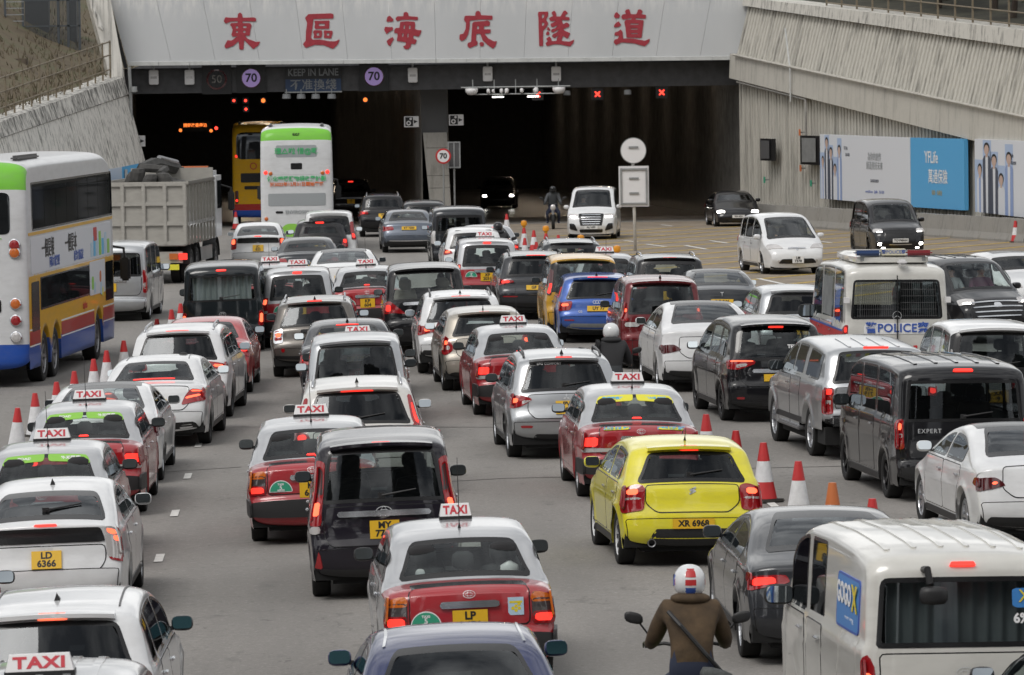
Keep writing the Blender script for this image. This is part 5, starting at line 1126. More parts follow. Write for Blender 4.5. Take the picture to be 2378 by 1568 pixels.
# ---- sign with its back to us
g0 = at_z(1475, 584); sp = empty('road_sign', g0); tag(sp, 'white painted pole with round sign and square sign seen from behind', 'sign')
def rel(x, y): p = at_Y(x, y, g0.y); return p-g0
a, b_ = rel(1475, 584), rel(1468, 338); MB().tube([a, b_], .055, 10).build('pole', ['white_mark'], sp, True)
c = rel(1470, 350); MB().lathe([(0, .0), (.44, .0), (.44, -.03), (.40, -.035), (0, -.035)], 32, axis='y', c=(c.x, -.06, c.z)).build('round_board', ['galv'], sp); MB().lathe([(.415, -.036), (.0, -.036)], 32, axis='y', c=(c.x, -.06, c.z)).build('round_back', ['sign_white'], sp)
c = rel(1471, 433); flat(sp, 'square_board', c.x-.52, c.x+.52, c.z-.70, c.z+.70, -.1, -.07, 'sign_white', .02); m = MB()
for s1 in (-1, 1): m.box((c.x+s1*.43-.03, -.14, c.z-.62), (c.x+s1*.43+.03, -.1, c.z+.62)); m.box((c.x-.43, -.145, c.z+s1*.58-.03), (c.x+.43, -.105, c.z+s1*.58+.03))
m.build('stiffener', ['galv'], sp); c = rel(1470, 342); m = MB()
for zz in (0, -1.05, -1.55): m.box((c.x-.16, -.14, c.z+zz-.03), (c.x+.16, -.05, c.z+zz+.03))
m.build('clamp', ['galv'], sp)

# ---- traffic cones
def cone_meshes():
    A = MB().lathe([(.165, .05), (.122, .26)], 18).lathe([(.080, .52), (.046, .72), (.040, .75), (0, .752)], 18).mesh('cone_body', ['cone_red'], True, 50)
    W2 = MB().lathe([(.1225, .26), (.0805, .52)], 18).mesh('sleeve', ['cone_white'], True, 50); Bm = MB().box((-.19, -.19, 0), (.19, .19, .045), 0, .015).mesh('base', ['cone_base'])
    O = MB().lathe([(.16, .05), (.10, .36)], 18).lathe([(.10, .36), (.045, .70), (0, .705)], 18, i=1).mesh('cone_body', ['cone_white', 'cone_orange'], True, 50)
    A2 = MB().lathe([(.165, .05), (.080, .52)], 18, i=1).lathe([(.080, .52), (.046, .72), (.040, .75), (0, .752)], 18).mesh('cone_body', ['cone_red', 'cone_white'], True, 50)
    La = MB().lathe([(.05, .72), (.06, .78), (.10, .80), (.115, .88), (.09, .96), (0, .985)], 14).mesh('warning_lamp', ['amber'], True, 50)
    return A, W2, Bm, O, A2, La
cA, cW, cB, cO, cA2, cL = cone_meshes()
def cone(px, py, lb, kind='a', group='red and white traffic cones', h=.75, lamp=False, tilt=0):
    p = at_z(px, py, h+(.23 if lamp else 0)); p.z = zg(p.x, p.y); o = empty('traffic_cone', p); tag(o, lb, 'traffic cone', group); o.rotation_euler = (R(tilt), R(tilt*.6), random.uniform(0, 1.5))
    obj('base', cB, o); obj('cone_body', {'a': cA2, 'b': cA, 'o': cO}[kind], o)
    if kind == 'b': obj('sleeve', cW, o)
    if lamp: obj('warning_lamp', cL, o)
    s_ = h/.75; o.scale = (s_, s_, s_)
ord_ = ['leaning red tipped cone at the open end of the bus side row', 'second cone of the bus side row counted from its leaning cone', 'third cone of the bus side row counted from its leaning cone', 'fourth cone of the bus side row counted from its leaning cone', 'fifth cone of the bus side row, beside the rear bus wheels', 'sixth cone of the bus side row, beside the middle bus wheels', 'seventh cone of the bus side row, by the white estate car', 'low cone beside the silver van', 'cone at the silver van rear bumper', 'cone between the silver van and the dark green van']
for k, q in enumerate([(37, 947), (81, 913), (131, 887), (172, 862), (217, 834), (247, 814), (287, 791), (364, 741), (398, 719), (419, 705)]): cone(*q, ord_[k], 'a', tilt=3 if k == 0 else 0)
cone(547, 492, 'lone cone beside the white hybrid, ahead of the lorry', 'b')
for k, (q, kd, lb) in enumerate([((1639, 962), 'a', 'cone beside the yellow sticker taxi, first of the middle row'), ((1708, 1000), 'a', 'cone half hidden by the yellow hatchback in the middle row'), ((1772, 1028), 'b', 'cone with red foot band beside the yellow hatchback'), ((1853, 1071), 'a', 'white cone with red tip behind the grey coupe'), ((1932, 1111), 'o', 'faded orange and white cone behind the grey coupe'), ((2025, 1158), 'b', 'cone with only its red tip showing above the grey coupe')]): cone(*q, lb, kd, h=.82)
for q, lb in [((2217, 504), 'cone at the barrier beside the black people carrier with TOYMAN plate'), ((2357, 513), 'cone at the barrier under the second portrait billboard'), ((1798, 465), 'cone at the barrier beside the black electric saloon'), ((1857, 472), 'cone at the barrier behind the white people carrier')]: cone(*q, lb, 'b')
for q, kd, lp, lb in [((1176, 497), 'a', False, 'cone at the tip of the central row nearest the tunnel'), ((1216, 512), 'a', True, 'cone with yellow lamp beside the silver roofed estate'), ((1239, 535), 'b', False, 'tall cone beside the central row lamp cone'), ((1218, 553), 'a', False, 'short cone before the grey estate roof'), ((1267, 524), 'b', True, 'cone with orange lamp beside the white people carrier'), ((1348, 545), 'a', True, 'cone with orange lamp behind the grey estate roof'), ((1432, 570), 'a', True, 'cone with orange lamp beside the hidden taxi'), ((1296, 546), 'a', False, 'cone before the white people carrier bumper'), ((1110, 490), 'a', True, 'cone with orange lamp behind the dark grey van'), ((1245, 562), 'a', False, 'low cone hidden behind the grey estate')]: cone(*q, lb, kd, 'cones with and without lamps along the central line', lamp=lp)

# ---- tower blocks behind the viewpoint, seen only as reflections in glass and paint
simple('tower_wall', (.12, .12, .115), .8, var=.2, vscale=.05); simple('tower_glass', (.03, .035, .04), .2)
def tower(x, y, w_, d_, h, lb):
    o = empty('tower_block', (x, y, -1)); tag(o, lb, 'building', 'tower blocks behind the viewpoint'); MB().box((-w_/2, -d_/2, 0), (w_/2, d_/2, h)).box((-w_*.2, -d_*.2, h), (w_*.2, d_*.2, h+5)).build('wall', ['tower_wall'], o)
    n = int(h/3.2); m = MB()
    for k in range(1, n): m.box((-w_*.42, d_/2, k*3.2), (w_*.42, d_/2+.12, k*3.2+1.5))
    tag(m.build('window_band', ['tower_glass'], o), kind='stuff')
for q in [(-150, -60, 30, 24, 85, 'wide tower block far to the bus side'), (-108, -95, 24, 22, 104, 'slim tall tower block on the bus side'), (-72, -80, 26, 22, 70, 'low tower block on the bus side'), (-34, -120, 24, 24, 96, 'tall tower block left of the road axis'), (-4, -105, 20, 22, 58, 'short tower block close to the road axis'), (24, -130, 26, 24, 112, 'tallest tower block near the road axis'), (58, -95, 24, 22, 66, 'mid height tower block on the billboard side'), (92, -110, 28, 24, 98, 'broad tower block on the billboard side'), (130, -70, 26, 24, 78, 'outer tower block on the billboard side'), (172, -40, 30, 26, 90, 'last tower block far to the billboard side')]: tower(*q)
def taxi_sign(root, b, y=2.15, k=.76, cream=False):
    q = b.roof(np.array([0.]), np.array([y]), 0)[0]
    m = MB(); hg = .118
    z = q[2]
    for _ in (0,):
        o = [(-.30*k, -.08), (.30*k, -.08), (.30*k, .08), (-.30*k, .08)]; t = [(-.262*k, -.03), (.262*k, -.03), (.262*k, .03), (-.262*k, .03)]
        v = [(x, q[1]+yy, z+.03) for x, yy in o]+[(x, q[1]+yy, z+.03+hg) for x, yy in t]
        m.add(v, [(0, 1, 5, 4), (1, 2, 6, 5), (2, 3, 7, 6), (3, 0, 4, 7), (4, 5, 6, 7), (3, 2, 1, 0)])
    m.box((-.31*k, q[1]-.09, z-.03), (.31*k, q[1]+.09, z+.03), 1)
    s = m.build('roof_sign', ['sign_white', 'plastic'], root)
    t = text_mesh('TAXI', .118, 'ink_red', .002, offset=.005, space=1.12, sx=1.62*k)
    ang = math.atan2(.05, hg)
    obj('sign_lettering', t, s, (0, q[1]-.0575, z+.03+hg*.48), (R(90)-ang, 0, 0)); 
    obj('sign_lettering', t, s, (0, q[1]+.0575, z+.03+hg*.48), (R(90)-ang, 0, math.pi))
    return s
def seats_sticker(root, b, fx, z, n):
    p = b.rear(np.array([fx*b.hw]), np.array([z]), .012)[0]
    m = MB(); k = 14; m.poly([(p[0]+.15*math.cos(math.pi*j/k), p[1]-.002, p[2]+.15*math.sin(math.pi*j/k)) for j in range(k+1)]); m.poly([(p[0]+.138*math.cos(math.pi*j/k), p[1]-.004, p[2]+.008+.130*math.sin(math.pi*j/k)) for j in range(k+1)], 1)
    s = m.build('seat_count_sticker', ['ink_white', 'sign_green'], root)
    for tx, dz, sz in (('TAXI', .098, .032), (n, .055, .07), ('SEATS', .02, .03)): obj('sticker_lettering', text_mesh(tx, sz, 'ink_white', .001, offset=.002, space=1.15), s, (p[0], p[1]-.006, p[2]+dz), (R(90), 0, 0))
def comfort(label, px, yaw=0, variant=1, seats='5', strip=None, platetx='LP\n2', anc=None, paint_='taxired', side='taxired', extra=None, group='red and silver city taxis', gl='glass_clear', stick=(-.52, .67), sk=.76, thr=True, **k):
    sh = shape('comfort')
    if side != 'taxired':
        pf = lambda kd, x, y, z: np.where(kd == 'top', np.where((z > 1.06) | (y > 3.3) & False, 1, 0), 1) if kd == 'top' else np.ones(len(x), int)
    else: pf = lambda kd, x, y, z: ((z > .985) & (y > .62) & (y < 3.45) & ((z > 1.07) | (kd == 'side'))).astype(int)
    def ex(root, b):
        taxi_sign(root, b, k=sk)
        for sx in (-1, 1): panel(root, 'bumper_end', [(.05, .37), (.56, .37), (.56, .585), (.05, .585)], b.sidef(sx), 'plastic', .030, 0, .04, .03, .05)
        if seats: seats_sticker(root, b, stick[0], stick[1], seats)
        if strip:
            z1 = 1.405
            for sx in (-1, 1):
                mt, tx, tm = strip[0], strip[1 if sx < 0 else 2], strip[3]
                panel(root, 'window_strip', [(sx*.05*b.hw, z1-.085), (sx*.74*b.hw, z1-.10), (sx*.70*b.hw, z1-.005), (sx*.02*b.hw, z1-.005)], b.rear, mt, .010, 0, .01, .004, .08)
                q = b.rear(np.array([sx*.37*b.hw]*2), np.array([z1-.08, z1-.02]), .014); dv = q[1]-q[0]
                obj('strip_lettering', text_mesh(tx, .062, tm, .001, offset=.002), root, tuple((q[0]+q[1])/2), (math.pi/2-math.atan2(dv[1], dv[2]), 0, 0))
        if extra: extra(root, b)
    if variant == 1:
        lamps = [([(.73, .665), (1.0, .665), (1.0, .985), (.75, .985)], 'lamp_smoke'), ([(.73, .865), (1.0, .865), (1.0, .985), (.75, .985)], 'lamp_amber'), ([(.73, .665), (1.0, .665), (1.0, .775), (.735, .775)], 'lamp_red')]
        lit = [([(.76, .685), (.96, .685), (.96, .755), (.765, .755)], 'lit_red')]
    else:
        lamps = [([(.42, .74), (1.0, .74), (1.0, .90), (.42, .90)], 'lamp_red'), ([(.42, .685), (1.0, .685), (1.0, .735), (.42, .735)], 'lamp_clear')]
        lit = [([(.74, .76), (.97, .76), (.97, .885), (.74, .885)], 'lit_red')]
    return car('taxi', label, 'taxi', sh, px, yaw, paint_, 'taxisilver', anc=anc, glass_=gl, rims='s8', lamps=lamps, lit=lit, third=(1.10, .085, 'lit_red', .012) if thr else None, skirt=0, dcol=None if side == 'taxired' else 'taxisilver', plate_=(.71, platetx), tailgate=[(-.71, .655), (.71, .655), (.73, 1.0), (.70, 1.046), (-.70, 1.046), (-.73, 1.0)],
        handle=(.865, .36), badge=(.955, 'oval', .12), bumper=([(-.99, .37), (.99, .37), (.99, .585), (-.99, .585)], 'plastic', .035), mirrors=1.0, mcol='plastic', antenna=('whip', 1.45, .7), group=group, extra=ex, pf=pf, sidelamps=[([(.09, .70), (.24, .72), (.22, .96), (.11, .97)], 'lamp_amber' if variant == 1 else 'lamp_red')], **k)
# ================================================================== taxis in the queue
def lp_extra(root, b):
    p = b.rear(np.array([.55*b.hw]), np.array([.83]), .010)[0]; m = MB(); m.box((p[0]-.075, p[1]-.004, p[2]-.085), (p[0]+.075, p[1]+.01, p[2]+.085)); m.build('sticker', ['sticker_light'], root)
    m = MB(); [m.lathe([(.017, -.006), (0, -.006)], 10, axis='y', c=(p[0]+dx, p[1], p[2]+dz)) for dx, dz in ((.0, 0), (.03, .02), (.03, -.02), (-.03, -.02), (.0, -.04))]; m.poly([(p[0]-.06, p[1]-.006, p[2]+.03), (p[0]+.06, p[1]-.006, p[2]+.03), (p[0]+.06, p[1]-.006, p[2]+.05), (p[0]-.06, p[1]-.006, p[2]+.05)]); tag(m.build('sticker_print', ['sticker_yellow'], root), kind='stuff')
r_lp, b_lp = comfort('silver sided taxi with red boot lid and tissue box behind its rear window', (1070.6, 1246.4), 2.2, 1, '5', None, 'LP\n2456', side='silver', sk=.52, extra=lp_extra, thr=False)
def inside_thing(name, label, cat, root, loc, build):
    o = empty(name); tag(o, label, cat); o.matrix_world = root.matrix_world @ Matrix.Translation(loc); build(o); return o
def tissue(o): 
    obj('carton', MB().box((-.12, -.06, 0), (.12, .06, .06), 0, .006).mesh('carton', ['sticker_light']), o); v, q = superbox(.10, .04, .10, 2.5); MB().add([(x+z*.2*math.sin(9*x), y, z+.08) for x, y, z in v], q).build('tissue', ['sign_white'], o)
inside_thing('tissue_box', 'pale blue tissue box on the parcel shelf of the silver sided taxi', 'tissue box', r_lp, (-.42, 1.02, 1.0), tissue)
def bag(o): v, q = superbox(.20, .12, .18, 2.4); MB().add([(x*(1-.5*(z > .04)), y, z+.09) for x, y, z in v], q).build('bag_body', ['sign_white'], o, True); obj('knot', MB().box((-.02, -.02, .15), (.02, .02, .21)).mesh('knot', ['sign_white']), o)
inside_thing('plastic_bag', 'white plastic bag on the parcel shelf of the silver sided taxi', 'bag', r_lp, (.45, 1.04, 1.0), bag)
comfort('red and silver taxi with a green five seats sticker and grey rear bumper', (722, 994), 0.5, 1, '5', None, 'KT\n6485', stick=(-.50, .69))
def hk_extra(root, b):
    for x in (-.42, .52):
        panel(root, 'route_sticker', [((x-.22)*b.hw, .985), ((x+.22)*b.hw, .985), ((x+.22)*b.hw, 1.02), ((x-.22)*b.hw, 1.02)], b.rear, 'strip_yellow', .012, 0, .006, .004)
        q = b.rear(np.array([x*b.hw]), np.array([1.0]), .018)[0]; obj('sticker_lettering', text_mesh('土瓜灣 紅磡 啟德' if x < 0 else '將軍澳 觀塘 油塘', .05, 'ink_cyan', .001, offset=.002), root, tuple(q), (R(62), 0, 0))
comfort('red and silver taxi with yellow advertising strips on rear window and boot', None, 0, 2, '4', ('strip_yellow', '香港專業車行', '☎2448 8805', 'ink_cyan'), 'TS\n482', extra=hk_extra, stick=(-.2, .50), wheels=((1347, 1152), (-.77, .98, 0), (1311, 1115), (-.77, 3.66, 0)))
comfort('red and silver taxi alongside the silver crossover, a green badge on its bumper', None, 0, 2, '4', None, 'HB\n719', stick=(-.2, .50), wheels=((1106, 964), (-.77, .98, 0), (1079, 940), (-.77, 3.66, 0)))
comfort('red and silver taxi with green POAD window strip, beside the white electric saloon', (197, 955.6), -.5, 2, None, ('strip_green', 'POAD', '户外无限度', 'ink_white'), 'RX\n308')
comfort('red and silver taxi with green POAD window strip, directly ahead of the white hybrid', (108, 1053), -.5, 2, None, ('strip_green', 'POAD', '户外无限度', 'ink_white'), 'RN\n851')
comfort('red taxi hidden ahead of the silver people carrier, only its roof sign showing', (830, 764), 0, 2, None, None, 'RM\n11', anc=(0, 2.15, 1.60))
comfort('red and silver taxi alongside the black people carrier with chrome tail bar', (850, 629), .5, 2, '4', None, 'KP\n604', step=.07)
comfort('red taxi hidden behind the tall white taxi, only its sign and roof showing', (626.6, 601), 0, 1, None, None, 'KL\n90', anc=(0, 2.15, 1.60), step=.08)
comfort('red and silver taxi tucked between the yellow van and the black people carrier', (1403, 578), .5, 2, None, None, 'HH\n73', anc=(0, 2.15, 1.60), step=.08)
def jpn(label, px, yaw, platetx, seats_='4', low='taxired', **k):
    sh = shape('mpv', L=4.40, H=1.75, W=1.695, belt=1.02, anc=(.22, 1.60), rg=(1.06, 1.60, .84, .78))
    pf = lambda kd, x, y, z: (z > 1.0).astype(int)
    def ex(root, b): taxi_sign(root, b, 2.2); seats_ and seats_sticker(root, b, -.5, .80, seats_)
    return car('taxi', label, 'taxi', sh, px, yaw, low, 'taxisilver', glass_='glass_clear', lamps=[([(.84, .84), (1, .84), (1, 1.14), (.86, 1.14)], 'lamp_red'), ([(.84, .78), (1, .78), (1, .84), (.84, .84)], 'lamp_clear')], lit=[([(.88, .98), (.97, .98), (.97, 1.1), (.88, 1.1)], 'lit_hot')], third=(1.64, .15, 'lit_red'), plate_=(.80, platetx), handle=(.94, .42), bumper=([(-.99, .27), (.99, .27), (.99, .60), (-.99, .60)], 'plastic'), mcol='plastic', group='red and silver city taxis', extra=ex, pf=pf, step=.07, spoiler=(.12, .0, .75, 'taxisilver'), **k)
jpn('tall red and silver taxi with round sticker, between two white cars and an estate', (1130.6, 569), 0.5, 'XP\n2031')
jpn('tall silver topped taxi directly ahead of the grey crossover with roof bars', (690, 639), 0.5, 'WK\n775')
# taxi whose roof fills the near corner
sh_ = shape('mpv', L=4.40, H=1.75, W=1.695, belt=1.02)
def exr(root, b):
    taxi_sign(root, b, 1.15, .82)
    for x in (-.55, -.28, 0, .28, .55): panel(root, 'roof_rib', [((x-.04)*b.hw, .6), ((x+.04)*b.hw, .6), ((x+.04)*b.hw, 2.6), ((x-.04)*b.hw, 2.6)], b.roof, 'taxisilver', .012, 0, .02, .02)
car('taxi', 'silver roofed taxi with ribbed roof and large TAXI sign, behind the white estate', 'taxi', sh_, (92, 1526), 0, 'taxired', 'taxisilver', anc=(0, 1.15, 1.86), glass_='glass_clear', lamps=[([(.84, .84), (1, .84), (1, 1.14), (.86, 1.14)], 'lamp_red')], third=(1.64, .15, 'lit_red'), plate_=(.80, 'WT\n41'), mcol='plastic', group='red and silver city taxis', extra=exr, pf=lambda kd, x, y, z: (z > 1.0).astype(int))

# ================================================================== cars, vans and people carriers heading for the bore
def suvtail(z0, z1, f0=.62): return [([(f0, z0), (1, z0-.02), (1, z1), (f0+.08, z1-.02)], 'lamp_red')]
def low(z=.46, x=.92, b=.27): return ([(-x, b), (x, b), (x*.96, z), (-x*.96, z)], 'plastic')
TG = lambda a, z0, z1, b: [(-a, z0), (a, z0), (b, z0+.12), (b, z1), (-b, z1), (-b, z0+.12)]

car('people_carrier', 'black people carrier with wide chrome tail bar and plate MY 77', 'car', shape('mpv', W=1.76, H=1.85), (885, 1041), .6, 'purpleblack', glass_='glass_mid', rims='d5', lamps=[([(.85, .86), (1, .86), (1, 1.64), (.86, 1.58)], 'lamp_red'), ([(.86, 1.18), (.96, 1.18), (.97, 1.55), (.88, 1.5)], 'lamp_smoke'), ([(.86, .78), (1, .78), (1, .86), (.86, .86)], 'lamp_clear')], lit=[([(.885, .98), (.965, .98), (.965, 1.14), (.885, 1.14)], 'lit_hot')], third=(1.735, .17, 'lit_red', .05), plate_=(.80, 'MY\n7748'), handle=(.985, .64), badge=(1.0, 'oval', .19), spoiler=(.2, .0, .80, 'purpleblack'), refl=[(.86, .36), (.97, .36), (.90, .60)], sidelamps=[([(.13, .9), (.26, .92), (.36, 1.5), (.22, 1.55)], 'lamp_red')], tailgate=TG(.74, .62, 1.08, .82), wiper=True, rows=3, bumper=low(.36), mcol='black')
car('hatchback', 'bright yellow hatchback with red tail lamps and plate XR 6968', 'car', shape('hatch', W=1.76, L=3.9), None, 0, 'yellow', wheels=((1443, 1309), (-.79, .626, 0), (1388, 1264), (-.79, 3.10, 0)), glass_='glass_mid', rims='w10', lamps=[([(.69, .70), (1.0, .68), (1.0, .99), (.80, 1.02), (.68, .99)], 'lamp_red'), ([(.73, .82), (.97, .82), (.97, .845), (.73, .845)], 'lamp_clear')], lit=[([(.78, .88), (.93, .88), (.93, .96), (.78, .96)], 'lit_hot')], sidelamps=[([(.10, .70), (.30, .74), (.26, .97), (.14, .99)], 'lamp_red')], third=(1.385, .17, 'lit_red', .05), plate_=(.53, 'XR 6968'), tailgate=TG(.52, .66, 1.0, .68), bumper=([(-.66, .27), (.66, .27), (.56, .47), (-.56, .47)], 'plastic'), spoiler=(.2, .0, .70, 'yellow'), badge=(.915, 'ess', .12), wiper=True, exhaust=(-.5, .5), antenna=('whip', .8, .16))
car('hybrid_liftback', 'white hybrid liftback with plate LD 6366 and dark split rear window', 'car', shape('prius'), (108, 1302), -.4, 'white', anc=(0, .02, .70), glass_='glass_mid', rims='a6', lamps=[([(.80, .72), (1, .70), (1, 1.04), (.86, 1.10), (.80, 1.0)], 'lamp_clear'), ([(.82, .70), (1, .68), (1, .73), (.82, .75)], 'lamp_red'), ([(.96, .72), (1, .70), (1, 1.06), (.97, 1.08)], 'lamp_red')], lit=[([(.84, .97), (.955, .95), (.955, 1.0), (.84, 1.04)], 'lit_hot'), ([(.90, .90), (.96, .88), (.96, .94), (.9, .95)], 'lit_hot')], sidelamps=[([(.12, .72), (.28, .76), (.30, 1.0), (.16, 1.05)], 'lamp_clear')], third=(1.085, .16, 'lit_red', .015), plate_=(.70, 'LD\n6366'), tailgate=TG(.70, .56, .86, .79), garnish=[('lower_window', [(-.79, .885), (.79, .885), (.77, 1.05), (-.77, 1.05)], 'frit', False)], spoiler=None, badge=(.83, 'oval', .135), antenna=('fin', 1.45), wiper=True)
car('estate_car', 'white estate car with lit roof brake light and grey roof strips', 'car', shape('suv', L=4.6, H=1.58, W=1.80, belt=.99), (120, 1437), -.8, 'white', mglass='mirror_blue', anc=(0, .40, 1.46), glass_='glass_dark', rims='a5', lamps=suvtail(.82, 1.0), lit=[([(.78, .88), (.95, .88), (.95, .95), (.78, .95)], 'lit_red')], third=(1.455, .17, 'lit_hot', .05), plate_=(.72, 'ST\n204'), spoiler=(.2, .0, .72, 'white'), antenna=('fin', 1.1), roofpanel=[], mcol='black', extra=lambda root, b: [panel(root, 'roof_strip', [((s_*.76-.012)*b.hw, .8), ((s_*.76+.012)*b.hw, .8), ((s_*.76+.012)*b.hw, 2.3), ((s_*.76-.012)*b.hw, 2.3)], b.roof, 'trimgrey', .008, 0, .005, .012) for s_ in (-1, 1)])
car('saloon_car', 'dark blue saloon with grey roof strips behind the silver sided taxi', 'car', shape('sedan', W=1.74, H=1.46), (1056, 1500), 1.2, 'navy', mglass='mirror_blue', anc=(0, 1.24, 1.375), glass_='glass_mid', rims='a5', lamps=[([(.66, .76), (1, .76), (1, .94), (.68, .94)], 'lamp_red')], lit=[([(.74, .80), (.95, .80), (.95, .9), (.74, .9)], 'lit_red')], plate_=(.6, 'JT 53'), third=None, mcol='navy', extra=lambda root, b: [panel(root, 'roof_strip', [((s_*.80-.016)*b.hw, 1.4), ((s_*.80+.016)*b.hw, 1.4), ((s_*.80+.016)*b.hw, 2.4), ((s_*.80-.016)*b.hw, 2.4)], b.roof, 'chrome', .010, 0, .005, .014) for s_ in (-1, 1)])
car('saloon_car', 'red car whose mirror and wing show beside the white estate', 'car', shape('sedan', W=1.74), (28, 1340), -1, 'red', anc=(.98, 3.2, 1.08), glass_='glass_dark', lamps=suvtail(.76, .94), mcol='black')
car('crossover', 'white pearl crossover with tall red lamps climbing beside its rear window', 'car', shape('suv', L=4.65, H=1.66, W=1.89), (829, 906), .6, 'pearl', anc=(0, .42, 1.535), glass_='glass_dark', rims='a5', lamps=[([(.74, .86), (1, .84), (1, 1.08), (.88, 1.12), (.82, 1.02)], 'lamp_red'), ([(.86, 1.08), (.97, 1.08), (.95, 1.5), (.885, 1.5)], 'lamp_red')], lit=[([(.80, .90), (.95, .89), (.95, .97), (.84, .98)], 'lit_red'), ([(.90, 1.1), (.95, 1.1), (.93, 1.38), (.905, 1.38)], 'lit_red')], third=(1.525, .30, 'lit_red', .03), plate_=None, rails='alloy', spoiler=(.2, .0, .74, 'pearl'), wiper=True, antenna=('fin', .95), tailgate=TG(.66, .70, 1.0, .72), sidelamps=[([(.12, .88), (.30, .90), (.26, 1.05), (.16, 1.06)], 'lamp_red')], extra=lambda root, b: [obj('badge_lettering', text_mesh('V  O  L  V  O', .075, 'trimgrey', .002), root, tuple(b.rear(np.array([0.]), np.array([.985]), .01)[0]), (R(88), 0, 0))], mcol='pearl')
car('people_carrier', 'silver people carrier with a tall tailgate, directly ahead of the pearl crossover', 'car', shape('mpv', W=1.72, H=1.78), (824, 798), .4, 'silver', anc=(0, .26, 1.66), glass_='glass_mid', rims='a5', lamps=[([(.83, .80), (1, .80), (1, 1.10), (.86, 1.10)], 'lamp_red')], lit=[([(.87, .96), (.97, .96), (.97, 1.06), (.88, 1.06)], 'lit_red')], sidelamps=[([(.12, .82), (.26, .84), (.28, 1.08), (.14, 1.10)], 'lamp_red')], third=(1.66, .17, 'lit_red', .05), plate_=(.62, 'DJ\n8999'), spoiler=(.18, .0, .80, 'silver'), mcol='black', rows=3)
car('crossover', 'silver crossover with roof rails and yellow plate PV 384', 'car', shape('suv', L=4.30, H=1.63, W=1.78), None, 0, 'silver', wheels=((1187, 1062), (-.80, .84, 0), (1156, 1032), (-.80, 3.39, 0)), glass_='glass_mid', rims='a5', lamps=[([(.60, .94), (.80, .84), (1, .82), (1, 1.04), (.84, 1.03)], 'lamp_red'), ([(.62, .93), (.80, .86), (.80, .93)], 'lamp_clear')], lit=[([(.87, .90), (.96, .90), (.96, .98), (.87, .98)], 'lit_hot')], sidelamps=[([(.11, .84), (.34, .90), (.30, 1.02), (.15, 1.04)], 'lamp_red')], third=(1.515, .18, 'lit_red', .05), plate_=(.80, 'PV\n384'), badge=(.955, 'tri', .12), tailgate=TG(.58, .64, 1.02, .70), rails='trimgrey', spoiler=(.2, .0, .74, 'silver'), wiper=True, antenna=('fin', .85), refl=[(.62, .50), (.84, .50), (.84, .54), (.62, .54)], bumper=([(-.62, .30), (.62, .30), (.58, .40), (-.58, .40)], 'plastic'), mcol='black', extra=lambda root, b: [obj('window_lettering', text_mesh('LPG COMFORT', .055, 'ink_white', .001), root, tuple(b.rear(np.array([-.28]), np.array([1.455]), .012)[0]), (R(65), 0, 0))])
car('hatchback', 'champagne beige hatchback with body skirts beside a red taxi', 'car', shape('hatch', L=4.25, H=1.535, W=1.70), None, 0, 'champagne', wheels=((1033, 907), (-.77, .68, 0), (1014, 887), (-.77, 3.38, 0)), glass_='glass_mid', rims='a6', lamps=[([(.74, .80), (.9, .72), (1, .74), (1, 1.08), (.88, 1.08)], 'lamp_red'), ([(.82, .80), (.92, .80), (.92, .88), (.84, .88)], 'lamp_clear')], lit=[([(.88, .90), (.97, .90), (.97, 1.0), (.89, 1.0)], 'lit_hot')], sidelamps=[([(.11, .78), (.30, .82), (.28, 1.04), (.15, 1.06)], 'lamp_red')], third=(1.425, .16, 'lit_red', .04), plate_=(.72, 'MK\n86'), spoiler=(.2, .0, .70, 'champagne'), antenna=('whip', .75, .18), mcol='champagne', tailgate=TG(.52, .60, 1.0, .70), bumper=([(-.9, .27), (.9, .27), (.8, .36), (-.8, .36)], 'plastic'))
car('crossover', 'white crossover with wide lit brake strip and black bumper corners', 'car', shape('suv', L=4.45, H=1.60, W=1.82), (1070, 693), 1.2, 'white', anc=(0, .40, 1.475), glass_='glass_dark', rims='a5', lamps=[([(.56, .86), (1, .80), (1, 1.02), (.60, .93)], 'lamp_red')], lit=[([(.72, .875), (.86, .86), (.86, .945), (.72, .925)], 'lit_hot')], sidelamps=[([(.12, .84), (.34, .88), (.30, .98), (.16, 1.0)], 'lamp_red')], third=(1.485, .26, 'lit_red', .04), rails='trimgrey', spoiler=(.2, .0, .74, 'white'), plate_=(.68, 'VC\n83'), antenna=('fin', .9), bumper=low(.48, .95, .3), mcol='white')
car('people_carrier', 'black people carrier with chrome tail bar and beige seats', 'car', shape('mpv', L=4.9, W=1.85, H=1.90), (985, 628), .6, 'black', anc=(0, .25, 1.77), glass_='glass_clear', seats='beige', rows=3, rims='a10', lamps=[([(.46, .86), (.74, .90), (1, .88), (1, 1.16), (.88, 1.16)], 'lamp_red')], lit=[([(.84, .94), (.96, .94), (.96, 1.08), (.86, 1.08)], 'lit_red')], sidelamps=[([(.12, .90), (.36, .94), (.34, 1.12), (.16, 1.14)], 'lamp_red')], third=(1.775, .14, 'lit_red', .05), handle=(1.08, .56), plate_=(.82, 'TA\n5'), spoiler=(.2, .0, .82, 'black'), mcol='black', extra=lambda root, b: [obj('badge_lettering', text_mesh('ALPHARD', .06, 'badge_silver', .002), root, tuple(b.rear(np.array([-.40]), np.array([.76]), .01)[0]), (R(88), 0, 0))])
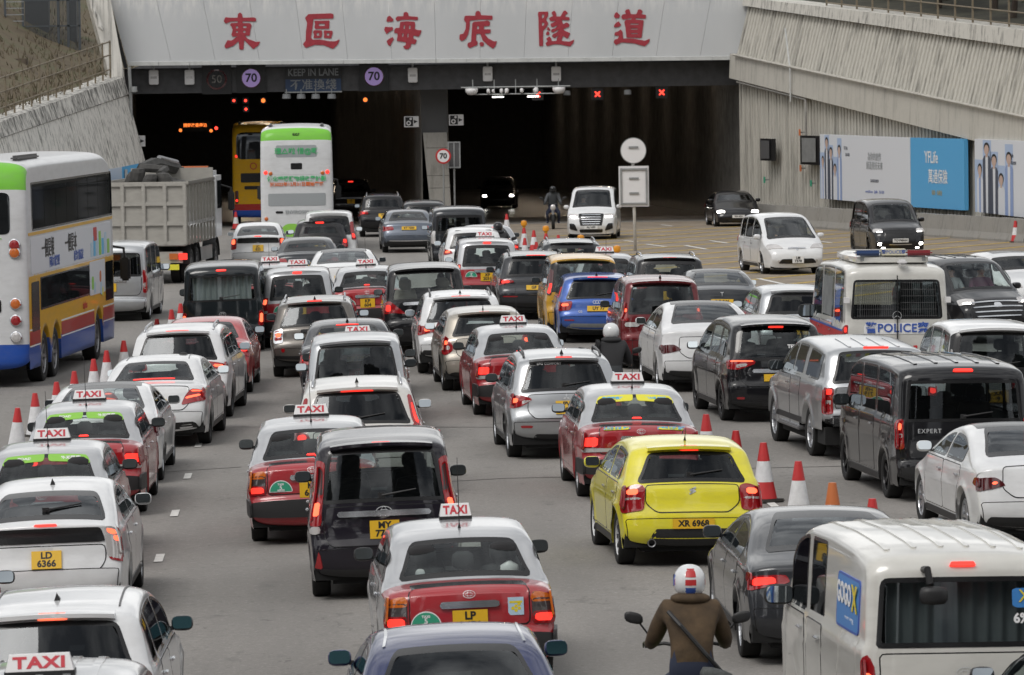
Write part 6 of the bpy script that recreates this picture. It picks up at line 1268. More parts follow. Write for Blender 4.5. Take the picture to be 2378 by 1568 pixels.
car('crossover', 'grey brown crossover with roof bars and upright red lamps', 'car', shape('suv', L=4.30, H=1.57, W=1.82, belt=1.0), (730, 704), -.3, 'bronze', anc=(0, .40, 1.46), glass_='glass_mid', rims='d5', lamps=[([(.74, .72), (.95, .72), (.95, 1.0), (.74, 1.0)], 'chrome'), ([(.76, .74), (.93, .74), (.93, .98), (.76, .98)], 'lamp_red')], lit=[([(.79, .83), (.90, .83), (.90, .92), (.79, .92)], 'lit_hot')], third=(1.465, .20, 'lit_red', .05), plate_=(.80, 'XV\n61'), rails='alloy', spoiler=(.18, .0, .72, 'bronze'), handle=(.92, .34, 'frit'), refl=[(.72, .52), (.80, .52), (.80, .60), (.72, .60)], antenna=('fin', .8), bumper=low(.44, .97, .3), wiper=True, mcol='black')
car('saloon_car', 'dark roofed saloon tucked between the grey brown crossover and the silver people carrier', 'car', shape('sedan', W=1.80, H=1.46), (806, 754), 0, 'darkgrey', anc=(0, 1.24, 1.375), glass_='glass_mid', lamps=suvtail(.76, .94, .58), lit=[([(.68, .82), (.95, .82), (.95, .88), (.7, .88)], 'lit_red')], third=(1.37, .28, 'lit_red', .015), plate_=(.72, 'WP\n44'), antenna=('fin', 1.55), mcol='black')
car('crossover', 'boxy white crossover with roof rails, ahead of the white saloon', 'car', shape('suv', L=4.63, H=1.66, W=1.834), None, 0, 'white', wheels=((533, 967), (.82, .905, 0), (563, 942), (.82, 3.65, 0)), glass_='glass_dark', rims='d5', lamps=[([(.60, .92), (1, .90), (1, 1.02), (.62, 1.05)], 'lamp_red')], lit=[([(.74, .945), (.93, .94), (.93, .99), (.74, .995)], 'lit_hot')], sidelamps=[([(.12, .90), (.36, .93), (.32, 1.01), (.16, 1.02)], 'lamp_red')], third=(1.535, .28, 'lit_red', .05), rails='alloy', spoiler=(.2, .0, .74, 'white'), plate_=(.62, 'WT 55'), bumper=low(.46, .97, .3), mcol='white')
car('saloon_car', 'white saloon with slanted red lamps and double exhaust trim', 'car', shape('sedan', W=1.81, H=1.44), None, 0, 'white', wheels=((480, 1029), (.80, .95, 0), (513, 999), (.80, 3.80, 0)), glass_='glass_clear', rims='d10', lamps=[([(.55, .70), (1, .80), (1, .99), (.76, .98), (.62, .84)], 'lamp_red')], lit=[([(.74, .92), (.95, .94), (.95, .965), (.75, .95)], 'lit_hot'), ([(.62, .80), (.92, .86), (.92, .89), (.66, .84)], 'lit_hot')], sidelamps=[([(.14, .80), (.36, .86), (.32, .97), (.18, .97)], 'lamp_red')], third=(1.105, .40, 'lit_red', .01), plate_=(.74, 'XT 30'), tailgate=TG(.60, .62, 1.02, .72), bumper=([(-.9, .26), (.9, .26), (.82, .42), (-.82, .42)], 'frit'), garnish=[('exhaust_trim', [(.52, .30), (.78, .31), (.76, .38), (.54, .37)], 'chrome', True)], mcol='white', extra=lambda root, b: [panel(root, 'roof_strip', [((s_*.72-.012)*b.hw, 1.5), ((s_*.72+.012)*b.hw, 1.5), ((s_*.72+.012)*b.hw, 2.5), ((s_*.72-.012)*b.hw, 2.5)], b.roof, 'frit', .006, 0, .005, .01) for s_ in (-1, 1)])
def tesla(label, paint_, px, yaw, anc=None, wheels=None, plt='EV 3', litc=True, glass_='glass_mid', roofglass=True, **k):
    L_ = [([(.60, .80), (.80, .76), (1, .74), (1, .90), (.74, .90)], 'lamp_darkred')]
    return car('electric_saloon', label, 'car', shape('tesla3', **k), px, yaw, paint_, anc=anc, wheels=wheels, glass_=glass_, rims='a10', lamps=L_, lit=[([(.72, .82), (.80, .81), (.80, .845), (.72, .85)], 'lit_hot')] if litc else [], sidelamps=[([(.12, .76), (.40, .80), (.34, .88), (.16, .89)], 'lamp_darkred')], plate_=(.76, plt), badge=(.93, 'tee', .13), bumper=low(.40, .9, .24), roofpanel=[('glass_roof', 1.72, 2.75, .80, 'frit')] if roofglass else None, mcol=paint_, tailgate=TG(.50, .64, 1.04, .66))
tesla('white electric saloon with dark glass roof next to the cones', 'white', (228, 977), -.8, anc=(0, .15, .98), plt='WJ 90')
tesla('white electric saloon beside the grey coupe, silver rims showing', 'white', None, 0, wheels=((2255, 1262), (-.80, .93, 0), (2139, 1208), (-.80, 3.80, 0)), plt='XE 7')
tesla('dark grey electric saloon with yellow plate RC 946', 'darkgrey', (1676.7, 702), .8, anc=(0, .03, .76), plt='RC 946', litc=False)
tesla('tall white electric crossover beside the motorcyclist in black', 'white', None, 0, wheels=((1537, 906), (-.83, .93, 0), (1493, 880), (-.83, 3.75, 0)), plt='YB 2', H=1.62, W=1.92, L=4.75, litc=False)
tesla('white electric liftback with yellow plate YE 25', 'white', (799, 646), .2, anc=(0, .03, .76), plt='YE 25', H=1.45, W=1.96, L=4.97, litc=False)
car('saloon_car', 'red saloon half hidden behind the boxy white crossover', 'car', shape('sedan', W=1.82, H=1.43), None, 0, 'red', wheels=((578, 910), (.80, .95, 0), (596, 886), (.80, 3.8, 0)), glass_='glass_clear', rims='a10', lamps=suvtail(.78, .96), lit=[([(.76, .84), (.95, .84), (.95, .92), (.76, .92)], 'lit_red')], sidelamps=[([(.14, .80), (.36, .84), (.32, .93), (.18, .93)], 'lamp_red')], plate_=(.72, 'VF 6'), mcol='black')
car('coupe', 'dark grey four door coupe with sweeping roof behind the white van', 'car', shape('tesla3', L=5.0, W=1.93, H=1.42), None, 0, 'gunmetal', wheels=((1738, 1525), (-.84, .99, 0), (1651, 1420), (-.84, 4.05, 0)), glass_='glass_dark', rims='a10', lamps=[([(.55, .84), (1, .78), (1, .92), (.6, .92)], 'lamp_red')], lit=[([(.7, .84), (.95, .82), (.95, .9), (.72, .9)], 'lit_red')], sidelamps=[([(.14, .80), (.42, .86), (.36, .93), (.18, .93)], 'lamp_red')], plate_=(.6, 'DG 88'), mcol='gunmetal', antenna=None)
car('people_carrier', 'black people carrier with TEIN sticker and thin red lamp line', 'car', shape('mono', L=4.8, W=1.80, H=1.76, belt=1.04), None, 0, 'black', wheels=((1682, 976), (-.80, .82, 0), (1629, 952), (-.80, 3.73, 0)), glass_='glass_mid', rims='d10', rows=3, lamps=[([(.46, 1.00), (.80, .90), (1, .92), (1, 1.08), (.46, 1.06)], 'lamp_red'), ([(.62, .97), (.84, .93), (.84, 1.0), (.62, 1.01)], 'lamp_clear')], lit=[([(.50, 1.035), (.96, 1.05), (.96, 1.07), (.50, 1.055)], 'lit_hot')], sidelamps=[([(.12, .94), (.32, .98), (.30, 1.06), (.15, 1.07)], 'lamp_red')], third=(1.60, .18, 'lit_red', .06), plate_=(.76, 'F'), handle=(.88, .52), spoiler=(.26, .0, .80, 'black'), refl=[(.68, .40), (.84, .40), (.84, .44), (.68, .44)], tailgate=TG(.62, .62, 1.06, .76), bumper=low(.36, .97, .24), mcol='black', extra=lambda root, b: [obj('window_lettering', text_mesh('TEIN', .085, 'ink_white', .001, offset=.003), root, tuple(b.rear(np.array([.30]), np.array([1.28]), .012)[0]), (R(73), 0, 0))])
car('people_carrier', 'white roofed black people carrier behind the police van', 'car', shape('mpv', W=1.73, H=1.87), (2312, 770), 2.0, 'white', anc=(0, .25, 1.735), glass_='glass_mid', rims='a5', rows=3, pf=lambda kd, x, y, z: np.where((z < 1.78) & (y < .30) & (kd == 'top'), 3, 0), lamps=[([(.86, 1.06), (1, 1.04), (1, 1.46), (.88, 1.36)], 'lamp_clear'), ([(.90, 1.04), (.97, 1.04), (.97, 1.3), (.91, 1.26)], 'lamp_red')], sidelamps=[([(.10, 1.06), (.34, 1.08), (.22, 1.46), (.15, 1.46)], 'lamp_clear')], third=(1.745, .17, 'lit_red', .05), plate_=(.7, 'XA\n9'), badge=(1.05, 'circle', .15), spoiler=(.24, .0, .82, 'white'), wiper=True, mcol='black')
def ribs(root, b, mat, xs_, y0, y1): return [panel(root, 'roof_rib', [((x-.03)*b.hw, y0), ((x+.03)*b.hw, y0), ((x+.03)*b.hw, y1), ((x-.03)*b.hw, y1)], b.roof, mat, .012, 0, .02, .02) for x in xs_]
def rtext(root, b, tx, x, z, size, mat='badge_silver', e=.012, **k):
    q = b.rear(np.array([x, x]), np.array([z-.03, z+.03]), e); dv = q[1]-q[0]
    return obj('badge_lettering' if mat == 'badge_silver' else 'window_lettering', text_mesh(tx, size, mat, .0015, **k), root, tuple((q[0]+q[1])/2), (math.pi/2-math.atan2(dv[1], dv[2]), 0, 0))
def stext(root, b, tx, sd, y, z, size, mat, **k):
    q = b.sidef(sd)(np.array([y]), np.array([z]), .008)[0]
    return obj('side_lettering', text_mesh(tx, size, mat, .0015, **k), root, tuple(q), (R(90), 0, R(90)*sd))
def ex_expert(root, b):
    rtext(root, b, 'EXPERT', -.50, .985, .085, space=1.2); rtext(root, b, 'PEUGEOT', 0, .87, .055, space=1.2); ribs(root, b, 'black', (-.66, -.33, 0, .33, .66), .6, 3.0)
car('van', 'black delivery van with EXPERT lettering and large dark rear window', 'van', shape('van', L=4.96, W=1.92, H=1.93, ax=(.98, 4.05), belt=1.10, sw=[(.5, 1.65), (1.75, 2.75), (2.85, 3.75)], fd=True), None, 0, 'black', wheels=((2066, 1156), (-.86, .98, 0), (1968, 1113), (-.86, 4.05, 0)), glass_='glass_mid', side_glass='glass_dark', rims='d5', rows=2, lamps=[([(.88, .74), (1, .74), (1, 1.16), (.90, 1.16)], 'lamp_red'), ([(.895, .90), (.98, .90), (.98, .96), (.895, .96)], 'lamp_clear')], lit=[([(.91, 1.01), (.98, 1.01), (.98, 1.11), (.915, 1.11)], 'lit_hot')], sidelamps=[([(.06, .76), (.15, .76), (.17, 1.14), (.09, 1.14)], 'lamp_red')], third=(1.80, .16, 'lit_red', .03), plate_=(.72, 'G 51'), badge=(.99, 'lion', .16), bumper=low(.50, .99, .30), wiper=True, mirrors=1.25, mcol='black', extra=ex_expert)
HIL = [([(.86, .64), (1, .64), (1, 1.06), (.94, 1.10), (.88, .98)], 'lamp_red')]
HIS = [([(.05, .66), (.14, .66), (.17, 1.02), (.09, 1.06)], 'lamp_red')]
def curtain(root, b, mat='seat_beige'):
    V = []; F = []; n = 60
    for k in range(n):
        x = -.72*b.hw+1.44*b.hw*k/(n-1)
        for z in (1.12, 1.76): V.append((x, .30+.025*math.sin(k*1.05), z))
    F = [(2*k, 2*k+2, 2*k+3, 2*k+1) for k in range(n-1)]; o = obj('curtain', mesh('curtain', V, F, mat, None, True), root)
def gogox(root, b):
    ribs(root, b, 'vanwhite', (-.72, -.43, -.14, .14, .43, .72), .5, 3.2)
    q = b.rear(np.array([-.36]), np.array([1.78]), .02)[0]; MB().tube([q, q+np.array([0, -.16, .02]), q+np.array([.02, -.17, -.10])], .03, 8).build('mirror_arm', ['plastic'], root); v, f = superbox(.24, .10, .15, 4); MB().add([(x+q[0]+.05, y+q[1]-.17, z+q[2]-.20) for x, y, z in v], f).build('rear_view_mirror', ['plastic'], root, True)
    panel(root, 'company_sticker', [(.45, 1.20), (1.45, 1.20), (1.45, 1.66), (.45, 1.66)], b.sidef(-1), ['sticker_blue', 'ink_blue'], .010, .02, .06, .01)
    o = stext(root, b, 'GOGO', -1, 1.08, 1.49, .25, 'ink_white', offset=.008, sx=.82); o2 = stext(root, b, 'X', -1, .62, 1.48, .31, 'sticker_yellow', offset=.010); stext(root, b, '2387 1224', -1, .86, 1.28, .09, 'ink_white')
    for q_ in (o, o2): q_.location.x -= .012
    panel(root, 'window_sticker', [(.52*b.hw, 1.46), (.78*b.hw, 1.46), (.78*b.hw, 1.62), (.52*b.hw, 1.62)], b.rear, 'sticker_blue', .012, 0, .02, .006); rtext(root, b, 'X', .56, 1.55, .15, 'sticker_yellow', .02); rtext(root, b, '6%', .52, 1.37, .11, 'ink_white', .016, offset=.004); curtain(root, b, 'ink_grey')
car('van', 'cream white delivery van with blue GOGOX sticker and ribbed roof', 'van', shape('van', W=1.72, sw=[(2.05, 2.75), (2.92, 3.72)], fd=True), (2236, 1313), 5.0, 'vanwhite', anc=(0, .12, 1.815), glass_='glass_mid', side_glass='glass_dark', rims='s8', lamps=HIL, lit=[([(.90, .72), (.985, .72), (.985, .94), (.91, .94)], 'lit_hot')], sidelamps=HIS, third=(1.815, .14, 'lit_red', .03), plate_=(.5, 'PX 402'), badge=(.93, 'oval', .15), bumper=None, tailgate=TG(.70, .62, 1.10, .84), mirrors=1.35, mcol='plastic', extra=gogox)
def hgreen(root, b): curtain(root, b, 'ink_grey')
car('van', 'dark green black van with curtained rear window and lit red lamps', 'van', shape('van', W=1.78), (513, 629), -.2, 'greenblack', anc=(0, .13, 1.81), glass_='glass_clear', side_glass='glass_dark', rims='s8', lamps=[([(.88, .60), (1, .60), (1, .92), (.91, .92)], 'lamp_red')], lit=[([(.91, .66), (.985, .66), (.985, .86), (.92, .86)], 'lit_hot')], third=(1.81, .14, 'lit_red', .03), badge=(.86, 'oval', .15), plate_=(.46, 'NE 30'), mirrors=1.2, mcol='plastic', wiper=True, extra=hgreen)
car('van', 'silver van with plate XS 9682 next to the double decker bus', 'van', shape('van', W=1.88, L=5.1, sw=[(.5, 1.6), (1.75, 2.8), (2.95, 3.9)]), (254, 588), -3.0, 'silver', anc=(0, .13, 1.72), glass_='glass_dark', rims='a5', lamps=[([(.89, .72), (1, .72), (1, 1.28), (.92, 1.32)], 'lamp_red'), ([(.90, .82), (.985, .82), (.985, .98), (.90, .98)], 'lamp_clear')], sidelamps=[([(.05, .74), (.13, .74), (.17, 1.26), (.10, 1.28)], 'lamp_red')], plate_=(.86, 'XS\n9682'), handle=(1.02, .46), badge=(1.12, 'oval', .15), tailgate=TG(.78, .66, 1.14, .86), mirrors=1.25, mcol='black', wiper=False)
def dmax(root, b):
    rtext(root, b, 'ISUZU', -.45, .86, .05); rtext(root, b, 'D-MAX', -.48, .80, .07); 
    for sx in (-1, 1): MB().box((sx*.80, 1.75, .36), (sx*.98, 3.5, .42), 0, .02).build('side_step', ['steel'], root)
    ribs(root, b, 'silver', (-.5, -.17, .17, .5), .6, 1.8)
    panel(root, 'tailgate', [(-.80*b.hw, .80), (.80*b.hw, .80), (.80*b.hw, 1.13), (-.80*b.hw, 1.13)], b.rear, ['silver', 'frit'], .006, .012, .03, .01)
    MB().box((-.80, -.07, .53), (.80, .12, .70), 0, .04).build('rear_bumper', ['chrome'], root)
dm = dict(L=5.2, W=1.86, H=1.80, belt=1.16, roofw=.74, ax=(1.18, 4.28), tr=.385, fil=.10, zs=.46, flare=.03, beltw=.96, prof=[(.2, .50), (.06, .54), (.02, .62), (.02, .74), (.05, .78), (.05, 1.12), (.09, 1.17, .03), (.38, 1.64, .08), (.48, 1.70, .08), (1.2, 1.75, .2), (2.3, 1.80, .3), (3.0, 1.78, .2), (3.4, 1.66, .2), (4.0, 1.20, .12), (4.95, 1.06), (5.14, .85), (5.2, .58), (5.1, .46)], rg=(1.19, 1.66, .86, .76), sw=[(.62, 1.72), (1.98, 2.72), (2.80, 3.72)], anc=(.38, 1.66))
car('pickup_truck', 'silver pickup with canopy over its bed and chrome rear bumper', 'pickup', dm, None, 0, 'silver', wheels=((1888, 1058), (-.84, 1.18, 0), (1810, 1026), (-.84, 4.28, 0)), glass_='glass_dark', rims='a6', lamps=[([(.83, .72), (1, .72), (1, 1.14), (.83, 1.14)], 'lamp_red'), ([(.86, .84), (.97, .84), (.97, .98), (.86, .98)], 'lamp_clear')], lit=[([(.86, 1.01), (.965, 1.01), (.965, 1.11), (.86, 1.11)], 'lit_red')], sidelamps=[([(.07, .74), (.15, .74), (.15, 1.12), (.07, 1.12)], 'lamp_red')], third=(1.695, .26, 'lit_red', .02), plate_=None, mcol='plastic', mirrors=1.25, extra=dmax)
simple('bar_blue', (.02, .06, .18), .15, **{'Coat Weight': 1.0}); simple('bar_red', (.26, .02, .03), .15, **{'Coat Weight': 1.0}); simple('sign_cream', (.62, .58, .44), .5)
def police(root, b):
    y0 = .5; q = b.roof(np.array([0.]), np.array([1.4]), 0)[0][2]
    v, f = superbox(1.42, 3.2, .20, 8, 16, 8); MB().add([(x, y+2.1, z+q+.05) for x, y, z in v], f).build('roof_pod', ['vanwhite'], root, True, 50)
    z = q+.13; yb = .62
    MB().box((-.72, yb-.12, z), (-.22, yb+.12, z+.10), 0, .04).build('blue_light', ['bar_blue'], root); MB().box((.22, yb-.12, z), (.72, yb+.12, z+.10), 0, .04).build('red_light', ['bar_red'], root)
    s_ = obj('sign_panel', MB().box((-.22, yb-.115, z+.005), (.22, yb+.115, z+.12)).mesh('sign_panel', ['sign_cream']), root); obj('sign_lettering', text_mesh('警POLICE察', .085, 'ink_blue', .002), s_, (0, yb-.118, z+.065), (R(90), 0, 0)); MB().box((-.6, yb-.03, z-.1), (.6, yb+.03, z)).build('light_bar_base', ['galv'], root)
    MB().box((.02, .0, q-.02), (.18, .25, q+.07), 0, .03).build('reversing_camera', ['sign_white'], root)
    panel(root, 'lettering_panel', [(-.62*b.hw, 1.13), (.62*b.hw, 1.13), (.62*b.hw, 1.33), (-.62*b.hw, 1.33)], b.rear, 'ink_white', .010, 0, .01, .006); rtext(root, b, '警POLICE察', 0, 1.23, .215, 'ink_blue', .018, offset=.004, space=1.05)
    rtext(root, b, 'SPRINTER', -.62, 1.02, .07)
    for k in range(11): panel(root, 'chevron', [((-.95+k*.17)*b.hw, .72), ((-.86+k*.17)*b.hw, .72), ((-.80+k*.17)*b.hw, .92), ((-.89+k*.17)*b.hw, .92)], b.rear, 'cone_red' if k % 2 else 'strip_yellow', .010, 0, .004, .006)
    MB().box((-.008, -.0, .6), (.008, .07, 2.2)).build('door_gap', ['frit'], root)
    for sx in (-1, 1):
        q2 = b.rear(np.array([sx*.45*b.hw]), np.array([1.75]), .01)[0]; m = MB()
        for k in range(17): x = sx*(.08+.68*k/16); a_, c_ = b.rear(np.array([x, x]), np.array([1.44, 2.08]), .012); m.tube([a_, c_], .0035, 4, cap=False)
        for k in range(6): zz = 1.46+k*.12; a_, c_ = b.rear(np.array([sx*.07, sx*.78]), np.array([zz, zz]), .014); m.tube([a_, c_], .0035, 4, cap=False)
        tag(m.build('window_guard', ['trimgrey'], root), kind='stuff')
        panel(root, 'red_stripe', [(.2, .98), (4.9, .98), (4.9, 1.17), (.2, 1.17)], b.sidef(sx), 'cone_red', .009, 0, .01, .004); panel(root, 'blue_stripe', [(.2, 1.175), (4.9, 1.175), (4.9, 1.21), (.2, 1.21)], b.sidef(sx), 'ink_blue', .009, 0, .01, .004)
        m = MB(); [m.tube(b.sidef(sx)(np.array([y, y]), np.array([1.38, 2.1]), .02), .006, 4, cap=False) for y in np.linspace(1.9, 3.2, 16)]; tag(m.build('window_guard', ['galv'], root), kind='stuff')
        for zz in (1.75,): MB().box((sx*.93-.05, -.01, zz-.05), (sx*.93+.05, .10, zz+.05)).build('door_hinge', ['sign_white'], root)
car('police_van', 'white police van with roof light bar, red stripe and barred windows', 'van', shape('sprinter', rgp=None), (2081, 629), 2.2, 'vanwhite', anc=(0, .14, 2.28), glass_='glass_mid', side_glass='glass_mid', rims='s8', lamps=[([(.90, .92), (1, .92), (1, 1.30), (.92, 1.30)], 'lamp_red'), ([(.905, .92), (.985, .92), (.985, 1.02), (.905, 1.02)], 'lamp_clear')], lit=[([(.925, 1.16), (.985, 1.16), (.985, 1.26), (.93, 1.26)], 'lit_red')], sidelamps=[([(.05, .94), (.14, .94), (.15, 1.28), (.08, 1.28)], 'lamp_red')], badge=(1.46, 'circle', .20), bumper=low(.58, .99, .32), mirrors=1.9, mcol='plastic', extra=police, rows=2)
# --- mid field
car('crossover', 'bright blue crossover with yellow plate beginning UY', 'car', shape('suv', L=4.19, H=1.51, W=1.80, belt=.97), None, 0, 'blue', wheels=((1299, 794), (-.81, .82, 0), (1266, 763), (-.81, 3.31, 0)), glass_='glass_dark', rims='a10', lamps=[([(.70, .74), (1, .74), (1, .94), (.66, .94)], 'lamp_red')], lit=[([(.76, .83), (.93, .83), (.93, .89), (.76, .89)], 'lit_hot')], sidelamps=[([(.11, .76), (.34, .80), (.32, .92), (.15, .92)], 'lamp_red')], third=(1.40, .30, 'lit_red', .05), plate_=(.76, 'UY 77'), badge=(.90, 'rings4', .24), spoiler=(.2, .0, .72, 'blue'), bumper=([(-.85, .28), (.85, .28), (.72, .44), (-.72, .44)], 'galv'), refl=[(.62, .50), (.88, .50), (.88, .53), (.62, .53)], mcol='black', wiper=True, antenna=('fin', .8), extra=lambda r, b: rtext(r, b, 'Q2', -.42, .70, .07))
car('crossover', 'dark grey crossover with slanted lamps behind the yellow van', 'car', shape('suv', L=4.63, H=1.62, W=1.90), (1244, 598), 1.2, 'gunmetal', anc=(0, .40, 1.495), glass_='glass_dark', rims='a5', lamps=[([(.58, .92), (1, .86), (1, 1.04), (.62, .96)], 'lamp_red')], lit=[([(.70, .92), (.92, .90), (.92, .98), (.72, .96)], 'lit_red')], sidelamps=[([(.12, .88), (.4, .92), (.34, 1.0), (.16, 1.01)], 'lamp_red')], third=(1.505, .30, 'lit_red', .05), plate_=(.78, 'GF 20'), spoiler=(.2, .0, .74, 'gunmetal'), rails='trimgrey', bumper=low(.42, .97, .3), refl=[(.5, .56), (.9, .56), (.9, .59), (.5, .59)], mcol='gunmetal', step=.06)
car('people_carrier', 'mustard yellow people carrier with black framed rear window', 'car', shape('mpv', W=1.74, H=1.86), (1354, 606), .8, 'vanyellow', anc=(0, .25, 1.73), glass_='glass_clear', rims='a5', rows=3, pf=lambda kd, x, y, z: np.where((kd == 'top') & (z > 1.06) & (z < 1.76) & (y < .30), 3, 0), lamps=[([(.87, .98), (1, .98), (1, 1.58), (.88, 1.55)], 'lamp_darkred')], lit=[([(.90, 1.02), (.97, 1.02), (.97, 1.26), (.90, 1.26)], 'lit_red')], third=(1.74, .17, 'lit_red', .05), plate_=(.76, 'WR\n33'), spoiler=(.2, .0, .82, 'vanyellow'), handle=(.95, .5), mcol='black')
car('people_carrier', 'dark red people carrier with black rear window and white lamp bars', 'car', shape('mpv', W=1.74, H=1.84), (1536, 658), 1.4, 'darkred', anc=(0, .25, 1.715), glass_='glass_mid', rims='d5', rows=3, lamps=[([(.80, .98), (1, .98), (1, 1.34), (.90, 1.34), (.86, 1.06)], 'lamp_red'), ([(.56, .86), (.90, .86), (.90, .95), (.54, .95)], 'lamp_clear')], lit=[([(.90, 1.16), (.96, 1.16), (.96, 1.24), (.90, 1.24)], 'lit_hot')], sidelamps=[([(.12, 1.0), (.3, 1.02), (.24, 1.34), (.17, 1.36)], 'lamp_red')], third=(1.72, .15, 'lit_red', .05), plate_=(.78, 'XK\n5'), badge=(1.05, 'oval', .15), spoiler=(.22, .0, .82, 'darkred'), mcol='black', wiper=True, antenna=('fin', .7))
car('people_carrier', 'low black people carrier behind the dark red one', 'car', shape('mpv', W=1.80, H=1.68, belt=1.02), (1555, 603), 1.2, 'black', anc=(0, .24, 1.575), glass_='glass_clear', rows=3, lamps=suvtail(.92, 1.06), lit=[([(.78, .96), (.95, .96), (.95, 1.02), (.78, 1.02)], 'lit_red')], third=(1.58, .22, 'lit_red', .05), plate_=(.74, 'RB\n8'), spoiler=(.2, .0, .80, 'black'), mcol='black', rails='chrome', step=.07)
car('crossover', 'dark grey crossover with silver roof rails beside the central cones', 'car', shape('suv', L=4.6, H=1.64, W=1.84), (1328, 568), 1.0, 'darkgrey', anc=(0, .40, 1.51), glass_='glass_mid', lamps=suvtail(.9, 1.06), lit=[], third=(1.52, .2, 'lamp_red', .04), plate_=(.74, 'PD\n6'), spoiler=(.2, .0, .74, 'darkgrey'), rails='alloy', mcol='darkgrey', step=.07)
car('hatchback', 'silver blue hatchback with clear red tail lamps beside the police van', 'car', shape('suv', L=4.6, H=1.57, W=1.775, belt=.99), (1852, 680), 2.4, 'silver', anc=(0, .42, 1.44), glass_='glass_dark', rims='a6', lamps=[([(.72, .80), (1, .78), (1, 1.06), (.84, 1.06)], 'lamp_clear'), ([(.86, .88), (1, .88), (1, 1.06), (.88, 1.06)], 'lamp_red')], lit=[([(.89, .94), (.97, .94), (.97, 1.02), (.89, 1.02)], 'lit_red')], sidelamps=[([(.12, .86), (.34, .90), (.30, 1.02), (.16, 1.04)], 'lamp_red')], third=(1.45, .2, 'lamp_red', .04), plate_=(.70, 'SA\n7'), spoiler=(.22, .0, .74, 'silver'), mcol='silver', step=.06)
car('saloon_car', 'blue grey saloon with plate KT 7250 and chrome bumper strip', 'car', shape('sedan', L=4.92, W=1.85, H=1.46), (946, 492), 1.8, 'bluegrey', anc=(0, 1.30, 1.375), glass_='glass_clear', rims='a10', lamps=[([(.58, .80), (1, .78), (1, .94), (.62, .92)], 'lamp_red')], sidelamps=[([(.13, .80), (.36, .84), (.32, .93), (.17, .93)], 'lamp_red')], plate_=(.84, 'KT 7250'), garnish=[('chrome_strip', [(-.8, .40), (.8, .40), (.8, .43), (-.8, .43)], 'chrome', False)], bumper=low(.40, .9, .27), mcol='bluegrey', step=.07)
car('van', 'dark grey boxy van between the blue grey saloon and a tall taxi', 'van', shape('van', W=1.74, H=1.92, L=4.7), (1066, 497), 1.4, 'darkgrey', anc=(0, .13, 1.70), glass_='glass_mid', lamps=[([(.86, .80), (1, .80), (1, 1.20), (.88, 1.20)], 'lamp_clear')], plate_=(.6, 'GE\n2'), mcol='black', step=.08, rims='s8')
car('estate_car', 'pale silver estate behind the tall taxi with round sticker', 'car', shape('sedan', W=1.84, H=1.47), (1131, 529), 1.2, 'silver', anc=(0, 1.24, 1.385), glass_='glass_mid', lamps=[([(.62, .80), (1, .78), (1, .96), (.66, .96)], 'lamp_red')], lit=[([(.74, .84), (.95, .84), (.95, .9), (.74, .9)], 'lit_red')], sidelamps=[([(.13, .80), (.36, .84), (.32, .95), (.17, .95)], 'lamp_red')], third=(1.38, .25, 'lit_red', .02), plate_=(.7, 'VA 1'), mcol='silver', step=.08)
car('crossover', 'white crossover mostly hidden by the tall taxi with round sticker', 'car', shape('suv', L=4.3, H=1.60, W=1.78), (1036, 583), 1.2, 'white', anc=(-.78, .12, .97), glass_='glass_dark', lamps=suvtail(.90, 1.04, .70), lit=[([(.80, .94), (.96, .94), (.96, 1.0), (.80, 1.0)], 'lit_hot')], sidelamps=[([(.12, .90), (.34, .93), (.30, 1.02), (.16, 1.03)], 'lamp_red')], third=None, plate_=(.7, 'UF\n3'), mcol='white', step=.08)
car('hybrid_liftback', 'white hybrid liftback with dark tail panel beside the lorry', 'car', shape('prius'), (599, 577), .4, 'white', anc=(0, .02, .72), glass_='glass_mid', rims='a6', lamps=[([(.80, .72), (1, .70), (1, 1.04), (.86, 1.08), (.80, 1.0)], 'lamp_red')], lit=[([(.85, .86), (.97, .86), (.97, 1.02), (.86, 1.02)], 'lit_hot')], third=(1.085, .14, 'lit_red', .02), plate_=(.72, 'JC\n623'), garnish=[('lower_window', [(-.79, .885), (.79, .885), (.77, 1.05), (-.77, 1.05)], 'frit', False)], badge=(.85, 'oval', .14), mcol='white', step=.07)
car('saloon_car', 'dark grey saloon ahead of the white electric liftback', 'car', shape('sedan', W=1.82, H=1.45), (712, 558), .3, 'darkgrey', anc=(0, 1.24, 1.37), glass_='glass_mid', lamps=suvtail(.78, .95, .6), plate_=(.72, 'TZ 4'), mcol='black', step=.08)
car('people_carrier', 'white people carrier with red side lamps behind the green and white bus', 'car', shape('mpv', W=1.74, H=1.84), (763, 500), .3, 'white', anc=(0, .25, 1.71), glass_='glass_mid', lamps=[([(.84, .95), (1, .95), (1, 1.55), (.86, 1.5)], 'lamp_red')], lit=[([(.88, 1.02), (.97, 1.02), (.97, 1.15), (.88, 1.15)], 'lit_red')], third=(1.72, .16, 'lit_red', .05), plate_=(.76, 'WL\n2'), spoiler=(.2, .0, .8, 'white'), mcol='white', step=.08)
car('hatchback', 'black hatchback with lit red lamps ahead of the dark grey saloon', 'car', shape('hatch', L=4.2, H=1.60, W=1.76), (742, 519), .3, 'black', anc=(0, .40, 1.47), glass_='glass_mid', lamps=suvtail(.78, 1.05, .78), lit=[([(.85, .88), (.96, .88), (.96, 1.0), (.85, 1.0)], 'lit_red')], third=(1.475, .18, 'lit_red', .04), plate_=(.7, 'SV\n1'), spoiler=(.18, .0, .7, 'black'), mcol='black', step=.08)
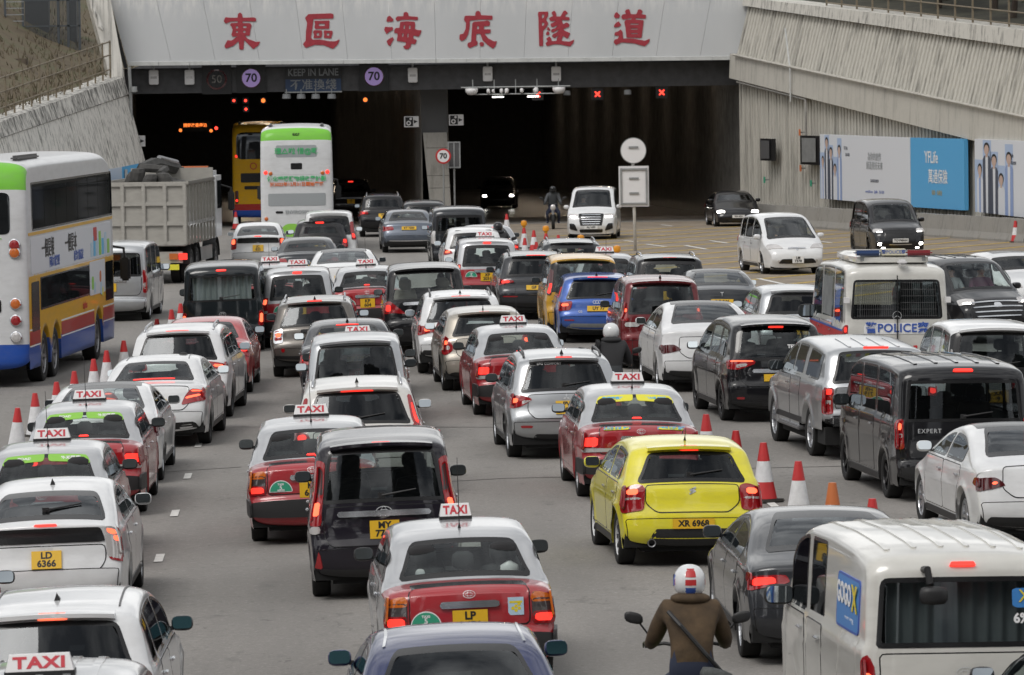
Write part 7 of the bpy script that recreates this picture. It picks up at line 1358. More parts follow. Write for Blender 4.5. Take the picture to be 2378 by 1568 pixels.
car('crossover', 'black crossover with roof rails and yellow plate at the bore mouth', 'car', shape('suv', L=4.5, H=1.67, W=1.84), (888, 458), .8, 'black', anc=(0, .40, 1.53), glass_='glass_mid', lamps=suvtail(.9, 1.05), lit=[([(.78, .93), (.9, .93), (.9, .98), (.78, .98)], 'lit_red')], plate_=(.80, 'WF\n9'), rails='alloy', mcol='black', step=.08)
car('crossover', 'tall black off roader with lit high brake light inside the bore', 'car', shape('suv', L=4.9, H=1.85, W=1.98, belt=1.16), (814, 423), .5, 'black', anc=(0, .42, 1.72), glass_='glass_mid', lamps=suvtail(1.0, 1.22, .8), third=(1.72, .14, 'lit_red', .04), plate_=(.86, 'LR\n1'), mcol='black', step=.08)
car('crossover', 'dark grey crossover roof showing behind the blue grey saloon', 'car', shape('suv', L=4.5, H=1.64, W=1.82), (984, 474), .8, 'darkgrey', anc=(0, .40, 1.51), glass_='glass_mid', lamps=suvtail(.9, 1.05), plate_=(.78, 'VB\n7'), mcol='black', step=.08)
car('saloon_car', 'black car whose roof corner and mirror show behind the white van', 'car', shape('sedan', W=1.80, H=1.5), (2500, 1550), 3, 'black', anc=(-.55, 1.3, 1.40), glass_='glass_dark', lamps=suvtail(.78, .96), mcol='black')
# ================================================================== vehicles leaving the bore
def fr(**k): return k
car('people_carrier', 'white people carrier with tall chrome grille coming out of the tunnel', 'car', shape('mpv', L=4.95, W=1.85, H=1.95, belt=1.12), (1372, 528), -5, 'white', anc=(0, 4.95, .50), oncoming=True, glass_='glass_dark', rims='a10', rows=3, mcol='white', step=.06, lamps=suvtail(.9, 1.1),
    frontspec=fr(plate=(.50, 'AU 699'), bars=[(.62, .40), (.70, .42), (.78, .44), (.86, .44), (.94, .42)], parts=[('grille', [(-.50, .56), (.50, .56), (.54, 1.0), (-.54, 1.0)], 'frit', False), ('head_lamp', [(.56, .86), (1, .96), (1, 1.06), (.56, .98)], 'lamp_clear', True), ('running_light', [(.58, .86), (.9, .92), (.9, .96), (.58, .90)], 'lit_white', True), ('fog_recess', [(.60, .36), (.95, .42), (.95, .66), (.74, .64)], 'frit', True), ('lower_grille', [(-.5, .30), (.5, .30), (.52, .42), (-.52, .42)], 'frit', False)]))
car('electric_saloon', 'black electric saloon with lit headlamps near the barriers', 'car', shape('tesla3'), None, 0, 'black', wheels=((1662, 528), (.82, 3.80, 0), (1630, 521), (.82, .93, 0)), oncoming=True, glass_='glass_dark', rims='a10', mcol='black', step=.06, lamps=suvtail(.76, .9), frontspec=fr(plate=(.44, 'XH 631'), parts=[('head_lamp', [(.62, .62), (.96, .66), (.96, .74), (.66, .70)], 'lit_white', True), ('lower_grille', [(-.5, .26), (.5, .26), (.5, .34), (-.5, .34)], 'plastic', False)]))
car('people_carrier', 'white people carrier with V badge and plate LM 7378 leaving the tunnel', 'car', shape('mono', L=4.80, W=1.80, H=1.76), None, 0, 'white', wheels=((1773, 638), (.80, 3.73, 0), (1726, 630), (.80, .82, 0)), oncoming=True, glass_='glass_dark', rims='a10', rows=3, mcol='white', step=.05, lamps=suvtail(.9, 1.1), frontspec=fr(plate=(.46, 'LM\n7378'), bars=[(.78, .34)], parts=[('head_lamp', [(.48, .78), (.98, .84), (.98, .96), (.62, .90)], 'lamp_clear', True), ('lower_grille', [(-.74, .34), (.74, .34), (.62, .48), (-.62, .48)], 'frit', False), ('fog_lamp', [(.68, .38), (.78, .38), (.78, .45), (.68, .45)], 'lamp_clear', True), ('badge', [(-.08, .78), (0, .70), (.08, .78), (.0, .745)], 'chrome', False)]))
car('people_carrier', 'black people carrier with plate TOYMAN and bright fog lights', 'car', shape('mpv', L=4.75, W=1.74, H=1.85, belt=1.1), None, 0, 'black', wheels=((2021, 600), (.78, 3.69, 0), (1966, 590), (.78, .81, 0)), oncoming=True, glass_='glass_dark', windscreen='glass_clear', rims='d5', rows=3, mcol='black', step=.05, lamps=suvtail(.9, 1.1), frontspec=fr(plate=(.58, 'TOYMAN'), bars=[(.46, .48)], parts=[('grille', [(-.66, .42), (.66, .42), (.62, .92), (-.62, .92)], 'frit', False), ('head_lamp', [(.66, .86), (.99, .92), (.99, 1.02), (.66, .96)], 'lamp_clear', True), ('running_light', [(.68, .86), (.9, .90), (.9, .925), (.68, .885)], 'lit_drl', True), ('fog_light', [(.78, .42), (.92, .42), (.92, .52), (.78, .52)], 'lit_white', True), ('fog_light', [(.62, .32), (.78, .32), (.78, .36), (.62, .36)], 'lit_white', True)]))
noah2, bn2 = car('people_carrier', 'black people carrier with chrome striped grille facing the queue by the police van', 'car', shape('mpv', L=4.75, W=1.74, H=1.83, belt=1.08), (2320, 708), 14, 'black', anc=(0, 4.72, .84), oncoming=True, glass_='glass_dark', windscreen='glass_clear', rims='d5', rows=3, mcol='black', lamps=suvtail(.9, 1.1), frontspec=fr(plate=(.46, 'JN 88'), bars=[(.60, .66), (.70, .70), (.80, .72), (.90, .74)], parts=[('grille', [(-.76, .38), (.76, .38), (.78, .94), (-.78, .94)], 'frit', False), ('head_lamp', [(.62, .86), (.99, .92), (.99, 1.02), (.60, .98)], 'lamp_clear', True), ('running_light', [(.66, .88), (.92, .92), (.92, .95), (.66, .91)], 'lit_white', True), ('badge', [(-.12, .78), (.12, .78), (.10, .88), (-.10, .88)], 'chrome', False)]), extra=lambda r, b: ribs(r, b, 'black', (-.5, -.17, .17, .5), .8, 2.4))
car('saloon_car', 'white saloon with dark roof glass facing the queue beyond the black people carrier', 'car', shape('sedan', W=1.84, H=1.46), (2352, 590), 14, 'white', anc=(0, 2.75, 1.40), oncoming=True, glass_='glass_dark', roofpanel=[('glass_roof', 1.7, 2.5, .62, 'frit')], mcol='white', step=.06, lamps=suvtail(.8, .95), frontspec=fr(parts=[('head_lamp', [(.55, .66), (.96, .72), (.96, .80), (.6, .76)], 'lamp_clear', True), ('grille', [(-.4, .5), (.4, .5), (.42, .72), (-.42, .72)], 'frit', False)]))
car('saloon_car', 'dark car with two bright headlamps inside the outbound bore', 'car', shape('suv', L=4.5, H=1.6), (1156, 454), -3, 'black', anc=(0, 4.44, .72), oncoming=True, glass_='glass_dark', mcol='black', step=.08, lamps=suvtail(.9, 1.05), frontspec=fr(parts=[('head_lamp', [(.66, .66), (.92, .68), (.92, .78), (.70, .78)], 'lit_white', True), ('grille', [(-.5, .45), (.5, .45), (.5, .7), (-.5, .7)], 'frit', False)]))
# ================================================================== buses
def bus(label, px, yaw, mats, pf, wheels=None, anc=None, sidef_=None, rearf=None, L=12.0, group='double decker buses', arch=True, step=.09):
    root = empty('double_decker_bus'); tag(root, label, 'bus', group); ax = (2.15, 3.55, 9.35); tr = .50
    prof = [(.10, .34), (.02, .38), (0, .5), (0, 1.6), (.02, 3.5), (.08, 4.0), (.20, 4.25, .12), (.5, 4.37, .15), (2.5, 4.39, .3), (L-1.2, 4.38, .3), (L-.35, 4.2, .2), (L-.05, 3.5, .2), (L, 1.2), (L, .5), (L-.1, .34)]
    b = Body(prof, 2.52, [(0, .985), (.6, 1), (2.4, 1), (3.8, .985), (4.4, .95)], [(y, .60, .5) for y in ax], step, rr=.015, rf=.04, rrl=.6, rfl=.8, zs=.34, er=.13, eh=.14, bow=.035, crown=.05, fil=.15, flare=0)
    b.build('body', mats, root, pf, 40)
    for y in ax:
        for sx in (-1, 1):
            t = obj('wheel', tyre_mesh(tr, .30), root, (sx*1.08, y, tr)); o = obj('rim', rim_mesh(tr, .30, 's8'), t)
            if sx < 0: o.rotation_euler = (0, 0, math.pi)
    MB().box((-.95, .2, .35), (.95, L-.2, .55)).build('underbody', ['under'], root)
    def sp(nm, y0, y1, z0, z1, mat, sxs=(-1, 1), e=.008, r=.06, fr_=0): return [panel(root, nm, [(y0, z0), (y1, z0), (y1, z1), (y0, z1)], b.sidef(sx), mat, e, fr_, r, .012, .1) for sx in sxs]
    def rp(nm, x0, x1, z0, z1, mat, e=.008, r=.05): return panel(root, nm, [(x0, z0), (x1, z0), (x1, z1), (x0, z1)], b.rear, mat, e, 0, r, .012, .08)
    for x in (-.9, .9): MB().box((x-.07, .9, 4.33), (x+.07, 3.6, 4.44), 0, .04).build('roof_pod', ['trimgrey'], root)
    panel(root, 'windscreen', [(-1.1, 1.2), (1.1, 1.2), (1.1, 2.3), (-1.1, 2.3)], b.front, 'glass_priv', .01, 0, .1, .02, .1); panel(root, 'upper_windscreen', [(-1.1, 2.9), (1.1, 2.9), (1.0, 3.95), (-1.0, 3.95)], b.front, 'glass_priv', .01, 0, .1, .02, .1)
    for sx in (-1, 1): MB().tube([(sx*1.2, L-.1, 2.3), (sx*1.42, L+.12, 2.25), (sx*1.44, L+.12, 2.0)], .03, 6).box((sx*1.34, L+.05, 1.55), (sx*1.56, L+.2, 2.05), 0, .04).build('side_mirror', ['plastic'], root)
    sidef_ and sidef_(root, b, sp); rearf and rearf(root, b, rp)
    if wheels: place2(root, *wheels); root.scale = (1.02, 1.02, 1.03)
    else: place_at(root, px[0], px[1], yaw)
    return root, b
def windows(root, b, sp, z0, z1, y0, y1, n, sxs=(-1, 1), mat='frit'):
    st = (y1-y0)/n
    for k in range(n): sp('side_window', y0+k*st+.015, y0+(k+1)*st-.015, z0, z1, 'glass_bus', sxs, .010, .04)
m, nt, o_ = newmat('glass_bus'); p_ = N(nt, 'ShaderNodeBsdfDiffuse'); p_.inputs[0].default_value = (.011, .012, .013, 1); g_ = N(nt, 'ShaderNodeBsdfGlossy', Roughness=.03); g_.inputs[0].default_value = (.9, .95, 1, 1); x_ = nt.nodes.new('ShaderNodeMixShader'); x_.inputs[0].default_value = .06; nt.links.new(p_.outputs[0], x_.inputs[1]); nt.links.new(g_.outputs[0], x_.inputs[2]); nt.links.new(x_.outputs[0], o_.inputs[0]); M['glass_bus'] = m
def ctb_side(root, b, sp):
    sp('window_band', .75, 11.75, 2.98, 3.92, 'frit', e=.005); windows(root, b, sp, 3.02, 3.88, .85, 11.0, 7); sp('side_window', 11.05, 11.7, 3.02, 3.88, 'glass_bus', e=.010)
    sp('advert_panel', .5, 11.3, 2.16, 2.86, 'bill_white', e=.008); sp('yellow_line', .3, 11.8, 2.90, 2.96, 'busyellow', e=.007, r=.01); sp('yellow_line', .3, 11.8, 2.06, 2.12, 'busyellow', e=.007, r=.01)
    sp('window_band', 1.6, 8.2, 1.42, 2.06, 'frit', (1,), e=.005); windows(root, b, sp, 1.46, 2.03, 1.7, 8.1, 5, (1,)); sp('advert_panel', 8.1, 10.3, 1.40, 2.10, 'bill_white', (1,), e=.012); sp('side_window', 10.4, 11.6, 1.2, 2.02, 'glass_bus', (1,), .010)
    windows(root, b, sp, 1.33, 2.02, 1.7, 10.5, 6, (-1,)); sp('engine_door', .5, 1.45, 1.05, 2.0, 'frit', (1,), .006)
    for y, z, s_, tx, mt in [(2.6, 2.58, .40, '一個是根', 'ink'), (5.6, 2.58, .40, '一個是本', 'ink'), (3.4, 2.30, .22, '國家才能繁榮', 'ink_blue'), (6.6, 2.30, .22, '香港才能穩定', 'ink_blue')]: stext(root, b, tx, 1, y, z, s_, mt, offset=.004).location.x += .006
    for k, (y, z0, h, mt) in enumerate([(8.3, 2.2, .3, 'sticker_light'), (8.7, 2.2, .42, 'ink_cyan'), (9.1, 2.2, .36, 'sticker_light'), (9.5, 2.2, .5, 'strip_green'), (9.9, 2.2, .34, 'ink_cyan'), (10.3, 2.2, .45, 'sticker_light'), (10.7, 2.2, .3, 'strip_green')]): sp('printed_tower', y, y+.3, z0, z0+h, mt, (1,), .0135, .01)
    sp('printed_flag', 8.75, 9.2, 2.52, 2.80, 'cone_red', (1,), .016, .01)
    for (y, z, r_, mt) in [(8.5, 1.65, .14, 'strip_green'), (8.8, 1.55, .12, 'sticker_light'), (9.6, 1.75, .12, 'cone_orange'), (9.7, 1.5, .14, 'sticker_light'), (9.9, 1.42, .1, 'strip_yellow')]: sp('printed_figure', y-r_, y+r_, z-r_, z+r_, mt, (1,), .016, .1)
    for z0, z1, mt in ((.80, 1.06, 'busred'), (1.075, 1.105, 'ink_white'), (.765, .79, 'ink_white')):
        for (a, c) in ((.25, 1.5), (4.2, 8.7), (10.0, 11.9)): sp('stripe', a, c, z0, z1, mt, e=.004, r=.005)
    q = stext(root, b, 'citybus', 1, 7.4, 1.25, .22, 'cone_red', offset=.003)
    for a, c in ((1.5, 2.6), (4.3, 5.2), (7.8, 8.7), (10.1, 11.0)): pass
def ctb_rear(root, b, rp):
    rp('engine_grille', -.2, .55, 1.9, 2.35, 'frit', r=.02)
    for k in range(8): rp('grille_slat', -.18, .53, 1.92+k*.053, 1.945+k*.053, 'trimgrey', .014, .005)
    for s_ in (-1, 1):
        for z, mt in ((1.62, 'lamp_amber'), (1.30, 'lamp_red'), (.98, 'lamp_clear'), (2.75, 'lamp_red'), (2.6, 'lamp_amber')):
            q = b.rear(np.array([s_*1.03]), np.array([z]), .0)[0]; MB().lathe([(.115, .02), (.115, -.03), (.095, -.045)], 18, axis='y', c=q).build('lamp_bezel', ['chrome'], root); MB().lathe([(.095, -.045), (.05, -.06), (0, -.062)], 18, axis='y', c=q).build('tail_lamp', [mt], root)
    rp('rear_window', -.95, .95, 2.95, 3.75, 'glass_bus', .01, .12); rp('rear_panel_line', -.8, .8, 2.86, 2.875, 'busgreen', .01, .004); rp('number_panel', .35, .75, 1.45, 1.70, 'frit', .01, .03)
    q = b.rear(np.array([.5]), np.array([2.6]), .016)[0]; obj('lettering', text_mesh('施\n2022', .22, 'ink', .002), root, tuple(q), (R(90), 0, 0)); q = b.rear(np.array([.5]), np.array([3.0]), .02)[0]
def pf_ctb(kd, x, y, z):
    if kd == 'side': return np.select([y < .22, z < .78, z < 2.1, z > 3.95], [np.where(z < .86, 2, 0), 2, 1, 0], 0)
    return np.select([(y < .5) & (z < .86), (y < .5) & (z > 3.85), (y > 11.5) & (z < 2.9) & (z > .8)], [2, 3, 1], 0)
bus('yellow, red and blue double decker with white advert band, beside the silver van', None, 0, ['buswhite', 'busyellow', 'busblue', 'busgreen'], pf_ctb, wheels=((84, 886), (1.08, 2.15, 0), (230, 828), (1.08, 9.35, 0)), sidef_=ctb_side, rearf=ctb_rear)
def env_rear(root, b, rp):
    rp('rear_window', -.72, .72, 3.30, 3.72, 'ink_grey', .01, .06); rp('rear_panel', -.85, .85, 2.70, 3.80, 'buswhite', .006, .1); rp('dark_panel', -.20, .20, 2.88, 3.10, 'frit', .012, .03)
    for s_ in (-1, 1):
        for dx, z, mt in ((0, 2.78, 'lit_red'), (-.17, 2.75, 'lamp_amber'), (0, .95, 'lamp_red'), (0, 1.18, 'lamp_amber')): q = b.rear(np.array([s_*(1.08+dx)]), np.array([z]), .0)[0]; MB().lathe([(.07, .02), (.07, -.02), (.04, -.035), (0, -.037)], 14, axis='y', c=q).build('tail_lamp', [mt], root)
        rp('vent', s_*.62-.13, s_*.62+.13, 1.36, 1.44, 'frit', .014, .03)
    rp('engine_mesh', -1.0, 1.0, 1.62, 2.05, 'ink_grey', .010, .04)
    for tx, z, s_, mt in (('優化塑膠購物袋收費計劃', 2.55, .185, 'ink_green'), ('於2022年12月31日開始實施', 2.36, .155, 'ink_orange'), ('環△啦 惜@嘅', 3.5, .24, 'ink_green'), ('ENVIRO500', 1.40, .16, 'ink_grey'), ('8327', 4.08, .12, 'ink')): q = b.rear(np.array([0.]), np.array([z]), .020)[0]; obj('lettering', text_mesh(tx, s_, mt, .002, offset=.004), root, tuple(q), (R(88), 0, 0))
    panel(root, 'printed_shape', [(-.55, .55), (.1, .55), (.2, .8), (.0, 1.0), (-.4, 1.0), (-.6, .8)], b.rear, 'strip_green', .012, 0, .15, .006)
def env_side(root, b, sp): windows(root, b, sp, 2.9, 3.75, .8, 11.4, 8); windows(root, b, sp, 1.35, 2.2, 1.9, 10.8, 6)
bus('white double decker with green roof line and green Chinese advert text', (690, 172), .6, ['buswhite', 'busgreen'], lambda kd, x, y, z: (z > 3.98).astype(int) * (z < 4.33), anc=(0, .2, 4.24), sidef_=env_side, rearf=env_rear)
def yel_rear(root, b, rp):
    rp('rear_window', -1.08, 1.08, 2.85, 4.0, 'glass_bus', .012, .25); rp('dark_grille', -.9, .9, 1.85, 2.25, 'frit', .012, .04); rp('dark_grille', -.75, .3, 1.55, 1.70, 'frit', .012, .03)
    rp('plate', .25, .65, 1.55, 1.72, 'plate_yellow', .016, .02)
    for s_ in (-1, 1):
        rp('lamp_cluster', s_*1.08-.07, s_*1.08+.07, .95, 1.5, 'lamp_darkred', .014, .03)
        for z in (1.08, 2.98): q = b.rear(np.array([s_*1.08]), np.array([z]), .012)[0]; MB().lathe([(.06, 0), (.04, -.02), (0, -.022)], 12, axis='y', c=q).build('tail_lamp', ['lit_red'], root)
    q = b.rear(np.array([-.35]), np.array([2.55]), .01)[0]; MB().lathe([(.15, -.01), (.11, -.01)], 20, axis='y', c=q).build('emblem', ['cone_red'], root)
bus('yellow and blue double decker entering the dark bore', (609, 213), 1.6, ['busyellow', 'busred', 'busblue'], lambda kd, x, y, z: np.select([z < .7, z < .95], [2, 1], 0), anc=(0, .2, 4.24), sidef_=env_side, rearf=yel_rear)
# minibus deep in the outbound bore
def mini():
    sh = shape('sprinter', W=2.05, L=6.9, H=2.65)
    car('minibus', 'dim yellow topped minibus deep in the outbound bore', 'minibus', sh, (1134, 355), -3, 'vanyellow', anc=(0, 6.0, 2.4), oncoming=True, glass_='glass_dark', mcol='plastic', step=.1, lamps=[], frontspec=fr(parts=[('head_lamp', [(.74, .72), (.88, .72), (.88, .84), (.74, .84)], 'lit_drl', True)]))
mini()
# ================================================================== grab lorry
simple('grime', (.055, .053, .050), .8, var=.4, vscale=4)
def lorry():
    root = empty('grab_lorry'); tag(root, 'grey tipper lorry with ribbed tailgate and folded crane, beside the bus', 'lorry')
    W, L, zf, zt = 2.5, 6.2, 1.15, 2.98; hw = W/2
    # tipper body: walls
    MB().box((-hw, 0, zf), (hw, .09, zt)).build('tailgate', ['truckgrey'], root)
    for z in (zf+.04, zf+.62, zf+1.20, zt-.06): MB().box((-hw+.02, -.07, z-.07), (hw-.02, .0, z+.07), 0, .02).build('tailgate_rib', ['truckgrey'], root)
    for x in (-hw+.05, -.62, .0, .62, hw-.05): MB().box((x-.06, -.085, zf), (x+.06, .003, zt-.01), 0, .02).build('tailgate_post', ['truckgrey'], root)
    for sx in (-1, 1):
        MB().box((sx*hw, .09, zf), (sx*(hw-.08), L, zt)).build('side_board', ['truckgrey'], root); MB().box((sx*(hw-.02), .0, zt-.09), (sx*(hw+.07), L, zt+.02), 0, .02).build('top_rail', ['truckgrey'], root)
        for y in np.linspace(.25, L-.1, 9): MB().box((sx*hw, y-.05, zf), (sx*(hw+.06), y+.05, zt-.1)).build('side_post', ['truckgrey'], root)
        MB().box((sx*(hw-.02), .0, zf+.55), (sx*(hw+.05), L, zf+.66)).build('side_rail', ['truckgrey'], root)
        MB().box((sx*1.0, -.02, .72), (sx*1.24, .04, .90)).build('tail_lamp', ['lit_red'], root); MB().box((sx*.72, -.02, .72), (sx*.97, .04, .90)).build('marker_lamp', ['lamp_amber'], root)
        for y in (1.2, 2.5, 7.0):
            for dx in ((.0, -.3) if y < 5 else (0,)):
                t = obj('wheel', tyre_mesh(.50, .28), root, (sx*(1.08+dx), y, .5)); o = obj('rim', rim_mesh(.50, .28, 's8'), t)
                if sx < 0: o.rotation_euler = (0, 0, math.pi)
            MB().add([(sx*.85, y+.65*math.cos(a), .5+.65*math.sin(a)) for a in np.linspace(.1, 3.04, 9)]+[(sx*1.25, y+.65*math.cos(a), .5+.65*math.sin(a)) for a in np.linspace(.1, 3.04, 9)], [(k, k+1, k+10, k+9) for k in range(8)]).build('mudguard', ['plastic'], root)
        MB().box((sx*1.15, 3.2, .55), (sx*1.22, 6.0, .95)).build('side_guard', ['galv'], root)
    MB().box((-.45, .1, .75), (.45, 8.2, 1.1)).build('chassis', ['under'], root); MB().box((-1.1, .05, .62), (1.1, .14, .95)).build('rear_beam', ['truckgrey'], root); MB().box((-hw+.1, .2, zf-.05), (hw-.1, L, zf+.05)).build('bed', ['truckgrey'], root)
    MB().box((-1.0, -.03, .42), (1.0, .05, .58)).build('reflective_board', ['strip_yellow'], root)
    MB().box((-hw, L, zf), (hw, L+.1, zt+.3)).build('headboard', ['truckgrey'], root)
    v, f = superbox(2.3, L-.3, .5, 3, 20, 10); rr = random.Random(3); MB().add([(x, y+L/2, z+zt-.28+rr.gauss(0, .06)) for x, y, z in v], f).build('load', ['grime'], root)
    # cab
    cabm = MB(); cabm.box((-1.22, 6.95, 1.0), (1.22, 8.6, 3.15), 0, .14); cabm.build('cab', ['buswhite'], root, True, 40)
    for sx in (-1, 1): MB().box((sx*1.225, 7.4, 2.0), (sx*1.235, 8.35, 2.85)).build('cab_window', ['glass_bus'], root); MB().tube([(sx*1.2, 8.5, 2.7), (sx*1.5, 8.7, 2.6), (sx*1.5, 8.7, 2.0)], .03, 6).box((sx*1.40, 8.6, 1.9), (sx*1.6, 8.75, 2.5), 0, .04).build('side_mirror', ['plastic'], root)
    for x in (-.62, .62): MB().box((x-.42, 6.935, 2.25), (x+.42, 6.95, 2.85)).build('rear_window', ['glass_bus'], root)
    MB().box((-1.0, 7.2, 3.15), (1.0, 7.5, 3.30), 0, .04).build('beacon_bar', ['cone_orange'], root)
    for x in (-.8, .55): MB().box((x-.45, 6.9, 1.95), (x+.45, 6.945, 2.15)).build('orange_stripe', ['cone_orange'], root)
    # crane folded over the load
    MB().box((-.35, 6.35, 1.1), (.35, 6.85, 3.3), 0, .05).build('crane_column', ['grime'], root)
    MB().tube([(.1, 6.5, 3.25), (-.3, 4.6, 3.45), (-.5, 3.2, 3.35)], [.20, .19, .15], 6).build('crane_boom', ['grime'], root); MB().tube([(-.5, 3.2, 3.35), (.3, 2.6, 3.30), (.25, 1.6, 3.2)], [.14, .13, .10], 6).build('crane_jib', ['grime'], root)
    MB().tube([(.15, 6.3, 3.45), (-.2, 4.9, 3.62)], .07, 8).build('hydraulic_ram', ['steel'], root)
    for k, (x, y, z, a) in enumerate([(.0, 1.3, 2.95, .3), (.45, 1.4, 2.98, -.3), (-.55, 2.6, 3.1, .2), (-.8, 3.4, 3.0, .4)]): MB().add(*[(lambda v, f: ([(p[0]+x+p[2]*a, p[1]+y, p[2]+z) for p in v], f))(*superbox(.42, .5, .5, 5))][0]).build('grab_part', ['grime'], root)
    place(root, (333, 424), (0, 0, 2.98), R(-5.2)); return root
lorry()
# ================================================================== people and motorcycles
def figure(name, joints, edges, colf, mats, parent=None):
    me = bpy.data.meshes.new(name); keys = list(joints); me.from_pydata([joints[k][0] for k in keys], [(keys.index(a), keys.index(b)) for a, b in edges], [])
    o = bpy.data.objects.new(name, me); COL.objects.link(o); mo = o.modifiers.new('skin', 'SKIN'); mo.use_smooth_shade = True
    sv = me.skin_vertices[0].data
    for k, q in enumerate(keys): r = joints[q][1]; sv[k].radius = r if isinstance(r, tuple) else (r, r); sv[k].use_root = (q == 'pelvis')
    s2 = o.modifiers.new('sub', 'SUBSURF'); s2.levels = 2; s2.render_levels = 2
    dg = bpy.context.evaluated_depsgraph_get(); me2 = bpy.data.meshes.new_from_object(o.evaluated_get(dg)); bpy.data.objects.remove(o)
    me2.materials.clear(); [me2.materials.append(M[q]) for q in mats]
    for p in me2.polygons: p.material_index = colf(p.center); p.use_smooth = True
    return obj(name, me2, parent)
def rider(label, jacket, trouser, helmet_build, root_mat, gloves='plastic', lean=.0):
    J = {'pelvis': ((0, 0, .80), (.19, .16)), 'waist': ((0, .02, .98), (.175, .14)), 'chest': ((0, .10+lean, 1.22), (.21, .15)), 'neck': ((0, .16+lean, 1.42), (.10, .10)), 'head': ((0, .20+lean, 1.55), (.08, .09))}
    E_ = [('pelvis', 'waist'), ('waist', 'chest'), ('chest', 'neck'), ('neck', 'head')]
    for s_, n in ((-1, 'l'), (1, 'r')):
        J.update({'sh'+n: ((s_*.205, .12+lean, 1.36), .10), 'el'+n: ((s_*.30, .22+lean, 1.10), .075), 'wr'+n: ((s_*.32, .50, 1.03), .055), 'ha'+n: ((s_*.325, .585, 1.025), (.042, .028)), 'hi'+n: ((s_*.11, .04, .78), .115), 'kn'+n: ((s_*.23, .42, .66), .075), 'an'+n: ((s_*.22, .16, .30), .050), 'to'+n: ((s_*.23, .34, .26), .045)})
        E_ += [('chest', 'sh'+n), ('sh'+n, 'el'+n), ('el'+n, 'wr'+n), ('wr'+n, 'ha'+n), ('pelvis', 'hi'+n), ('hi'+n, 'kn'+n), ('kn'+n, 'an'+n), ('an'+n, 'to'+n)]
        for f_, (dx, dl) in enumerate([(-.030, .055), (-.010, .065), (.010, .062), (.030, .050)]):
            a = 'f%d%s' % (f_, n); J[a+'a'] = ((s_*.34+dx, .625, 1.03), .0105); J[a+'b'] = ((s_*.34+dx, .655, 1.0), .0095); J[a+'c'] = ((s_*.34+dx, .635, .985), .008); E_ += [('ha'+n, a+'a'), (a+'a', a+'b'), (a+'b', a+'c')]
        J['t0'+n] = ((s_*.30, .56, 1.01), .012); J['t1'+n] = ((s_*.285, .60, .995), .010); E_ += [('ha'+n, 't0'+n), ('t0'+n, 't1'+n)]
    root = empty('person'); tag(root, label, 'person')
    def cf(c): return 2 if (abs(c.x) > .25 and c.y > .49 and c.z > .9) else 3 if c.z > 1.53 and abs(c.x) < .1 else 1 if (c.z < .99 and abs(c.x) < .30) or c.z < .9 else 0
    figure('body', J, E_, cf, [jacket, trouser, gloves, 'skin'], root)
    v, q = superbox(.34, .22, .10, 2.5, 16, 8); MB().add([(x, y+.11+lean, z+1.45) for x, y, z in v], q).build('collar', [jacket], root, True)
    h = helmet_build(root, (0, .20+lean, 1.585)); root.matrix_world = root_mat; return root
def helmet(parent, c, mat, visor=True, stripes=()):
    v, f = superbox(.27, .33, .29, 2.3, 22, 16); h = MB().add([(x+c[0], y+c[1], z+c[2] if z > -.10 else -.10-(-.10-z)*.2+c[2]) for x, y, z in v], f).build('helmet', [mat], parent, True)
    vv = []; ff = []; n = 11
    for k in range(n):
        a = math.pi/2-1.25+2.5*k/(n-1)
        for dz in (-.045, .055): vv.append((c[0]+.142*math.cos(a), c[1]+.172*math.sin(a), c[2]+dz))
    obj('visor', mesh('visor', vv, [(2*k, 2*k+2, 2*k+3, 2*k+1) for k in range(n-1)], 'frit', None, True), h)
    for (a0, a1, z0, z1, mt) in stripes:
        vv = []; 
        for k in range(9):
            a = R(a0+(a1-a0)*k/8)
            for z in (z0, (z0+z1)/2, z1): rr = (max(0, 1-(abs(z)/.147)**2.3))**(1/2.3); vv.append((c[0]+.138*rr*math.cos(a), c[1]+.168*rr*math.sin(a), c[2]+z))
        obj('helmet_stripe', mesh('helmet_stripe', vv, [(3*k+j, 3*k+3+j, 3*k+4+j, 3*k+1+j) for k in range(8) for j in range(2)], mt, None, True), h)
    return h
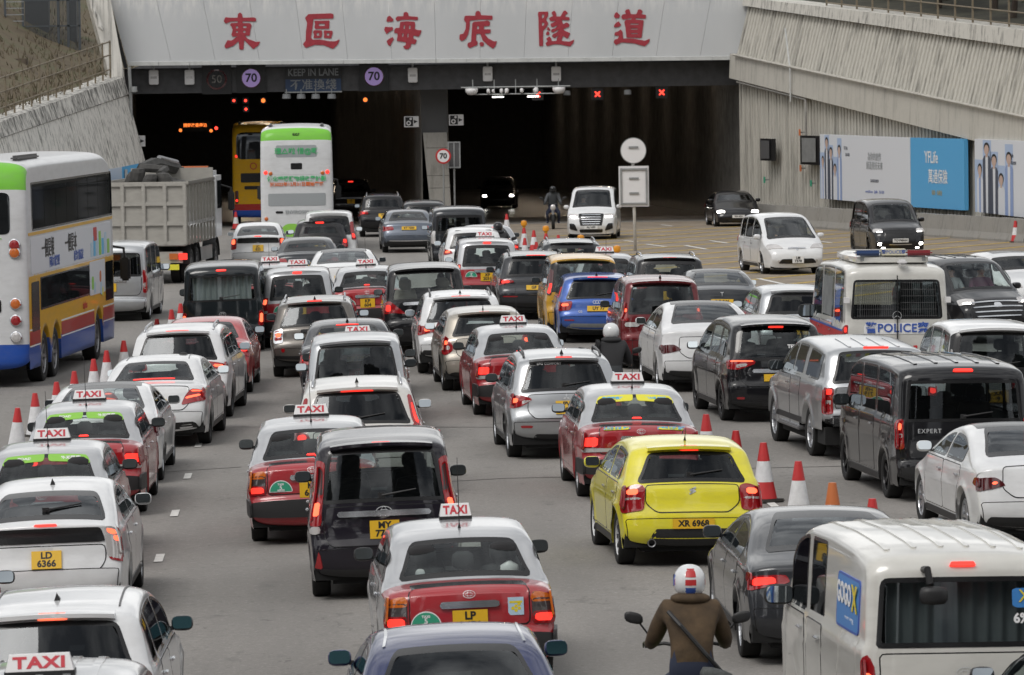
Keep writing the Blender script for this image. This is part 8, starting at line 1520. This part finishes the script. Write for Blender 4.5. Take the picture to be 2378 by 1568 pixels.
def motorbike(label, px, yaw, paint_, anc, lit=True, shield=False, front=False):
    r = empty('motorcycle'); tag(r, label, 'motorcycle')
    for y, w_ in ((-.62, .14), (.72, .11)): t = obj('wheel', tyre_mesh(.30, w_), r, (0, y, .30)); obj('rim', rim_mesh(.30, w_, 'd5'), t)
    v, f = superbox(.30, .75, .16, 3.5, 14, 8); MB().add([(x*(1-.3*(y > .2)), y-.12, z+.74) for x, y, z in v], f).build('seat', ['seat_dark'], r, True)
    v, f = superbox(.30, .44, .26, 2.8, 14, 8); MB().add([(x, y+.34, z+.78) for x, y, z in v], f).build('fuel_tank', [paint_], r, True)
    v, f = superbox(.24, .70, .36, 3, 14, 8); MB().add([(x, y+.15, z+.45) for x, y, z in v], f).build('engine', ['darkalloy'], r, True)
    v, f = superbox(.26, .42, .16, 2.6, 14, 8); MB().add([(x*(.6+.8*(y > -.1)), y-.55, z+.72) for x, y, z in v], f).build('tail_fairing', [paint_], r, True)
    MB().box((-.075, -.80, .66), (.075, -.74, .74), 0, .02).build('tail_lamp', ['lit_red'], r); MB().box((-.10, -.86, .44), (.10, -.84, .60)).build('number_plate', ['plate_yellow'], r)
    MB().tube([(0, .48, .92), (0, .60, .75), (0, .72, .30)], [.05, .06, .04], 8).build('fork', ['steel'], r); MB().tube([(-.36, .60, 1.0), (-.2, .56, 1.03), (0, .5, 1.0), (.2, .56, 1.03), (.36, .60, 1.0)], .016, 8).build('handlebar', ['plastic'], r)
    for s_ in (-1, 1): m_ = MB().tube([(s_*.27, .57, 1.02), (s_*.36, .58, 1.14), (s_*.42, .55, 1.22)], .009, 6); m_.build('mirror_stem', ['plastic'], r); v, f = superbox(.16, .03, .10, 3, 12, 8); MB().add([(x+s_*.46, y+.55, z+1.25+x*s_*.2) for x, y, z in v], f).build('mirror', ['plastic'], r, True); MB().box((s_*.17, .1, .26), (s_*.30, .18, .30)).build('footrest', ['steel'], r)
    v, f = superbox(.22, .12, .24, 2.6, 12, 8); MB().add([(x, y+.74, z+.88) for x, y, z in v], f).build('head_lamp', ['lit_white' if front else 'lamp_clear'], r, True); MB().tube([(.2, .1, .35), (.2, -.5, .45), (.2, -.78, .5)], [.04, .05, .055], 10).build('exhaust_pipe', ['steel'], r)
    if shield:
        vv = []
        for k in range(7):
            a = -1.0+2.0*k/6
            for z in (0, .2, .4): vv.append((.24*math.sin(a)*(1-.3*z), .66+.10*math.cos(a)-.25*z, 1.02+z))
        obj('windshield', mesh('windshield', vv, [(3*k+j, 3*k+3+j, 3*k+4+j, 3*k+1+j) for k in range(6) for j in range(2)], 'glass_clear', None, True), r)
    place(r, px, anc, R(yaw)); return r
m1 = motorbike('dark motorcycle with clear windshield between the red taxi and the electric crossover', (1418, 765), 1.0, 'black', (0, .22, 1.62), shield=True)
rider('person in black hooded top and white helmet riding the dark motorcycle', 'seat_dark', 'cage_mesh', lambda p, c: helmet(p, c, 'white'), m1.matrix_world.copy(), 'skin')
def h2(p, c): return helmet(p, c, 'white', True, [(-160, -20, -.02, .03, 'cone_red'), (-150, -30, -.10, -.04, 'ink_blue'), (-110, -70, .05, .12, 'cone_red'), (150, 200, -.03, .06, 'ink_blue')])
simple('jacket_brown', (.070, .044, .022), .85, var=.35, vscale=7, bump=1.0, bscale=9); simple('denim', (.025, .032, .06), .8); simple('bag_grey', (.07, .075, .075), .7, var=.3, vscale=60); simple('olive', (.05, .055, .03), .8); paint('bike_green', (.15, .5, .04))
m2 = motorbike('green and black motorcycle ridden by the person in a brown jacket', (1602, 1340), 0.5, 'bike_green', (0, .22, 1.63))
p2_ = rider('person in brown jacket and striped helmet with a shoulder bag on motorcycle', 'jacket_brown', 'denim', h2, m2.matrix_world.copy(), 'olive', lean=.10)
MB().tube([(-.20, .02, 1.36), (-.1, -.07, 1.25), (.12, -.13, 1.0), (.26, -.10, .84)], .018, 6).build('bag_strap', ['plastic'], p2_)
v, f = superbox(.30, .12, .24, 4, 14, 8); MB().add([(x+.20, y-.20, z+.78-x*.25) for x, y, z in v], f).build('shoulder_bag', ['bag_grey'], p2_, True)
m3 = motorbike('motorcycle with lit headlamp coming out beside the white people carrier', (1283, 438), 178, 'navy', (0, .22, 1.63))
rider('person in dark clothes and green helmet on the oncoming motorcycle', 'cage_mesh', 'denim', lambda p, c: helmet(p, c, 'greenblack'), m3.matrix_world.copy())
m4 = motorbike('motorcycle hidden behind the tall taxi with round sticker', (1156, 524), 1, 'black', (0, .22, 1.63))
rider('person in black with green strap riding between the estate and the taxi', 'seat_dark', 'denim', lambda p, c: helmet(p, c, 'black'), m4.matrix_world.copy())
# people seen through glass
def sitter(label, root, loc, top, yaw=0, hairc='hair'):
    J = {'pelvis': ((0, -.05, .0), (.15, .12)), 'waist': ((0, -.06, .20), (.155, .11)), 'chest': ((0, -.08, .42), (.19, .12)), 'neck': ((0, -.06, .60), (.055, .055)), 'head': ((0, -.05, .70), (.070, .085)), 'crown': ((0, -.05, .80), (.075, .09))}
    E_ = [('pelvis', 'waist'), ('waist', 'chest'), ('chest', 'neck'), ('neck', 'head'), ('head', 'crown')]
    for s_, n in ((-1, 'l'), (1, 'r')):
        J.update({'sh'+n: ((s_*.20, -.08, .52), .075), 'el'+n: ((s_*.27, .05, .28), .052), 'wr'+n: ((s_*.20, .27, .34), .038), 'ha'+n: ((s_*.17, .34, .36), (.04, .028)), 'hi'+n: ((s_*.10, .05, -.02), .10), 'kn'+n: ((s_*.15, .42, .0), .07)}); E_ += [('chest', 'sh'+n), ('sh'+n, 'el'+n), ('el'+n, 'wr'+n), ('wr'+n, 'ha'+n), ('pelvis', 'hi'+n), ('hi'+n, 'kn'+n)]
        for f_ in range(4): J['f%d%s' % (f_, n)] = ((s_*.17-.03+.02*f_, .40, .355-.01*f_), .009); E_.append(('ha'+n, 'f%d%s' % (f_, n)))
        J['th'+n] = ((s_*.13, .37, .38), .010); E_.append(('ha'+n, 'th'+n))
    r = empty('person'); tag(r, label, 'person'); figure('body', J, E_, lambda c: 1 if c.z > .60 or c.y > .29 and c.z > .2 else 2 if c.z < .08 else 0, [top, 'skin', 'denim'], r)
    v, f = superbox(.17, .20, .20, 2.4, 14, 10); MB().add([(x, y-.065-(.02 if z < 0 else 0), z*.9+.79) for x, y, z in v if True], f).build('hair', [hairc], r, True)
    for s_ in (-1, 1): MB().box((s_*.03-.012, .03, .735), (s_*.03+.012, .042, .745)).build('eye', ['ink'], r); MB().add([(x+s_*.078, y-.04, z+.72) for x, y, z in superbox(.02, .04, .06, 2.5, 8, 6)[0]], superbox(.02, .04, .06, 2.5, 8, 6)[1]).build('ear', ['skin'], r)
    MB().add([(-.012, .035, .70), (.012, .035, .70), (0, .06, .70), (0, .035, .735)], [(0, 1, 2), (0, 2, 3), (2, 1, 3)]).build('nose', ['skin'], r); MB().box((-.022, .03, .675), (.022, .042, .682)).build('mouth', ['cone_red'], r)
    r.matrix_world = root.matrix_world @ Matrix.Translation(loc) @ Matrix.Rotation(yaw, 4, 'Z'); return r
simple('purple_top', (.12, .03, .07), .8)
sitter('driver in dark clothes at the wheel of the silver sided taxi', r_lp, (.34, 2.25, .60), 'cage_mesh')
sitter('driver in pale top behind the windscreen of the striped grille people carrier', noah2, (.36, 2.75, .78), 'ink_grey'); sitter('passenger in purple top beside the driver of the striped grille people carrier', noah2, (-.36, 2.72, .76), 'purple_top')

def find(tx): return next((r, b, B) for r, b, B in CARS if tx in r['label'])
base_ = None
def seat_person(label, tx, right=True):
    global base_
    r, b, B = find(tx); ymx = max(c for a, c in B['sw']); loc = (.36*b.hw/.86*(1 if right else -1), ymx-1.17, (.22 if B['H'] < 1.6 else .38)+.36)
    if base_ is None: base_ = sitter(label, r, loc, 'cage_mesh'); return
    o = base_.copy(); COL.objects.link(o); o['label'] = label; o.matrix_world = r.matrix_world @ Matrix.Translation(loc)
    for ch in base_.children: c = ch.copy(); COL.objects.link(c); c.parent = o
for lb, tx in [('driver seen through the rear window of the yellow strip taxi', 'yellow advertising'), ('driver in the taxi alongside the silver crossover', 'green badge on its bumper'), ('driver of the five seats taxi with grey bumper', 'green five seats'), ('driver of the POAD taxi beside the electric saloon', 'beside the white electric saloon'), ('driver of the POAD taxi ahead of the white hybrid', 'ahead of the white hybrid'), ('driver behind the tall tailgate of the silver people carrier', 'silver people carrier with a tall'), ('driver of the silver crossover with roof rails', 'silver crossover with roof rails'), ('driver of the champagne hatchback', 'champagne beige'), ('driver of the mustard people carrier', 'mustard yellow'), ('driver of the white saloon with slanted lamps', 'slanted red lamps'), ('driver of the tall taxi with round sticker', 'tall red and silver taxi'), ('driver of the tall silver topped taxi', 'tall silver topped'), ('driver of the black people carrier with beige seats', 'beige seats'), ('driver of the yellow hatchback', 'bright yellow hatchback'), ('driver of the black people carrier with chrome tail bar and plate MY 77', 'plate MY 77'), ('driver of the white people carrier with tall chrome grille', 'tall chrome grille'), ('driver of the white people carrier with V badge', 'V badge')]: seat_person(lb, tx)
